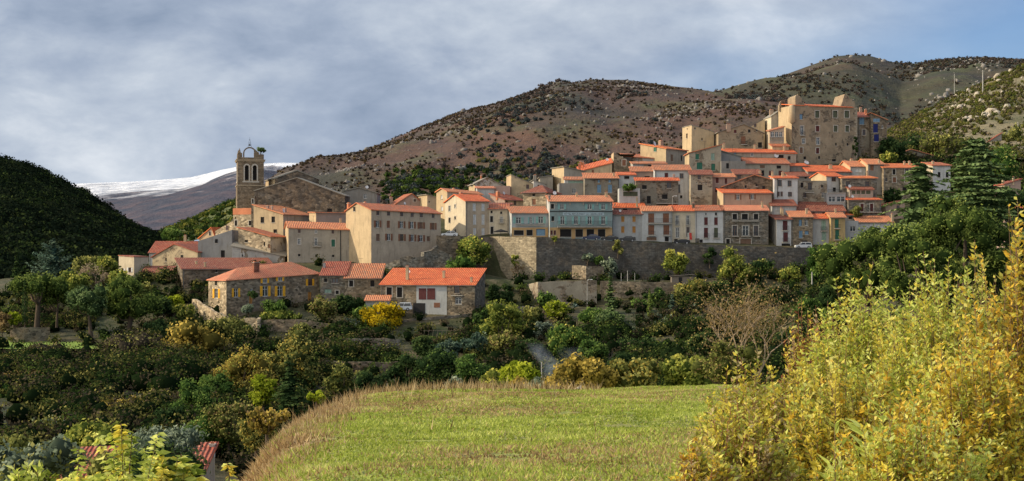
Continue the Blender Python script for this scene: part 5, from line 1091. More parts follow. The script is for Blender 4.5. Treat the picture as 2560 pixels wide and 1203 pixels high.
def conifer(name, label, px, pyb, pyt, wpx, Y, leaf, layers=14, perl=7, spray=16, size=None, droop=.12, trunk=.1, cat='conifer', seed=None, lift=0.15, power=.9, group=None, gap=1.0):
    seed = seed if seed is not None else int(px*3+pyt)
    rng = np.random.default_rng(seed); k = Y/F; Ht = (pyb-pyt)*k; W = wpx*k; size = (size or max(.3, 6*k))*1.15
    root = empty(name, at(px, pyb, Y)); tag(root, label, cat, group); P = []; D = []; T = []
    mb = MB(); mb.tube([(0, 0, -.6), (0, 0, Ht*.5), (0, 0, Ht*.985)], [max(.12, W*.03), max(.08, W*.018), .03], 6)
    for l in range(layers):
        fz = trunk+(1-trunk)*(l+rng.uniform(-.3, .3))/layers; L = W/2*max(.04, (1-fz)**power)*rng.uniform(.75, 1.12)
        for b in range(perl):
            a = 2*math.pi*(b+rng.uniform(-.4, .4))/perl+l*1.3; Lb = L*rng.uniform(.42, 1.18)
            z = Ht*min(.98, fz+rng.normal(0, .55/layers)); n_ = max(8, int(spray*3.6*(.35+.65*Lb/(W/2)))); tb = rng.uniform(.25, .7)
            tt = rng.uniform(.12, 1, n_)**.8
            wdt = .22*Lb*(1-np.abs(tt-.55))*gap
            lat = rng.normal(0, 1, n_)*wdt
            x = np.cos(a)*tt*Lb-np.sin(a)*lat; y = np.sin(a)*tt*Lb+np.cos(a)*lat
            zz = z+lift*Lb*tt-droop*Lb*tt**2*2+rng.normal(0, .05*size, n_)
            P.append(np.stack([x, y, zz], 1)); D.append(np.tile([np.cos(a)*.25, np.sin(a)*.25, 1.0], (n_, 1))); T.append(np.clip(tb+.3*(tt-.5)+rng.normal(0, .1, n_), 0, 1))
            mb.tube([(0, 0, z), (math.cos(a)*Lb*.8, math.sin(a)*Lb*.8, z+lift*Lb*.8-droop*Lb*1.2)], [max(.03, W*.006), .015], 3)
    P = np.concatenate(P); D = np.concatenate(D); T = np.concatenate(T)
    v, f = leaf_faces(P, D, size, rng, .55, .30)
    zc = np.linspace(trunk+.04, .92, 12); Cc = np.stack([rng.normal(0, .02*W, 12), rng.normal(0, .02*W, 12), zc*Ht], 1)
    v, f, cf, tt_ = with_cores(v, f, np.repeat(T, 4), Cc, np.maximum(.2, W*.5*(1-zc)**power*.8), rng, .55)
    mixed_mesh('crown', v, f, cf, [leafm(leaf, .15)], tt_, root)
    mb.build('trunk', BARK(), root, smooth=True); return root

def cypress(label, px, pyb, pyt, wpx, Y, leaf='dark', n=900):
    rng = np.random.default_rng(int(px)); k = Y/F; Ht = (pyb-pyt)*k; W = wpx*k; root = empty('cypress', at(px, pyb, Y)); tag(root, label, 'cypress')
    z = rng.uniform(.04, 1, n); a = rng.uniform(0, 2*math.pi, n); r = W/2*np.minimum(1, (1-z)*2.4)**.7*rng.uniform(.55, 1.1, n)
    P = np.stack([r*np.cos(a), r*np.sin(a), z*Ht], 1); D = np.stack([np.cos(a), np.sin(a), np.full(n, .6)], 1)
    v, f = leaf_faces(P, D, max(.25, W*.28), rng, .5, .5); np_mesh('crown', v, f, leafm(leaf, .1), np.repeat(np.clip(rng.normal(.4, .2, n), 0, 1), 4), root)
    mb = MB(); mb.tube([(0, 0, -.5), (0, 0, Ht*.95)], [.12, .03], 5); mb.build('trunk', BARK(), root); return root

def bare(name, label, px, pyb, pyt, wpx, Y, depth=5, leaf=None, nleaf=0, col=None, cat='bare tree', seed=1, size=.25, r0=None, spread=.55):
    rng = random.Random(seed); k = Y/F; Ht = (pyb-pyt)*k; W = wpx*k; root = empty(name, at(px, pyb, Y)); tag(root, label, cat); mb = MB(); tips = []
    sx = W/Ht
    def br(p, d, L, r, lv):
        e = p+d*L; mid = p.lerp(e, .5)+Vector((rng.uniform(-1, 1), rng.uniform(-1, 1), rng.uniform(-.3, 1)))*L*.07
        mb.tube([p, mid, e], [r, r*.8, r*.6], 4 if lv < 3 else 3)
        if lv >= depth: tips.append(e); return
        if lv > 1: tips.append(mid)
        for i in range(rng.choice((2, 3, 3)) if lv < depth-1 else 3):
            nd = (d+Vector((rng.uniform(-1, 1)*sx, rng.uniform(-1, 1)*sx, rng.uniform(-.25, .8)))*spread*1.2).normalized()
            br(e if i else mid.lerp(e, .6), nd, L*rng.uniform(.62, .86), r*.58, lv+1)
    r0 = r0 or max(.05, Ht*.03)
    for i in range(3): br(Vector((0, 0, -.3)), Vector((rng.uniform(-.5, .5)*sx, rng.uniform(-.5, .5), 1)).normalized(), Ht*.27, r0, 1)
    mb.build('branches', M('twig_'+(col or 'grey'), _bark, {'grey': (.17, .14, .12), 'tan': (.33, .25, .18), 'brown': (.15, .09, .06)}[col or 'grey']), root)
    if leaf:
        r_ = np.random.default_rng(seed); T = np.array([tuple(t) for t in tips]); i = r_.integers(0, len(T), nleaf)
        P = T[i]+r_.normal(0, .05*W, (nleaf, 3)); v, f = leaf_faces(P, r_.normal(0, 1, (nleaf, 3)), size, r_, .7, .3)
        np_mesh('crown', v, f, leafm(leaf, .35), np.repeat(np.clip(r_.normal(.5, .25, nleaf), 0, 1), 4), root)
    return root

def dense(N): return int(N)
T_ = tree
# ---- left slope
conifer('cedar', 'feathery blue-green cedar in front of the wooded hill', 130, 735, 598, 150, 345, 'bluec', layers=13, perl=8, spray=20, droop=-.12, lift=.35, power=.75)
conifer('conifer', 'slim dark conifer at the left behind the umbrella pine', 42, 760, 636, 58, 330, 'dark', layers=13, perl=7)
T_('umbrella_pine', 'umbrella pine with a wide dark green dome at the far left', 92, 815, 684, 160, 288, 'pine', n=2600, clumps=34, rc=.13, trunk=.42, shape='umbrella', aspect=.4, size=.5)
T_('umbrella_pine', 'second smaller pine tucked right of the umbrella pine dome', 142, 812, 715, 80, 291, 'pine', n=1200, clumps=20, rc=.16, trunk=.35, shape='dome', aspect=.4, size=.45)
cypress('black-green cypress standing before the umbrella pine', 62, 815, 700, 15, 284)
T_('tree', 'grey-green pine with bare trunk on the little lawn', 228, 836, 702, 118, 285, 'cedar', n=1900, clumps=26, rc=.17, trunk=.32, aspect=.4)
T_('pine', 'round bright green pine left of the yellow-shuttered house', 322, 822, 690, 150, 290, 'pine', n=2800, clumps=30, rc=.17, trunk=.16, aspect=.5)
T_('tree', 'light olive bush below the cedar on the left', 183, 742, 668, 92, 318, 'ygreen', n=1000, trunk=.08, cat='shrub')
bare('bare_bush', 'pale pinkish-tan leafless bush on the left', 232, 720, 648, 100, 322, depth=5, col='tan', leaf='tan', nleaf=900, cat='shrub', seed=4, size=.35)
T_('tree', 'small yellow-green tree beside the white-cream house', 268, 700, 640, 62, 330, 'ygreen', n=800, trunk=.12)
T_('tree', 'olive tree behind the pale leafless bush', 222, 700, 642, 80, 340, 'olive', n=800, trunk=.12)
T_('shrub', 'yellowish shrub before the white-cream house', 300, 730, 672, 60, 312, 'ygreen', n=700, trunk=.08, cat='shrub')
T_('tree', 'olive-green tree in front of the brown lean-to roof', 350, 752, 706, 60, 306, 'olive', n=900, trunk=.12)
T_('tree', 'dark tree in the shade right of the round pine', 396, 800, 735, 60, 300, 'dark', n=1000, trunk=.12)
T_('mimosa', 'bright yellow-leaved bush under the satellite dish house', 436, 780, 735, 42, 305, 'lime', n=600, trunk=.1, cat='shrub', clumps=14)
T_('palm_bush', 'spiky yellow-green bush beside the rough stone wall', 462, 812, 755, 50, 300, 'ygreen', n=500, trunk=.1, cat='shrub', aspect=.25, size=.8)
T_('shrub', 'lime shrub at the foot of the cypress', 38, 815, 778, 34, 282, 'lime', n=300, trunk=.05, cat='shrub', clumps=10)
T_('shrub', 'orange-brown bush at the left picture edge', 6, 838, 782, 44, 280, 'rust', n=400, trunk=.05, cat='shrub', clumps=10)
T_('fig_tree', 'big sprawling fig with scattered yellow leaves below the stone house', 478, 935, 792, 170, 268, 'gold', n=1500, trunk=.10, clumps=30, rc=.17, size=.55)
T_('shrub', 'dark green bushes hanging over the bank under the stone house', 560, 868, 796, 130, 286, 'olive', n=1300, trunk=.05, cat='shrub', rc=.17)
T_('shrub', 'brownish scrub bush in front of the small lawn', 112, 905, 862, 120, 264, 'heath', n=1300, trunk=.04, cat='shrub', clumps=30, rc=.16, extra_leaf='olive')
T_('shrub', 'grey-green scrub mound in the middle of the left slope', 335, 905, 842, 170, 268, 'heath', n=1700, trunk=.04, cat='shrub', clumps=34, rc=.15, extra_leaf='olive')
T_('shrub', 'long low bramble hedge above the pale road', 270, 952, 892, 250, 252, 'olive', n=1800, trunk=.04, cat='shrub', clumps=40, rc=.12, extra_leaf='heath')
T_('shrub', 'dark bramble mass at the left edge under the lawn', 60, 935, 878, 160, 256, 'dark', n=1200, trunk=.04, cat='shrub', clumps=30, rc=.15, extra_leaf='heath')
T_('tree', 'rusty half-bare tree at the far left above the valley', 62, 1020, 922, 150, 220, 'rust', n=1200, trunk=.12, clumps=30, rc=.13, extra_leaf='gold')
T_('shrub', 'dark green thicket below the rusty tree', 110, 1075, 985, 190, 205, 'green', n=1500, trunk=.05, cat='shrub', clumps=30, rc=.16)
T_('tree', 'tan and yellow autumn tree in the lower left', 300, 1140, 985, 150, 190, 'gold', n=2000, trunk=.12, clumps=36, rc=.15, extra_leaf='tan')
conifer('conifer', 'small dark pointed conifer left of the tan autumn tree', 222, 1095, 1008, 46, 186, 'dark', layers=12)
bare('bare_tree', 'grey leafless tree behind the small pointed conifer', 195, 1075, 985, 100, 200, depth=5, seed=9)
bare('bare_tree', 'dead branching sapling at the lower left', 85, 1090, 1035, 70, 196, depth=4, seed=12)
T_('tree', 'tall dense dark green tree right of the tan autumn tree', 478, 1120, 936, 118, 186, 'green', n=2400, trunk=.06, clumps=36, rc=.17)
T_('tree', 'dark ivy-covered tree under the tall dense tree', 420, 1120, 1010, 90, 178, 'dark', n=1200, trunk=.06)
T_('tree', 'large yellowing tree with pale leaves left of the dark terrace', 608, 1010, 868, 160, 232, 'gold', n=2400, trunk=.10, clumps=34, rc=.15, extra_leaf='ygreen')
T_('tree', 'broad olive-yellow tree below the retaining wall', 728, 995, 828, 150, 240, 'olive', n=2400, trunk=.10, clumps=34, rc=.16, extra_leaf='gold')
T_('tree', 'bright yellow-green young tree left of the dark cedar', 662, 1030, 932, 74, 205, 'lime', n=900, trunk=.12, clumps=20)
conifer('cedar', 'dark dense cedar beside the meadow edge', 722, 1050, 885, 128, 200, 'dark', layers=15, perl=8, spray=18)
T_('tree', 'green and rust mixed thicket above the red valley roof', 575, 1125, 1000, 140, 165, 'olive', n=1800, trunk=.06, clumps=34, rc=.16, extra_leaf='rust')
T_('tree', 'thin orange-leaved sapling cluster at the meadow slope', 668, 1105, 1000, 110, 140, 'gold', n=1000, trunk=.2, clumps=26, rc=.13, size=.28, extra_leaf='rust')
T_('shrub', 'small yellow-green shrub just left of the meadow crest', 790, 1010, 978, 40, 150, 'lime', n=300, trunk=.08, cat='shrub', clumps=10, size=.3)
T_('tree', 'blue-green tree leaning over the red valley roof', 400, 1185, 1075, 230, 108, 'silver', n=2600, trunk=.08, clumps=34, rc=.14, size=.28, aspect=.4)
T_('tree', 'dark leafy bush on the near side of the red valley roof', 395, 1225, 1125, 200, 103, 'dark', n=1800, trunk=.08, clumps=24, size=.28)
T_('shrub', 'grey-blue shrub mass at the bottom left', 90, 1215, 1105, 240, 108, 'silver', n=1500, trunk=.05, cat='shrub', clumps=34, rc=.15, size=.35, extra_leaf='olive')
T_('tree', 'yellow-green tree left of the red valley roof', 235, 1150, 1065, 150, 135, 'ygreen', n=1100, trunk=.08, clumps=26, size=.35)
T_('shrub', 'olive hedge at the far left bottom', 20, 1160, 1090, 120, 150, 'olive', n=900, trunk=.05, cat='shrub', clumps=24, size=.38)
# more trees of the wooded valley floor, darkest leaf colours carrying its shade
_vr = random.Random(99)
for px, pyb, pyt, wv, Y, lf, ex, lb in (
    (1020, 985, 880, 110, 215, 'dark', None, 'dark tree in the deep shade above the middle of the meadow crest'), (1105, 985, 860, 120, 212, 'dark', 'green', 'broad dark green tree in the shade right of the brown valley wall'),
    (1180, 980, 885, 100, 205, 'green', 'dark', 'shaded green tree left of the glowing lime tree'), (930, 1000, 925, 90, 200, 'dark', None, 'low dark tree below the brown valley wall'),
    (850, 1000, 905, 80, 215, 'olive', 'dark', 'olive tree right of the dark dense cedar'), (540, 1010, 930, 90, 222, 'green', None, 'green tree left of the large yellowing tree'),
    (520, 1150, 1030, 120, 165, 'green', 'olive', 'green tree above the left half of the red valley roof'), (640, 1130, 1040, 90, 150, 'olive', 'gold', 'olive sapling thicket along the meadow bank'),
    (360, 1060, 985, 90, 205, 'olive', None, 'olive tree between the pale road and the tan autumn tree'), (170, 1000, 940, 80, 225, 'heath', 'olive', 'scrubby brown tree below the pale road wall'),
    (20, 1060, 960, 90, 205, 'green', 'dark', 'dark green tree at the far left edge of the valley'), (130, 1110, 1040, 110, 175, 'olive', 'silver', 'olive and silver tree at the lower left'),
    (1320, 905, 840, 70, 262, 'dark', None, 'dark tree left of the smoke'), (1120, 905, 850, 70, 262, 'bluec', None, 'blue-green tree under the bean poles'), (1060, 895, 840, 60, 268, 'dark', None, 'dark bush tree left of the bean poles'),
    (1210, 835, 770, 50, 290, 'dark', 'green', 'dark tree at the right foot of the long barn'), (1330, 815, 765, 50, 294, 'olive', None, 'olive bush tree on the steps left of the garden'), (1560, 940, 880, 90, 200, 'dark', None, 'dark tree behind the olive-gold hedge'),
    (1480, 905, 850, 80, 240, 'green', 'dark', 'green tree right of the smoke'), (1760, 905, 830, 90, 240, 'dark', 'olive', 'dark tree left of the walnut tree'), (1860, 850, 780, 90, 285, 'dark', None, 'dark tree on the terrace under the tall rampart tree'),
    (1950, 850, 770, 110, 280, 'dark', 'green', 'dark green tree below the light walnut-like tree'), (2040, 840, 740, 110, 262, 'green', 'dark', 'green tree below the dark evergreen oak'), (2000, 900, 800, 120, 220, 'dark', None, 'dark mass of foliage behind the red-tipped shrub'),
    (760, 860, 812, 70, 280, 'olive', 'dark', 'olive bush under the long retaining wall'), (600, 860, 805, 70, 284, 'olive', 'green', 'green bush at the foot of the sunlit wall corner'), (400, 860, 800, 90, 285, 'dark', None, 'dark bush in the shade of the round pine'),
    (1640, 770, 720, 60, 312, 'dark', 'green', 'dark shrub tree behind the thin cypress'), (1250, 770, 705, 70, 315, 'dark', None, 'dark tree in the shade between barn and rampart'), (1905, 700, 650, 50, 330, 'olive', 'dark', 'olive bush against the right half of the rampart')):
    T_('tree', lb, px, pyb, pyt, wv, Y, lf, n=int(500+wv*10), trunk=.06, clumps=26, rc=.17, extra_leaf=ex)
T_('shrub', 'olive bush half hiding the middle of the red valley roof', 285, 1215, 1135, 130, 104, 'olive', n=900, trunk=.05, cat='shrub', size=.28)
# ---- in front of the lower houses
T_('tree', 'glowing bright yellow tree in front of the little shed', 955, 842, 756, 112, 294, 'yellow', n=1700, trunk=.16, clumps=26, rc=.15, tr=.45)
T_('shrub', 'glossy green bush at the wall of the yellow-shuttered house', 688, 785, 745, 58, 296, 'green', n=600, trunk=.05, cat='shrub', clumps=14)
T_('shrub', 'blue-grey round bush beside the orange door', 622, 787, 761, 36, 296, 'silver', n=300, trunk=.05, cat='shrub', clumps=10)
T_('shrub', 'climbing shrub over the orange door', 631, 752, 722, 26, 299.2, 'dark', n=260, trunk=.05, cat='shrub', clumps=8)
T_('tree', 'brownish rounded tree at the right corner of the yellow-shuttered house', 806, 818, 738, 70, 294, 'olive', n=1000, trunk=.15, extra_leaf='rust')
T_('shrub', 'shaded dark shrubs under the two small stone houses', 868, 790, 736, 84, 303, 'dark', n=900, trunk=.04, cat='shrub')
T_('shrub', 'low hedge along the top of the garden wall', 705, 800, 782, 120, 294, 'ygreen', n=600, trunk=.02, cat='shrub', clumps=26, rc=.10)
T_('olive_tree', 'silvery olive tree left of the glowing yellow tree', 874, 838, 798, 46, 292, 'silver', n=500, trunk=.12)
T_('shrub', 'dark green bush behind the glowing yellow tree', 915, 812, 760, 60, 297, 'green', n=600, trunk=.05, cat='shrub')
T_('tree', 'tall light-green tree right of the long barn', 1252, 905, 730, 118, 278, 'ygreen', n=2200, trunk=.08, clumps=34, rc=.16)
T_('tree', 'brown-green tree at the foot of the tall light-green tree', 1262, 905, 822, 80, 268, 'olive', n=900, trunk=.08, extra_leaf='rust')
T_('tree', 'dark blue-green feathery tree below the barn garden', 1188, 905, 822, 70, 270, 'bluec', n=1000, trunk=.06)
T_('tree', 'ivy and fig growing over the rampart corner', 1184, 668, 588, 92, 334, 'ygreen', n=1500, trunk=.05, clumps=26, rc=.17, extra_leaf='green')
T_('tree', 'dark tree below the fig at the rampart corner', 1150, 705, 640, 80, 330, 'green', n=900, trunk=.06)
bare('bare_bush', 'rust-coloured twiggy bush against the rampart', 1298, 706, 650, 40, 330, depth=5, col='tan', leaf='rust', nleaf=350, cat='shrub', seed=21, size=.3)
T_('shrub', 'grey-green plant hanging on the rampart above the twiggy bush', 1288, 670, 635, 22, 331, 'ygreen', n=200, trunk=.04, cat='shrub', clumps=8)
# ---- along the rampart
T_('shrub', 'round grey-green shrub on the ledge under the rampart', 1468, 660, 632, 32, 332, 'silver', n=350, trunk=.08, cat='shrub', clumps=10)
T_('shrub', 'second rounded shrub on the rampart ledge, slightly darker', 1497, 664, 640, 30, 332, 'green', n=300, trunk=.08, cat='shrub', clumps=10)
T_('olive_tree', 'silvery olive tree against the middle of the rampart', 1522, 702, 648, 46, 329, 'silver', n=700, trunk=.12)
T_('tree', 'round pale yellow-green tree against the rampart', 1690, 708, 623, 58, 328, 'ygreen', n=1100, trunk=.2, clumps=22)
T_('tree', 'tall yellow-green tree reaching up the rampart', 1836, 780, 614, 105, 322, 'ygreen', n=2000, trunk=.12, clumps=34, rc=.16, extra_leaf='olive')
T_('shrub', 'ivy patch climbing the rampart right of the tall tree', 1905, 740, 640, 90, 328, 'dark', n=1100, trunk=.04, cat='shrub', clumps=26)
T_('tree', 'light green walnut-like tree near the right end of the rampart', 1972, 745, 662, 66, 320, 'ygreen', n=800, trunk=.12)
T_('tree', 'dark evergreen oak at the right end of the rampart', 2056, 745, 598, 82, 312, 'green', n=1800, trunk=.05, clumps=30, rc=.18)
T_('tree', 'brown-green tree in front of the garden hut', 1728, 780, 690, 84, 310, 'olive', n=1300, trunk=.08, extra_leaf='gold')
T_('tree', 'dark tree right of the garden hut', 1790, 790, 695, 86, 312, 'dark', n=1200, trunk=.06, extra_leaf='olive')
conifer('spruce', 'tall dark spruce in the terraced garden', 1526, 838, 688, 66, 300, 'cedar', layers=18, perl=8, spray=12, power=.85)
cypress('thin pointed cypress in the terraced garden', 1624, 842, 722, 15, 296, 'pine', n=700)
conifer('blue_conifer', 'silvery blue conifer right of the thin cypress', 1680, 838, 735, 66, 294, 'bluec', layers=14, perl=8)
T_('tree', 'small yellow-green tree at the left of the terraced garden', 1392, 805, 748, 60, 298, 'lime', n=650, trunk=.14, clumps=18, extra_leaf='olive')
T_('tree', 'flat-topped green tree under the spruce', 1478, 835, 772, 70, 294, 'green', n=800, trunk=.25, shape='dome')
T_('tree', 'grey-green tree trunk-forked below the spruce', 1525, 850, 775, 74, 291, 'cedar', n=800, trunk=.3, shape='dome')
T_('olive_tree', 'pale silvery olive right of the blue conifer', 1742, 828, 758, 58, 297, 'silver', n=800, trunk=.1)
T_('olive_tree', 'small silvery olive further right in the garden', 1772, 830, 768, 30, 296, 'silver', n=350, trunk=.1)
T_('tree', 'dark olive tree left of the blue conifer', 1655, 855, 775, 58, 289, 'silver', n=700, trunk=.1)
T_('shrub', 'grey bush on the garden terrace below the cypress', 1565, 868, 815, 66, 283, 'silver', n=700, trunk=.06, cat='shrub')
T_('shrub', 'trained vine hedge on the lawn terrace', 1600, 780, 748, 72, 308, 'green', n=700, trunk=.06, cat='shrub', clumps=24, rc=.14)
T_('tree', 'bright leafy green tree behind the smoke', 1420, 905, 812, 128, 262, 'green', n=1900, trunk=.08, clumps=30, rc=.17, extra_leaf='ygreen')
T_('shrub', 'blue-green bush left of the leafy tree behind the smoke', 1358, 860, 795, 46, 280, 'silver', n=450, trunk=.06, cat='shrub')
T_('shrub', 'rounded dark green bush partly hiding the sunlit garden wall', 1368, 772, 728, 50, 308, 'green', n=500, trunk=.04, cat='shrub')
T_('shrub', 'dark bramble bank under the garden', 1600, 905, 855, 170, 262, 'dark', n=1400, trunk=.03, cat='shrub', clumps=34, rc=.14)
bare('bare_bush', 'grey leafless thicket above the golden hedge', 1530, 900, 858, 90, 240, depth=5, seed=31, cat='shrub')
T_('shrub', 'pale spiny bush with agaves right of the garden', 1680, 880, 822, 70, 276, 'ygreen', n=700, trunk=.04, cat='shrub')
# ---- behind the meadow crest
T_('tree', 'glowing lime-green tree behind the meadow', 1290, 985, 903, 118, 125, 'lime', n=2000, trunk=.06, clumps=26, rc=.17, size=.26, tr=.45)
T_('tree', 'grey-green bush left of the glowing lime tree', 1232, 1000, 915, 62, 118, 'ygreen', n=1000, trunk=.05, clumps=22, size=.24)
T_('shrub', 'orange-yellow bush in front of the glowing lime tree', 1298, 992, 944, 62, 108, 'gold', n=800, trunk=.05, cat='shrub', clumps=16, size=.2, tr=.45)
T_('shrub', 'rounded grey-green shrub at the meadow edge', 1340, 990, 942, 60, 106, 'silver', n=700, trunk=.04, cat='shrub', clumps=16, size=.2)
T_('shrub', 'broad golden fig hedge behind the meadow', 1455, 1000, 893, 190, 104, 'gold', n=3000, trunk=.04, cat='shrub', clumps=44, rc=.13, size=.26)
T_('shrub', 'olive-gold hedge in the middle behind the meadow', 1590, 1000, 893, 150, 106, 'olive', n=2200, trunk=.04, cat='shrub', clumps=36, rc=.15, size=.24, extra_leaf='gold')
T_('shrub', 'green twiggy hedge at the right behind the meadow', 1712, 1000, 885, 150, 108, 'ygreen', n=2000, trunk=.05, cat='shrub', clumps=36, rc=.15, size=.22)
T_('shrub', 'small bluish bush standing up from the meadow crest', 1138, 985, 942, 44, 66, 'silver', n=400, trunk=.08, cat='shrub', clumps=16, size=.12)
bare('walnut_tree', 'large brown half-bare walnut tree with pale branches', 1868, 985, 672, 480, 110, depth=6, leaf='rust', nleaf=3600, col='tan', cat='walnut tree', seed=44, size=.17, r0=.16, spread=.5)
T_('tree', 'low brown-green foliage at the foot of the walnut tree', 1820, 985, 850, 170, 100, 'olive', n=2200, trunk=.08, clumps=40, rc=.13, size=.16, extra_leaf='rust')
# ---- right side
conifer('cedar', 'layered cedar standing before the right end of the village', 2300, 660, 404, 260, 285, 'cedar', layers=20, perl=10, spray=24, droop=.10, lift=.05, power=.55, size=.75)
conifer('cedar', 'tallest cedar with a dense pointed crown at the right', 2440, 640, 343, 320, 275, 'cedar', layers=28, perl=12, spray=28, droop=.08, lift=.10, power=.55, size=.8)
T_('pine', 'broad pine with clumped needles right of the rampart', 2178, 775, 548, 265, 235, 'pine', n=4200, trunk=.05, clumps=52, rc=.12, aspect=.45, size=.42)
T_('pine', 'tall pine with tufted crown under the tallest cedar', 2405, 760, 478, 250, 225, 'pine', n=4600, trunk=.05, clumps=56, rc=.12, aspect=.45, size=.42)
T_('pine', 'lower pine between the two big pines', 2285, 790, 572, 200, 218, 'pine', n=2600, trunk=.05, clumps=40, rc=.13, aspect=.45, size=.42)
T_('tree', 'dark evergreen filling the gap between the two cedars', 2368, 640, 470, 130, 268, 'pine', n=1800, trunk=.05, clumps=34, rc=.14, extra_leaf='dark')
T_('tree', 'dark evergreen right of the tallest cedar', 2520, 620, 440, 130, 285, 'dark', n=1600, trunk=.05, clumps=30, rc=.15, extra_leaf='green')
T_('shrub', 'ivy spilling over the rampart below the orange-shuttered house', 1545, 640, 600, 26, 332.6, 'olive', n=260, trunk=.02, cat='ivy', clumps=12, limbs=1)
T_('shrub', 'ivy spilling over the rampart below the white house with dark red shutters', 1775, 665, 612, 34, 333.6, 'dark', n=320, trunk=.02, cat='ivy', clumps=12, limbs=1)
T_('shrub', 'tuft of yellowish plants on the rampart under the hotel balcony', 1388, 606, 592, 14, 332.3, 'ygreen', n=120, trunk=.02, cat='plant', clumps=8, limbs=1)
T_('pine', 'dark shaded pine at the right behind the golden shrubs', 2520, 780, 560, 150, 230, 'dark', n=2400, trunk=.05, clumps=36, rc=.14, size=.45)
T_('tree', 'dark undergrowth tree at the end of the rampart', 2100, 790, 690, 110, 245, 'dark', n=1500, trunk=.05)
T_('tree', 'green oak on the slope behind the tallest cedar', 2510, 455, 372, 120, 380, 'green', n=1500, trunk=.08, extra_leaf='olive')
T_('tree', 'olive oak above the lone hillside house', 2535, 385, 320, 80, 470, 'olive', n=1000, trunk=.08)
T_('tree', 'rounded olive oak right of the tallest cedar top', 2475, 445, 385, 90, 390, 'olive', n=1100, trunk=.08)
T_('tree', 'big brown-green oak behind the ruin', 2360, 410, 330, 120, 430, 'olive', n=1500, trunk=.08, extra_leaf='heath')
T_('tree', 'dark oak at the foot of the maquis hill', 2300, 400, 338, 110, 440, 'dark', n=1400, trunk=.08, extra_leaf='heath')
T_('shrub', 'dark ivy and scrub at the foot of the castle annex', 2232, 392, 345, 70, 408, 'dark', n=900, trunk=.04, cat='shrub')
T_('shrub', 'light green shrub above the orange roofs right of the castle', 2222, 408, 384, 44, 400, 'ygreen', n=450, trunk=.05, cat='shrub')
T_('shrub', 'ivy strip hanging down the right edge of the castle', 2139, 395, 338, 12, 401.5, 'dark', n=260, trunk=.0, cat='ivy', clumps=12, limbs=1)
T_('shrub', 'dark bush between the long stone house and the layered cedar', 2228, 512, 470, 44, 370, 'dark', n=450, trunk=.04, cat='shrub')
T_('shrub', 'bush on the balcony house corner above the rampart row', 2142, 545, 515, 36, 354, 'olive', n=300, trunk=.04, cat='shrub', clumps=10)
T_('shrub', 'potted greenery hanging over the white garden terrace', 1572, 476, 462, 36, 355, 'green', n=260, trunk=.0, cat='plant', clumps=12, limbs=2, size=.35)
T_('tree', 'stunted tree growing out of the bell tower crown', 650, 400, 366, 30, 377, 'cedar', n=420, trunk=.35, clumps=14, rc=.15, shape='umbrella', size=.35, sink=1.2)
T_('tree', 'small dark tree left of the red-roofed white house', 430, 605, 570, 50, 420, 'green', n=500, trunk=.08, clumps=14)

# ------------------------------------------------------------------ vegetation nobody could count
def blobs(name, P, rad, per, size, mats, seed, label=None, flat=.8, tintspread=.22, cat='undergrowth', core=.52, ct=.15):
    rng = np.random.default_rng(seed); n = len(P); i = np.repeat(np.arange(n), per); N = n*per
    d = rng.normal(0, 1, (N, 3)); d[:, 2] = np.abs(d[:, 2])*1.1-.25; d /= np.linalg.norm(d, axis=1, keepdims=True)
    C = P[i]+d*(rad[i]*rng.uniform(.6, 1.05, N))[:, None]*np.array([1, 1, flat]); C[:, 2] += rad[i]*.45
    sz = size if np.isscalar(size) else size[i]
    v, f = leaf_faces(C, d*.9, sz, rng, .75, .5)
    t = np.clip(rng.uniform(.15, .75, n)[i]+rng.normal(0, tintspread*.45, N)+.15*d[:, 2], 0, 1); mi = rng.integers(0, len(mats), n)[i]
    Cc = P.copy(); Cc[:, 2] += rad*.35
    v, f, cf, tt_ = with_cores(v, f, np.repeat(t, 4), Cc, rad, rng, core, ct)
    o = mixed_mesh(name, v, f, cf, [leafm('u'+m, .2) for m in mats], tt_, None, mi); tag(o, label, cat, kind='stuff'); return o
def scatter(sheet, n, ur, Yr, seed, dens=None):
    rng = np.random.default_rng(seed); u = rng.uniform(*ur, n); Y = rng.uniform(Yr[0]**2, Yr[1]**2, n)**.5
    P = sheet.P(u, Y); py = HZ-P[:, 2]/P[:, 1]*F
    if dens is not None:
        k = rng.random(n) < dens(u, py, P[:, 0], Y); P = P[k]; py = py[k]; u = u[k]
    return P, u, py
def D_ground(u, py, X, Y):
    d = .45+.9*fbm(X/12, Y/12, 9, 3)
    d = np.where((Y > 305) & (u < 2150) & (u > 560), d*.25, d)      # keep the houses' fronts fairly clear
    d = np.where((u > 560) & (u < 1210) & (Y > 296), 0.04, d)
    d = np.where((u > 1345) & (u < 1600) & (Y > 283) & (Y < 332), .16, d)
    d = np.where((u < 300) & (Y > 264) & (Y < 292), .06, d)         # the little lawn
    d = np.where((Y > 335) & (u > 450) & (u < 2230), 0.0, d)
    d = np.where(((u < 520) & (Y > 332)), .05, d); d = np.where((u < 300) & (Y > 252) & (Y < 292), np.minimum(d, .12), d)
    return d
P, u, py = scatter(GROUND, 15000, (-150, 2700), (152, 345), 77, D_ground)
r_ = np.random.default_rng(5); rad = r_.uniform(.7, 2.4, len(P))*np.clip(1.1+.9*fbm(P[:, 0]/9, P[:, 1]/9, 61, 3), .6, 2.0)*np.where(P[:, 1] < 285, 1.25, .9)
lowr = P[:, 1] < 240
blobs('undergrowth', P[u < 900], rad[u < 900], 72, .42, ['dark', 'heath', 'olive', 'green', 'dark', 'heath', 'olive'], 71, 'tangled scrub and brambles covering the slopes on the left')
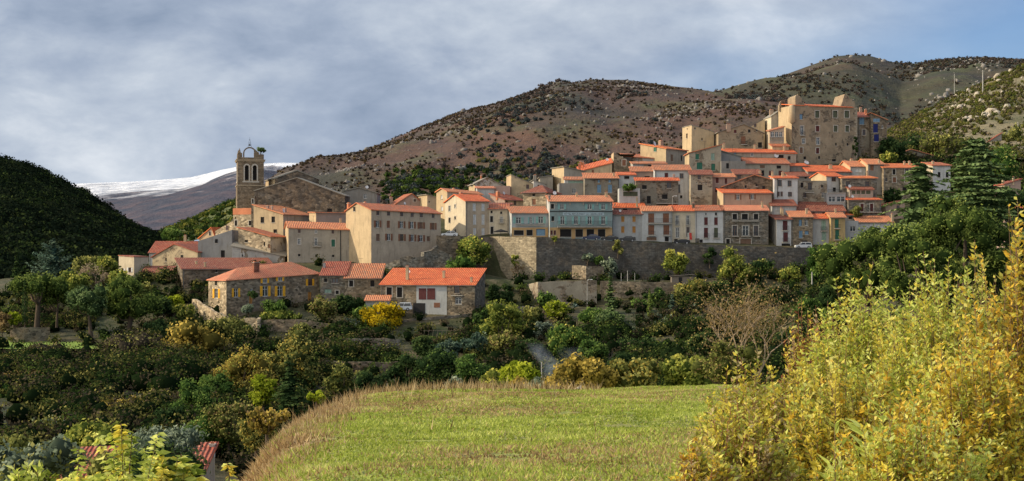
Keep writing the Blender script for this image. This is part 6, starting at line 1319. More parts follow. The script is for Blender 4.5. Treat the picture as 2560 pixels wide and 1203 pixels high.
blobs('undergrowth', P[u >= 900], rad[u >= 900], 72, .42, ['dark', 'dark', 'olive', 'green', 'heath'], 72, 'dark scrub and brambles on the terraces under the rampart')  # palette weighted to dark leaves, carrying the shade of the valley
P, u, py = scatter(GROUND, 5000, (2150, 2900), (350, 520), 78, lambda u, py, X, Y: np.where((Y > 386) | (u > 2380), .9+.5*fbm(X/20, Y/20, 3, 3), .0))
blobs('undergrowth', P, np.random.default_rng(6).uniform(1.2, 3.2, len(P)), 36, .7, ['dark', 'olive', 'green', 'heath'], 73, 'bushes around the foot of the maquis hill behind the village')
# forest on the left hill
P, u, py = scatter(H4, 9000, (-600, 470), (450, 800), 81)
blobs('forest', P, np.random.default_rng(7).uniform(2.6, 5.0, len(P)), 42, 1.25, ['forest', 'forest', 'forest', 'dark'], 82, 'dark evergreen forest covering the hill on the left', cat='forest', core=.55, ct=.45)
# forest and thickets on the brown hill
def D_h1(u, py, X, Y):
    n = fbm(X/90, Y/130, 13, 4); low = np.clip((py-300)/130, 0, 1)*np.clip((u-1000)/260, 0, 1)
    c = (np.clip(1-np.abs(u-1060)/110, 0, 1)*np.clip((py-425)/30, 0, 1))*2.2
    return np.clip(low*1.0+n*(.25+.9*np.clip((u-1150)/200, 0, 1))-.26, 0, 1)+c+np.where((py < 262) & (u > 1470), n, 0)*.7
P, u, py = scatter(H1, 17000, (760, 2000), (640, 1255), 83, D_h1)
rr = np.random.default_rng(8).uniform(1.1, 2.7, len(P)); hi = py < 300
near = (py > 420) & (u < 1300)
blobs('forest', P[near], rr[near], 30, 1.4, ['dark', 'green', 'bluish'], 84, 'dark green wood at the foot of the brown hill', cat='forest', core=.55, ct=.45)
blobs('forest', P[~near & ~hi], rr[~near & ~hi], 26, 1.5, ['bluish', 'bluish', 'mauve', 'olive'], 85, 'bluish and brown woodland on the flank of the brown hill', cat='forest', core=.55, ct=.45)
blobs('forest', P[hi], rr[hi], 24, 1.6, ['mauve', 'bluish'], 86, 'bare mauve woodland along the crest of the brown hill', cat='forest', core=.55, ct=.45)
P, u, py = scatter(H1, 15000, (500, 2000), (640, 1255), 87, lambda u, py, X, Y: .4+1.2*fbm(X/60, Y/60, 4, 4))
blobs('heather', P, np.random.default_rng(9).uniform(.5, 1.5, len(P)), 12, 1.0, ['heath', 'mauve', 'mauve', 'rust'], 88, 'low heather and broom dotted over the brown hill', cat='scrub', core=.55, ct=.45)
P, u, py = scatter(H2, 9000, (1500, 2800), (1000, 1750), 89, lambda u, py, X, Y: .28+1.4*fbm(X/130, Y/130, 14, 5)+np.where((py < 172) & (u > 2240), .5, 0))
blobs('heather', P, np.random.default_rng(10).uniform(.9, 2.5, len(P)), 16, 1.5, ['mauve', 'bluish', 'heath', 'heath'], 90, 'brown scrub and thickets on the rocky hill', cat='scrub', core=.55, ct=.45)
P, u, py = scatter(H3, 9000, (2150, 3200), (430, 720), 91, lambda u, py, X, Y: .62+.9*fbm(X/25, Y/25, 15, 4))
blobs('maquis', P, np.random.default_rng(11).uniform(.5, 1.7, len(P)), 22, .55, ['olive', 'heath', 'tan', 'heath', 'green', 'ygreen'], 92, 'sunlit maquis bushes on the slope at the right', cat='scrub', core=.55, ct=.45)
P, u, py = scatter(H5, 2600, (300, 950), (700, 1500), 93, lambda u, py, X, Y: .6+.9*fbm(X/60, Y/60, 16, 3))
blobs('forest', P, np.random.default_rng(12).uniform(2.0, 4.0, len(P)), 24, 1.6, ['green', 'dark', 'ygreen'], 94, 'green woodland on the ridge left of the bell tower', cat='forest', core=.55, ct=.45)
# boulders
ICO_V = None
def boulders(name, P, rad, seed, col, label):
    rng = np.random.default_rng(seed); ph = (1+5**.5)/2
    V = np.array([(-1, ph, 0), (1, ph, 0), (-1, -ph, 0), (1, -ph, 0), (0, -1, ph), (0, 1, ph), (0, -1, -ph), (0, 1, -ph), (ph, 0, -1), (ph, 0, 1), (-ph, 0, -1), (-ph, 0, 1)], float)/1.9
    Fc = np.array([(0, 11, 5), (0, 5, 1), (0, 1, 7), (0, 7, 10), (0, 10, 11), (1, 5, 9), (5, 11, 4), (11, 10, 2), (10, 7, 6), (7, 1, 8), (3, 9, 4), (3, 4, 2), (3, 2, 6), (3, 6, 8), (3, 8, 9), (4, 9, 5), (2, 4, 11), (6, 2, 10), (8, 6, 7), (9, 8, 1)])
    n = len(P); s = rad[:, None, None]*rng.uniform(.6, 1.3, (n, 1, 3)); v = V[None]*s*rng.uniform(.75, 1.2, (n, 12, 1))
    a = rng.uniform(0, 6.28, n); ca, sa = np.cos(a)[:, None], np.sin(a)[:, None]
    x = v[..., 0]*ca-v[..., 1]*sa; y = v[..., 0]*sa+v[..., 1]*ca
    v = np.stack([x, y, v[..., 2]], -1)+P[:, None, :]; f = (Fc[None]+np.arange(n)[:, None, None]*12).reshape(-1, 3)
    o = np_mesh(name, v.reshape(-1, 3), f, M('granite_'+name, _stucco, col, .3)); tag(o, label, 'boulders', kind='stuff')
def D_b(sx, sd_, k, off): return lambda u, py, X, Y: np.clip(k*(fbm(X/sx, Y/sx, sd_, 4))-off, 0, 1)
P, u, py = scatter(H1, 22000, (800, 1900), (700, 1255), 95, lambda u, py, X, Y: D_b(50, 33, 1.7, .52)(u, py, X, Y)*np.where((u > 1300) & (py > 360), .25, 1)+.03)
boulders('boulders', P, np.random.default_rng(13).gamma(2.0, .30, len(P))+.22, 96, (.20, .185, .17), 'grey granite boulders strewn over the brown hill')
P, u, py = scatter(H2, 15000, (1650, 2750), (1050, 1752), 97, lambda u, py, X, Y: D_b(110, 35, 2.0, .66)(u, py, X, Y)+np.where((u > 2280) & (u < 2500) & (py < 290), np.clip(.25+1.2*fbm(X/50, Y/50, 7, 3), 0, 1), 0)*.5+.015)
boulders('boulders', P, np.random.default_rng(14).gamma(1.6, .55, len(P))+.35, 98, (.24, .225, .205), 'pale granite outcrops on the rocky hill at the right')
P, u, py = scatter(H3, 5000, (2200, 3200), (440, 720), 99, D_b(30, 36, 2.2, .55))
boulders('boulders', P, np.random.default_rng(15).gamma(2, .35, len(P))+.15, 100, (.45, .40, .32), 'sunlit rocks in the maquis on the right slope')
# ------------------------------------------------------------------ terrace walls
def run_wall(name, label, pts, hgt, mat, thick=.8, cat='wall', jag=.12, step=1.5, seed=1, parent=None):
    rng = random.Random(seed); mb = MB(); W3 = [at(px, py, Y) for px, Y, py in pts]; prev = None
    for i in range(len(W3)-1):
        a, b = W3[i], W3[i+1]; d = b-a; dh = Vector((d.x, d.y, 0)).normalized(); nrm = Vector((dh.y, -dh.x, 0))
        n = max(1, int(d.length/step)); js = [rng.uniform(-jag, jag*.4) for _ in range(n+1)]
        for k in range(n):
            p = a.lerp(b, k/n); q = a.lerp(b, (k+1)/n); zp, zq = p.z+js[k], q.z+js[k+1]
            f0, f1, b0, b1 = p, q, p-nrm*thick, q-nrm*thick
            mb.hexa([(f0.x, f0.y, p.z-hgt), (f1.x, f1.y, q.z-hgt), (b1.x, b1.y, q.z-hgt), (b0.x, b0.y, p.z-hgt), (f0.x, f0.y, zp), (f1.x, f1.y, zq), (b1.x, b1.y, zq), (b0.x, b0.y, zp)],
                    0, skip=tuple(x for x, c_ in ((5, k > 0), (3, k < n-1)) if c_))
    o = mb.build(name, WALL[mat](), parent); 
    if not parent: tag(o, label, cat)
    return o
run_wall('rampart', 'short pale sunlit face of the rampart at its left corner', [(1224, 342, 591), (1340.5, 333.1, 592)], 13, 'lramp', 1.0, jag=.15)  # lighter stone than the rest, with sunlight put into the colour
run_wall('rampart', 'huge grey stone rampart running under the hotel row', [(1341, 333, 592), (1500, 334, 600), (1750, 335, 610), (2012, 337, 619), (2090, 338, 622)], 13, 'rampart', 1.0, jag=.15)
run_wall('parapet_wall', 'crumbling stone wall under the white parked car by the long houses', [(1092, 336, 588), (1150, 337, 590), (1232, 341, 592)], 9, 'dstone', .7)
run_wall('rock_outcrop', 'rough rock base under the long shuttered house', [(925, 334, 668), (1000, 331, 645), (1060, 331, 632), (1095, 333, 615), (1130, 333, 640)], 6, 'gstone', 1.5, jag=.8, cat='rock')
run_wall('garden_wall', 'sunlit beige garden wall under the rampart terrace', [(1310, 327, 712), (1345, 316, 705), (1492, 317, 700)], 6.2, 'patch', .6)
run_wall('garden_wall', 'shaded brown garden wall right of the sunlit beige one', [(1500, 319, 702), (1600, 318, 704), (1690, 319, 706)], 6.5, 'stone', .6)
run_wall('terrace_wall', 'low stone pen on the ledge below the rampart', [(1430, 330, 663), (1465, 325, 665), (1510, 327, 666)], 3.2, 'stone', .5)
run_wall('garden_wall', 'rough stone wall with a sunlit corner under the yellow-shuttered house', [(480, 306, 745), (522, 298, 770), (566, 291, 792), (596, 289, 797), (650, 288, 795), (655, 296, 795)], 6, 'lstone', .6, jag=.3)
run_wall('retaining_wall', 'long dark retaining wall below the yellow-shuttered garden', [(655, 291, 800), (740, 290, 798), (850, 290, 812)], 5, 'stone', .6)
run_wall('retaining_wall', 'grey wall with a dark opening below the glowing yellow tree', [(795, 277, 850), (850, 276, 847), (960, 276, 845), (1000, 277, 850)], 5, 'gstone', .6)
run_wall('retaining_wall', 'broad brown stone wall in the shaded valley', [(790, 257, 902), (900, 255, 905), (1040, 256, 905), (1062, 258, 940)], 6, 'dstone', .6)
run_wall('road_wall', 'pale straight wall of the road across the left slope', [(130, 236, 990), (250, 238, 970), (430, 240, 948), (530, 243, 935)], 2.0, 'grey', .4, jag=.02)
run_wall('ruined_wall', 'stub of dark stone wall at the edge of the small lawn', [(25, 281, 822), (60, 280, 818), (125, 282, 818)], 3, 'dstone', .7, jag=.25)
run_wall('retaining_wall', 'low grey wall of the barn forecourt', [(1008, 297, 800), (1080, 298, 792), (1150, 300, 786), (1205, 303, 782)], 3, 'gstone', .5)
run_wall('terrace_wall', 'pinkish dry-stone wall in the lower garden', [(1465, 288, 826), (1560, 287, 829)], 3, 'wpatch', .5, jag=.3)
run_wall('terrace_wall', 'shaded dry-stone wall left of the sunlit garden wall', [(1215, 303, 755), (1290, 301, 765), (1370, 300, 770)], 4, 'gstone', .5, jag=.3)
run_wall('terrace_wall', 'dark retaining wall under the right end of the rampart', [(1880, 315, 775), (1960, 314, 770), (2015, 315, 765)], 5, 'dstone', .5, jag=.2)
run_wall('garden_wall', 'low pale wall beside the white-cream house', [(262, 345, 672), (297, 345, 671)], 3, 'greige', .4, jag=.02)
def _lawn(t):
    p = t.geo(); b = t.noise(p, .9, 5, .7)
    t.bsdf(t.mix(t.ramp(b, [(.35, 0.0), (.65, 1.0)]), (.12, .20, .03), (.24, .34, .06)), .95, b, .8, .3)
LAWN = Sheet([(266, [(0, 872), (260, 872)]), (274, [(0, 862), (260, 862)]), (292, [(0, 842), (260, 846)])], 0, 262, amp=.12, scale=3, seed=8)
tag(LAWN.build('lawn', 60, np.linspace(266, 292, 30), M('lawn_grass', _lawn)), kind='structure')

# ------------------------------------------------------------------ cars
def car(label, px, pyb, Y, length, paintc, rz=0, h=1.5, suv=False):
    root = empty('parked_car', at(px, pyb, Y), rz); tag(root, label, 'car'); L = length/2; W = .85
    pm = M('car_paint_'+str(paintc), _plain, paintc, .35, var=.05, spec=.5)
    body = [(-L, .35), (-L, .75), (-L+.15, .88), (-L*.45, .98), (L*.95, 1.0), (L, .85), (L, .35), (L*.78, .30), (L*.40, .30), (-L*.40, .30), (-L*.80, .30)]
    mb = MB(); n = len(body)
    for y0, y1 in ((-W, W),):
        for i in range(n):
            a, b = body[i], body[(i+1) % n]; mb.quad([(a[0], -W, a[1]), (b[0], -W, b[1]), (b[0], W, b[1]), (a[0], W, a[1])])
        mb.quad([(p[0], -W, p[1]) for p in body][::-1]); mb.quad([(p[0], W, p[1]) for p in body])
    mb.build('body', pm, root)
    x0, x1, x2, x3 = (-L*.45, -L*.22, L*.85, L*.95) if suv else (-L*.45, -L*.12, L*.5, L*.85)
    mb = MB(); cb = [(x0, -W+.03, .98), (x3, -W+.03, 1.0), (x3, W-.03, 1.0), (x0, W-.03, .98), (x1, -W+.16, h-.06), (x2, -W+.16, h-.06), (x2, W-.16, h-.06), (x1, W-.16, h-.06)]
    mb.hexa(cb); mb.build('window', GLASS(), root)
    mb = MB(); mb.hexa([(x1-.05, -W+.14, h-.08), (x2+.08, -W+.14, h-.08), (x2+.08, W-.14, h-.08), (x1-.05, W-.14, h-.08), (x1+.05, -W+.2, h), (x2-.05, -W+.2, h), (x2-.05, W-.2, h), (x1+.05, W-.2, h)])
    for t in (0, .45, 1):
        xa = x0+(x3-x0)*t; xb = x1+(x2-x1)*t
        for s in (-1, 1): mb.tube([(xa, s*(W-.02), .98), (xb, s*(W-.15), h-.04)], [.045, .045], 4)
    mb.build('roof', pm, root)
    for xx in (-L*.62, L*.60):
        for s in (-1, 1):
            m2 = MB(); k = 12; r = .34
            ring = [(xx+r*math.cos(2*math.pi*j/k), r+r*math.sin(2*math.pi*j/k)) for j in range(k)]
            m2.quad([(x, s*(W+.03), z) for x, z in ring] if s > 0 else [(x, s*(W+.03), z) for x, z in ring][::-1]); m2.quad([(x, s*(W-.2), z) for x, z in ring])
            for j in range(k):
                a, b = ring[j], ring[(j+1) % k]; m2.quad([(a[0], s*(W+.03), a[1]), (b[0], s*(W+.03), b[1]), (b[0], s*(W-.2), b[1]), (a[0], s*(W-.2), a[1])])
            wh = m2.build('wheel', M('tyre', _plain, (.02, .02, .02), .9), root)
            m3 = MB(); rg = [(xx+.19*math.cos(2*math.pi*j/k), r+.19*math.sin(2*math.pi*j/k)) for j in range(k)]; m3.quad([(x, s*(W+.035), z) for x, z in rg]); m3.build('rim', M('rim', _plain, (.4, .4, .42), .4), wh)
    for s in (-.6, .6):
        m4 = MB(); m4.box(-L-.02, -L+.03, s-.16, s+.16, .6, .75); m4.build('headlight', M('lamp_glass', _plain, (.6, .6, .6), .2), root)
    return root
car('white estate car parked in front of the barn garage', 1005, 777, 298.5, 4.3, (.62, .66, .72), suv=True, h=1.72)
car('small white car parked above the crumbling wall left of the hotel', 1124, 593, 342, 4.0, (.6, .62, .64), h=1.5)
car('dark blue car parked in front of the turquoise hotel', 1478, 601, 339, 4.2, (.02, .03, .08), h=1.45)
car('black car parked below the painted hotel corner', 1524, 603, 339.5, 4.2, (.015, .015, .02), h=1.35)
car('dark grey car parked in front of the orange-shuttered house', 1568, 605, 339.5, 4.0, (.03, .03, .035), h=1.4)
car('black low car parked before the cream house', 1704, 611, 340.5, 4.0, (.012, .012, .016), h=1.25)
car('white van-like car parked at the right end of the rampart row', 2008, 622, 341, 4.0, (.6, .62, .64), suv=True, h=1.6)

# ------------------------------------------------------------------ small things
def pole(name, label, px, pyb, pyt, Y, r=.08, cat='pole', mat=None, arm=None):
    root = empty(name, at(px, pyb, Y)); tag(root, label, cat); h = (pyb-pyt)/F*Y; mb = MB()
    mb.tube([(0, 0, -.5), (0, 0, h*.5), (0, 0, h)], [r, r*.9, r*.7], 6); mb.build('post', mat or M('galvanised', _plain, (.42, .41, .38), .6), root)
    if arm == 'cross':
        mb = MB(); mb.box(-.9, .9, -.06, .06, h-.5, h-.38); [mb.tube([(x, 0, h-.38), (x, 0, h-.1)], [.06, .05], 5) for x in (-.8, 0, .8)]; mb.build('crossarm', M('galvanised', _plain, (.42, .41, .38), .6), root)
    if arm == 'lamp':
        mb = MB(); mb.tube([(0, 0, h-.1), (.5, -.2, h+.15), (.9, -.3, h+.1)], [.05, .04, .04], 5); mb.hexa([(.7, -.42, h+.02), (1.2, -.42, h+.02), (1.2, -.18, h+.02), (.7, -.18, h+.02), (.75, -.38, h+.16), (1.1, -.38, h+.16), (1.1, -.22, h+.16), (.75, -.22, h+.16)]); mb.build('lamp_head', DISHM(), root)
    if arm == 'globes':
        for s in (-1, 1):
            mb = MB(); mb.tube([(0, 0, h-.35), (s*.45, 0, h-.3), (s*.5, 0, h-.1)], [.04, .03, .03], 4); mb.tube([(s*.5, 0, h-.12), (s*.5, 0, h-.02), (s*.5, 0, h+.14), (s*.5, 0, h+.22)], [.08, .2, .2, .05], 8); mb.build('lamp_globe', DISHM(), root)
    return root
pole('utility_pole', 'pale concrete pylon post on the sunlit slope at the right', 2457, 240, 176, 650, .28, arm='cross')
pole('utility_pole', 'thin grey post on the skyline left of the pale pylon', 2386, 232, 184, 700, .16)
pole('utility_pole', 'dark wooden post high on the right slope', 2540, 262, 195, 600, .15, mat=BARK())
pole('utility_pole', 'pale post above the scrub at the right edge', 2545, 372, 305, 480, .13)
pole('street_lamp', 'tall thin lamp post in front of the sunlit garden wall', 1468, 768, 700, 313, .07, 'street lamp', arm='lamp')
pole('street_lamp', 'double-globe lamp beside the road on the left slope', 424, 976, 942, 234, .07, 'street lamp', arm='globes')
pole('street_lamp', 'lamp post on the village terrace behind the orange roofs', 1681, 520, 491, 357, .06, 'street lamp', arm='lamp')
pole('post', 'white garden post left of the washing posts', 1553, 700, 682, 326, .07)
pole('post', 'taller post with a white box in the rampart garden', 1569, 700, 676, 325, .09)
pole('post', 'slim post nearest the garden hut', 1587, 700, 682, 326, .06)
pole('post', 'thin mast rising through the smoke', 1354, 935, 905, 200, .08)
pole('post', 'pale post in the shaded valley below the brown wall', 968, 972, 945, 215, .06)
pole('post', 'pale bent stake near the right end of the rampart', 2030, 705, 680, 300, .14)
# washing line plant pots, awning, laundry, hut
r0 = empty('parasol', at(1252, 592, 345)); tag(r0, 'black flat parasol in front of the small cream house', 'parasol')
mb = MB(); mb.tube([(0, 0, 0), (0, 0, 1.75)], [.05, .05], 6); mb.build('pole', IRON(), r0)
mb = MB(); n = 8
for j in range(n):
    a, b = 2*math.pi*j/n, 2*math.pi*(j+1)/n; mb.quad([(1.75*math.cos(a), 1.5*math.sin(a), 1.35), (1.75*math.cos(b), 1.5*math.sin(b), 1.35), (0, 0, 1.9)]); mb.quad([(1.75*math.cos(b), 1.5*math.sin(b), 1.35), (1.75*math.cos(a), 1.5*math.sin(a), 1.35), (1.75*math.cos(a), 1.5*math.sin(a), 1.15), (1.75*math.cos(b), 1.5*math.sin(b), 1.15)])
mb.build('canopy', M('black_canvas', _plain, (.015, .016, .02), .9), r0)
mb = MB()
for j in range(6):
    for x0, x1, m_ in ((-.55, -.1, 1), (-.1, .5, 0)):
        wv = .05*math.sin(j*1.3)
        mb.quad([(x0, wv, 1.75-j*.28), (x1, -wv, 1.75-j*.28), (x1+.04*j, wv, 1.75-(j+1)*.28), (x0, -wv, 1.75-(j+1)*.28)], m_)
tag(mb.build('hanging_cloth', [M('red_cloth', _plain, (.55, .06, .05), .9), M('pale_cloth', _plain, (.5, .5, .44), .9)], loc=at(1724, 600, 344.6)), 'red and white cloth hanging outside the cream house', 'cloth')
r0 = empty('garden_hut', at(1712, 712, 322)); tag(r0, 'small wooden hut with a flat roof under the rampart', 'hut')
mb = MB(); mb.box(-3.0, 2.0, 0, 2.5, 0, 1.9); mb.build('wall', M('hut_boards', _bark, (.2, .17, .14)), r0)
mb = MB(); mb.hexa([(-3.3, -.4, 1.9), (2.3, -.4, 2.3), (2.3, 2.8, 2.3), (-3.3, 2.8, 1.9), (-3.3, -.4, 2.0), (2.3, -.4, 2.4), (2.3, 2.8, 2.4), (-3.3, 2.8, 2.0)]); mb.build('roof', M('hut_roof', _plain, (.13, .11, .10), .9), r0)
mb = MB(); mb.box(-1.4, -.6, -.03, 0, .05, 1.7); mb.build('door', paint('k'), r0)
r0 = empty('trellis', at(1105, 852, 281)); tag(r0, 'bean-pole trellis in the shaded kitchen garden', 'trellis')
for j in range(9):
    mb = MB(); x = -3.6+j*.9; mb.tube([(x-.25, -.3, 0), (x+.1, 0, 2.2)], [.03, .03], 4); mb.build('stake', M('stake_wood', _bark, (.3, .24, .17)), r0)
mb = MB(); mb.tube([(-3.8, 0, 2.0), (3.8, 0, 2.05)], [.03, .03], 4); mb.build('rail', M('stake_wood', _bark, (.3, .24, .17)), r0)
def agave(label, px, pyb, Y, r, n=22, m=None):
    rg = random.Random(int(px)); root = empty('agave', at(px, pyb, Y)); tag(root, label, 'agave')
    for j in range(n):
        mb = MB(); a = rg.uniform(0, 6.28); el = rg.uniform(.35, 1.4); d = Vector((math.cos(a)*math.cos(el), math.sin(a)*math.cos(el), math.sin(el))); s = d.cross(Vector((0, 0, 1))).normalized()*r*.1
        p1 = d*r*.5; p2 = d*r+Vector((0, 0, -.12*r)); mb.quad([-s*.6, s*.6, p1+s, p1-s]); mb.quad([p1-s, p1+s, p2]); mb.build('leaf', M('agave_leaf', _plain, (.22, .31, .27), .6), root)
agave('large blue-grey agave among the bushes', 1703, 858, 272, 1.7); agave('smaller agave beside the large one', 1690, 878, 270, 1.1, 16); agave('agave on the garden wall under the rampart', 1436, 770, 311, 1.5, 18)
# rock standing in the meadow
mb = MB(); mb.hexa([(-.28, -.12, -.1), (.22, -.15, -.1), (.25, .15, -.1), (-.25, .15, -.1), (-.12, -.05, .05), (.20, -.06, .22), (.22, .05, .20), (-.1, .05, .04)])
o = mb.build('rock', M('pale_rock', _stucco, (.5, .45, .38), .3), loc=(at(1441, 986, 58).x, 58, gz(1441, 58)+.02)); tag(o, 'small pale rock at the crest of the meadow', 'rock')

# ------------------------------------------------------------------ smoke from a garden fire
def _smoke(t, dens, s, bend, lean):
    g = t.sep(t.n.new('ShaderNodeTexCoord').outputs['Generated']); p = t.geo()
    n = t.noise(p, s, 6, .62, 1.2)
    xc = t.math('ADD', t.math('MULTIPLY_ADD', g[2], lean, .5-lean/2), t.math('MULTIPLY', t.math('SINE', t.math('MULTIPLY', g[2], 5.0)), bend))
    dx = t.math('MULTIPLY', t.math('SUBTRACT', g[0], xc), 3.2); dy = t.math('MULTIPLY', t.math('SUBTRACT', g[1], .5), 2.2)
    r = t.math('ADD', t.math('POWER', t.math('ABSOLUTE', dx), 2.0), t.math('POWER', t.math('ABSOLUTE', dy), 2.0))
    fall = t.math('MAXIMUM', t.math('SUBTRACT', 1.0, r), 0.0)
    ends = t.math('MULTIPLY', t.math('MULTIPLY', g[2], t.math('SUBTRACT', 1.0, g[2])), 4.0)
    o = t.n.new('ShaderNodeOutputMaterial'); v = t.n.new('ShaderNodeVolumePrincipled')
    v.inputs['Color'].default_value = (.90, .97, 1.0, 1); v.inputs['Anisotropy'].default_value = 0
    d = t.math('MULTIPLY', t.math('MULTIPLY', t.math('MULTIPLY', t.math('MAXIMUM', t.math('SUBTRACT', n, .36), 0), dens), fall), ends)
    t.link(t.math('MULTIPLY', d, .42), v.inputs['Emission Strength']); v.inputs['Emission Color'].default_value = (.55, .72, .92, 1)  # faint glow stands in for sunlight scattered inside the smoke
    t.link(d, v.inputs['Density']); t.link(v.outputs[0], o.inputs['Volume'])
kx = 150/F
mb = MB(); mb.box(-48*kx, 48*kx, -1.5, 1.5, 0, 92*kx)
tag(mb.build('smoke', M('smoke', _smoke, .55, .8, .12, -.30), loc=at(1362, 948, 150)), 'wisp of blue-white smoke rising from a garden fire', 'smoke')
mb = MB(); mb.box(-60*kx, 60*kx, -1.5, 1.5, 0, 60*kx)
tag(mb.build('smoke', M('thin_smoke', _smoke, .16, .6, .10, .4), loc=at(1420, 925, 152)), 'thin veil of smoke drifting right across the leafy tree', 'smoke')

# ------------------------------------------------------------------ meadow grass and weeds
def blades(name, X, Y, Z, h, wd, lean, mats, mi, tint, seed, label, cat):
    rng = np.random.default_rng(seed); n = len(X); a = rng.uniform(0, 6.28, n); dx, dy = np.cos(a), np.sin(a); la = rng.uniform(0, 6.28, n); ll = rng.uniform(.1, 1, n)*lean*h
    b0 = np.stack([X-dx*wd, Y-dy*wd, Z-.02], 1); b1 = np.stack([X+dx*wd, Y+dy*wd, Z-.02], 1); tp = np.stack([X+np.cos(la)*ll, Y+np.sin(la)*ll, Z+h], 1)
    v = np.stack([b0, b1, tp], 1).reshape(-1, 3); f = np.arange(3*n).reshape(n, 3)
    o = np_mesh(name, v, f, mats, np.repeat(tint, 3), midx=mi); tag(o, label, cat, kind='stuff'); return o
def grass_pts(n, ur, Yr, seed):
    rng = np.random.default_rng(seed); u = rng.uniform(*ur, n); Y = rng.uniform(Yr[0]**1.3, Yr[1]**1.3, n)**(1/1.3); P = MEADOW.P(u, Y); return P[:, 0], P[:, 1], P[:, 2], u
LM['grass'] = ((.17, .22, .025), (.40, .46, .09), (.64, .67, .22)); LM['straw'] = ((.20, .13, .06), (.44, .31, .15), (.64, .50, .29))
rng = np.random.default_rng(3)
X, Y, Z, u = grass_pts(250000, (470, 2550), (15, 63), 4)
c = fbm(X/1.3, Y/1.3, 21, 4); c2 = fbm(X/5, Y/5, 22, 3)
k = c > -.5; X, Y, Z, u, c, c2 = [q[k] for q in (X, Y, Z, u, c, c2)]
# the clump field also sets how tall, and how dry, the grass is
edge = np.clip((-X-(.080*Y+.9))*.45, 0, 1)
h = (.015+.045*np.clip(c+.2, 0, 1)+.03*rng.random(len(X)))*(1+1.5*edge)*(1+.006*Y)
dry = (rng.random(len(X)) < np.clip(.20+.9*c2+1.1*edge, .03, .97)).astype(int)
blades('grass', X, Y, Z, h, .007+.0007*Y, 1.6, [leafm('grass', .35), leafm('straw', .35)], dry, np.clip(.45+.5*c+rng.normal(0, .2, len(X)), 0, 1), 5, 'short rough grass of the meadow in the foreground', 'grass')
X, Y, Z, u = grass_pts(42000, (540, 1500), (20, 64), 6)
edge = np.clip((-X-(.085*Y+.8))*.5, 0, 1); crest = np.clip((Y-53)/5, 0, 1)*np.clip((1600-u)/400, .15, 1)
k = rng.random(len(X)) < np.clip(edge*.8+crest*.75+.03*(fbm(X/2, Y/2, 5, 3) > .15), 0, 1); X, Y, Z = X[k], Y[k], Z[k]
blades('dry_weeds', X, Y, Z, (rng.gamma(4, .06, len(X))+.06)*np.clip(Y/58, .35, 1), .007+.0003*Y, .8, [leafm('straw', .35), leafm('straw', .3), leafm('rust', .3)], rng.integers(0, 3, len(X)) % 3, rng.random(len(X)), 7, 'tall dry weeds along the crest and left bank of the meadow', 'weeds')

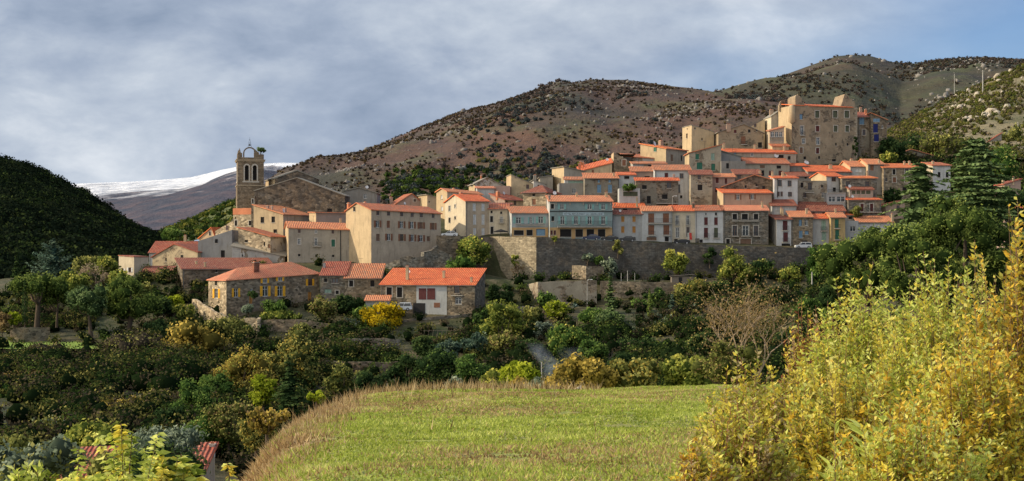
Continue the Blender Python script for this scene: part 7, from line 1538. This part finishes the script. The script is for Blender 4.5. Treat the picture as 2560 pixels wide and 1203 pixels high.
# ------------------------------------------------------------------ shrubs close to the camera: leaves set along curved shoots
def shoot_shrub(name, label, px, pyb, pyt, wpx, Y, cols, n_sh=200, per=50, leaf=.065, seed=1, twig='brown', fan=1.0, asp=.42, bare_tip=0.0, cat='shrub', depthf=.7, tintm=.5, droop=0.0, start=.25, lean=0.0, whorl=False):
    n_sh = int(n_sh*3.4); per = int(per*1.5); leaf *= 1.12
    rng = np.random.default_rng(seed); k = Y/F; Ht = (pyb-pyt)*k; W = wpx*k; root = empty(name, at(px, pyb, Y)); tag(root, label, cat)
    mb = MB(); LP = []; LD = []; LT = []; LMi = []
    for s in range(n_sh):
        a = rng.uniform(0, 6.28); rr = rng.uniform(0, 1)**.5
        b = Vector((math.cos(a)*rr*W*.22, math.sin(a)*rr*W*.22*depthf, -.1))
        hx = math.sqrt(max(0.05, 1-rr**2*.75)); a2 = a+rng.normal(0, .5)
        tip = Vector((math.cos(a2)*rr*W*.5*fan+lean*Ht+rng.normal(0, .05)*W, math.sin(a2)*rr*W*.5*depthf, Ht*hx*rng.uniform(.45, 1.03)))
        m1 = b.lerp(tip, .45)+Vector((rng.normal(0, .09)*W, rng.normal(0, .09)*W, Ht*.07))
        N = 9; pts = []
        for i in range(N):
            t = i/(N-1); pts.append(b*(1-t)**2+m1*2*t*(1-t)+tip*t*t)
        th = .003+.004*rng.random()
        mb.tube(pts[::2], [th*2.2, th*1.6, th*1.1, th*.7, th*.35], 3)
        pa = np.array([tuple(p) for p in pts]); t = np.sort(rng.uniform(start, 1-bare_tip, per))*(N-1)
        if whorl: t = np.clip((N-1)*(1-np.abs(rng.normal(0, .16, per))), 0, N-1)
        i = np.clip(t.astype(int), 0, N-2); f = (t-i)[:, None]; p = pa[i]*(1-f)+pa[i+1]*f; d = pa[i+1]-pa[i]; d /= np.linalg.norm(d, axis=1, keepdims=True)
        sd_ = rng.normal(0, 1, (per, 3)); sd_ -= (sd_*d).sum(1, keepdims=True)*d; sd_ /= np.linalg.norm(sd_, axis=1, keepdims=True)
        ld = d*.55+sd_*.8; ld[:, 2] -= droop; ld /= np.linalg.norm(ld, axis=1, keepdims=True)
        LP.append(p); LD.append(ld); LT.append(np.clip(rng.normal(tintm+.05, .16)+rng.normal(0, .22, per), 0, 1)); LMi.append(rng.choice(len(cols), per, p=None) if rng.random() < .5 else np.full(per, rng.integers(0, len(cols))))
    P = np.concatenate(LP); D = np.concatenate(LD); T = np.concatenate(LT); mi = np.concatenate(LMi); n = len(P)
    S = np.cross(D, rng.normal(0, 1, (n, 3))); S /= np.linalg.norm(S, axis=1, keepdims=True); L = (leaf*rng.uniform(.55, 1.3, n))[:, None]; Nn = np.cross(D, S)
    v = np.stack([P, P+D*L*.45+S*L*asp*.5+Nn*L*.06, P+D*L-Nn*L*.10, P+D*L*.45-S*L*asp*.5+Nn*L*.06], 1).reshape(-1, 3)
    np_mesh('foliage', v, np.arange(4*n).reshape(n, 4), [leafm(c_, .5) for c_ in cols], np.repeat(T, 4), root, midx=mi)
    mb.build('stems', M('twig_'+twig, _bark, {'grey': (.17, .14, .12), 'tan': (.33, .25, .18), 'brown': (.15, .09, .06), 'red': (.20, .07, .05)}[twig]), root)
    return root
LM['famber'] = ((.30, .16, .02), (.76, .52, .06), (.88, .60, .13)); LM['fyellow'] = ((.34, .29, .04), (.80, .68, .10), (.95, .86, .26))
LM['folive'] = ((.10, .11, .02), (.38, .37, .07), (.62, .58, .17)); LM['flime'] = ((.20, .26, .04), (.60, .66, .13), (.84, .86, .30))
LM['fred'] = ((.10, .035, .02), (.33, .13, .06), (.55, .27, .12)); LM['ftan'] = ((.18, .13, .06), (.50, .39, .19), (.72, .60, .36))
sh = shoot_shrub
sh('willow_shrub', 'tall amber-leaved willow shoots at the right picture edge', 2560, 1330, 480, 330, 13.5, ['famber', 'fyellow', 'folive'], 90, 46, .062, 101, start=.18)
sh('willow_shrub', 'pale lime shrub rising highest in the middle of the right thicket', 2370, 1300, 628, 420, 17.5, ['flime', 'fyellow', 'flime'], 230, 46, .062, 102, start=.3)
sh('willow_shrub', 'yellow-green willow thicket behind the pale lime shrub on its left', 2170, 1280, 680, 360, 19, ['fyellow', 'flime', 'flime'], 230, 44, .066, 103, start=.3)
sh('sumac_shrub', 'reddish-brown twiggy shrub with dark upright tips', 2040, 1270, 738, 240, 21, ['fred', 'ftan', 'fyellow', 'folive', 'fyellow'], 90, 30, .07, 104, twig='red', start=.35)
sh('sumac_shrub', 'sparse red-brown shrub at the meadow side of the thicket', 1900, 1260, 880, 340, 19, ['ftan', 'fyellow', 'fyellow', 'flime', 'folive'], 110, 32, .07, 105, twig='red', start=.35)
sh('willow_shrub', 'golden willow bush in the lower middle of the thicket', 2120, 1420, 880, 420, 13.5, ['fyellow', 'famber', 'folive', 'flime', 'fyellow'], 240, 46, .056, 106, start=.3)
sh('willow_shrub', 'golden-orange willow bush at the lower right', 2430, 1420, 830, 460, 12.5, ['famber', 'fyellow', 'flime', 'fyellow'], 250, 46, .054, 107, start=.3)
sh('willow_shrub', 'olive and tan willow bush nearest the meadow', 1850, 1420, 1010, 330, 12.5, ['fyellow', 'flime', 'ftan', 'folive', 'fyellow'], 170, 40, .052, 108, twig='red', start=.35)
sh('willow_shrub', 'low yellow bush at the bottom of the picture inside the thicket', 2280, 1500, 1010, 480, 10.5, ['fyellow', 'flime', 'flime', 'famber'], 220, 44, .046, 109, start=.35)
sh('sumac_shrub', 'low orange-tipped shrub where thicket and meadow meet', 1765, 1400, 1090, 200, 11.5, ['famber', 'ftan', 'fyellow', 'flime'], 90, 34, .05, 110, twig='red')
sh('reed_plant', 'pale green giant reed with long drooping leaves', 2195, 1400, 925, 120, 11.5, ['flime'], 4, 9, .20, 111, asp=.14, start=.45)
sh('reed_plant', 'second pale reed leaning left inside the thicket', 2085, 1400, 965, 90, 11.8, ['flime'], 3, 8, .18, 112, asp=.14, start=.45)
# young trees poking up along the bottom edge on the left
sh('young_tree', 'young walnut tree with drooping yellow-green leaves at the bottom left', 320, 1500, 1040, 360, 9.5, ['flime', 'fyellow', 'flime'], 22, 40, .052, 121, cat='young tree', droop=.7, fan=.9, asp=.42, start=.4, whorl=True)
sh('young_tree', 'young tree with yellow drooping leaves at the bottom, right of the red roof', 595, 1600, 1132, 210, 9.5, ['fyellow', 'famber', 'flime'], 16, 36, .052, 122, cat='young tree', droop=.8, start=.4, whorl=True)
sh('young_tree', 'small sprig of yellow leaves left of the young walnut', 190, 1600, 1125, 170, 9.8, ['flime', 'fyellow'], 12, 32, .052, 123, cat='young tree', droop=.7, start=.4, whorl=True)
sh('young_tree', 'leafy bright green bush top at the bottom left corner', 80, 1500, 1158, 190, 10.5, ['flime', 'grass'], 60, 46, .06, 124, cat='shrub', start=.4)
sh('young_tree', 'dense sunlit foliage at the bottom between the two young trees', 420, 1500, 1120, 230, 10, ['flime', 'grass', 'fyellow'], 40, 46, .085, 125, cat='shrub', droop=.5, start=.4)

# ------------------------------------------------------------------ wire fence across the meadow
r0 = empty('wire_fence', (0, 22, gz(1400, 22))); tag(r0, 'thin wire fence with slim stakes crossing the near meadow', 'fence'); O = Vector(r0.location)
fp = [(1235, 1240, 1160, 20), (1350, 1225, 1143, 21.5), (1662, 1152, 1082, 28)]
for px, b, tpy, Y in fp:
    mb = MB(); mb.tube([at(px, b, Y)-O, at(px, tpy, Y)-O], [.012, .008], 5); mb.build('stake', M('stake_white', _plain, (.5, .48, .42), .7), r0)
mb = MB(); mb.tube([at(1200, 1222, 20)-O, at(1350, 1192, 21.5)-O, at(1500, 1172, 24)-O, at(1662, 1148, 28)-O, at(1800, 1125, 30)-O], [.007]*5, 4); mb.build('wire', IRON(), r0)
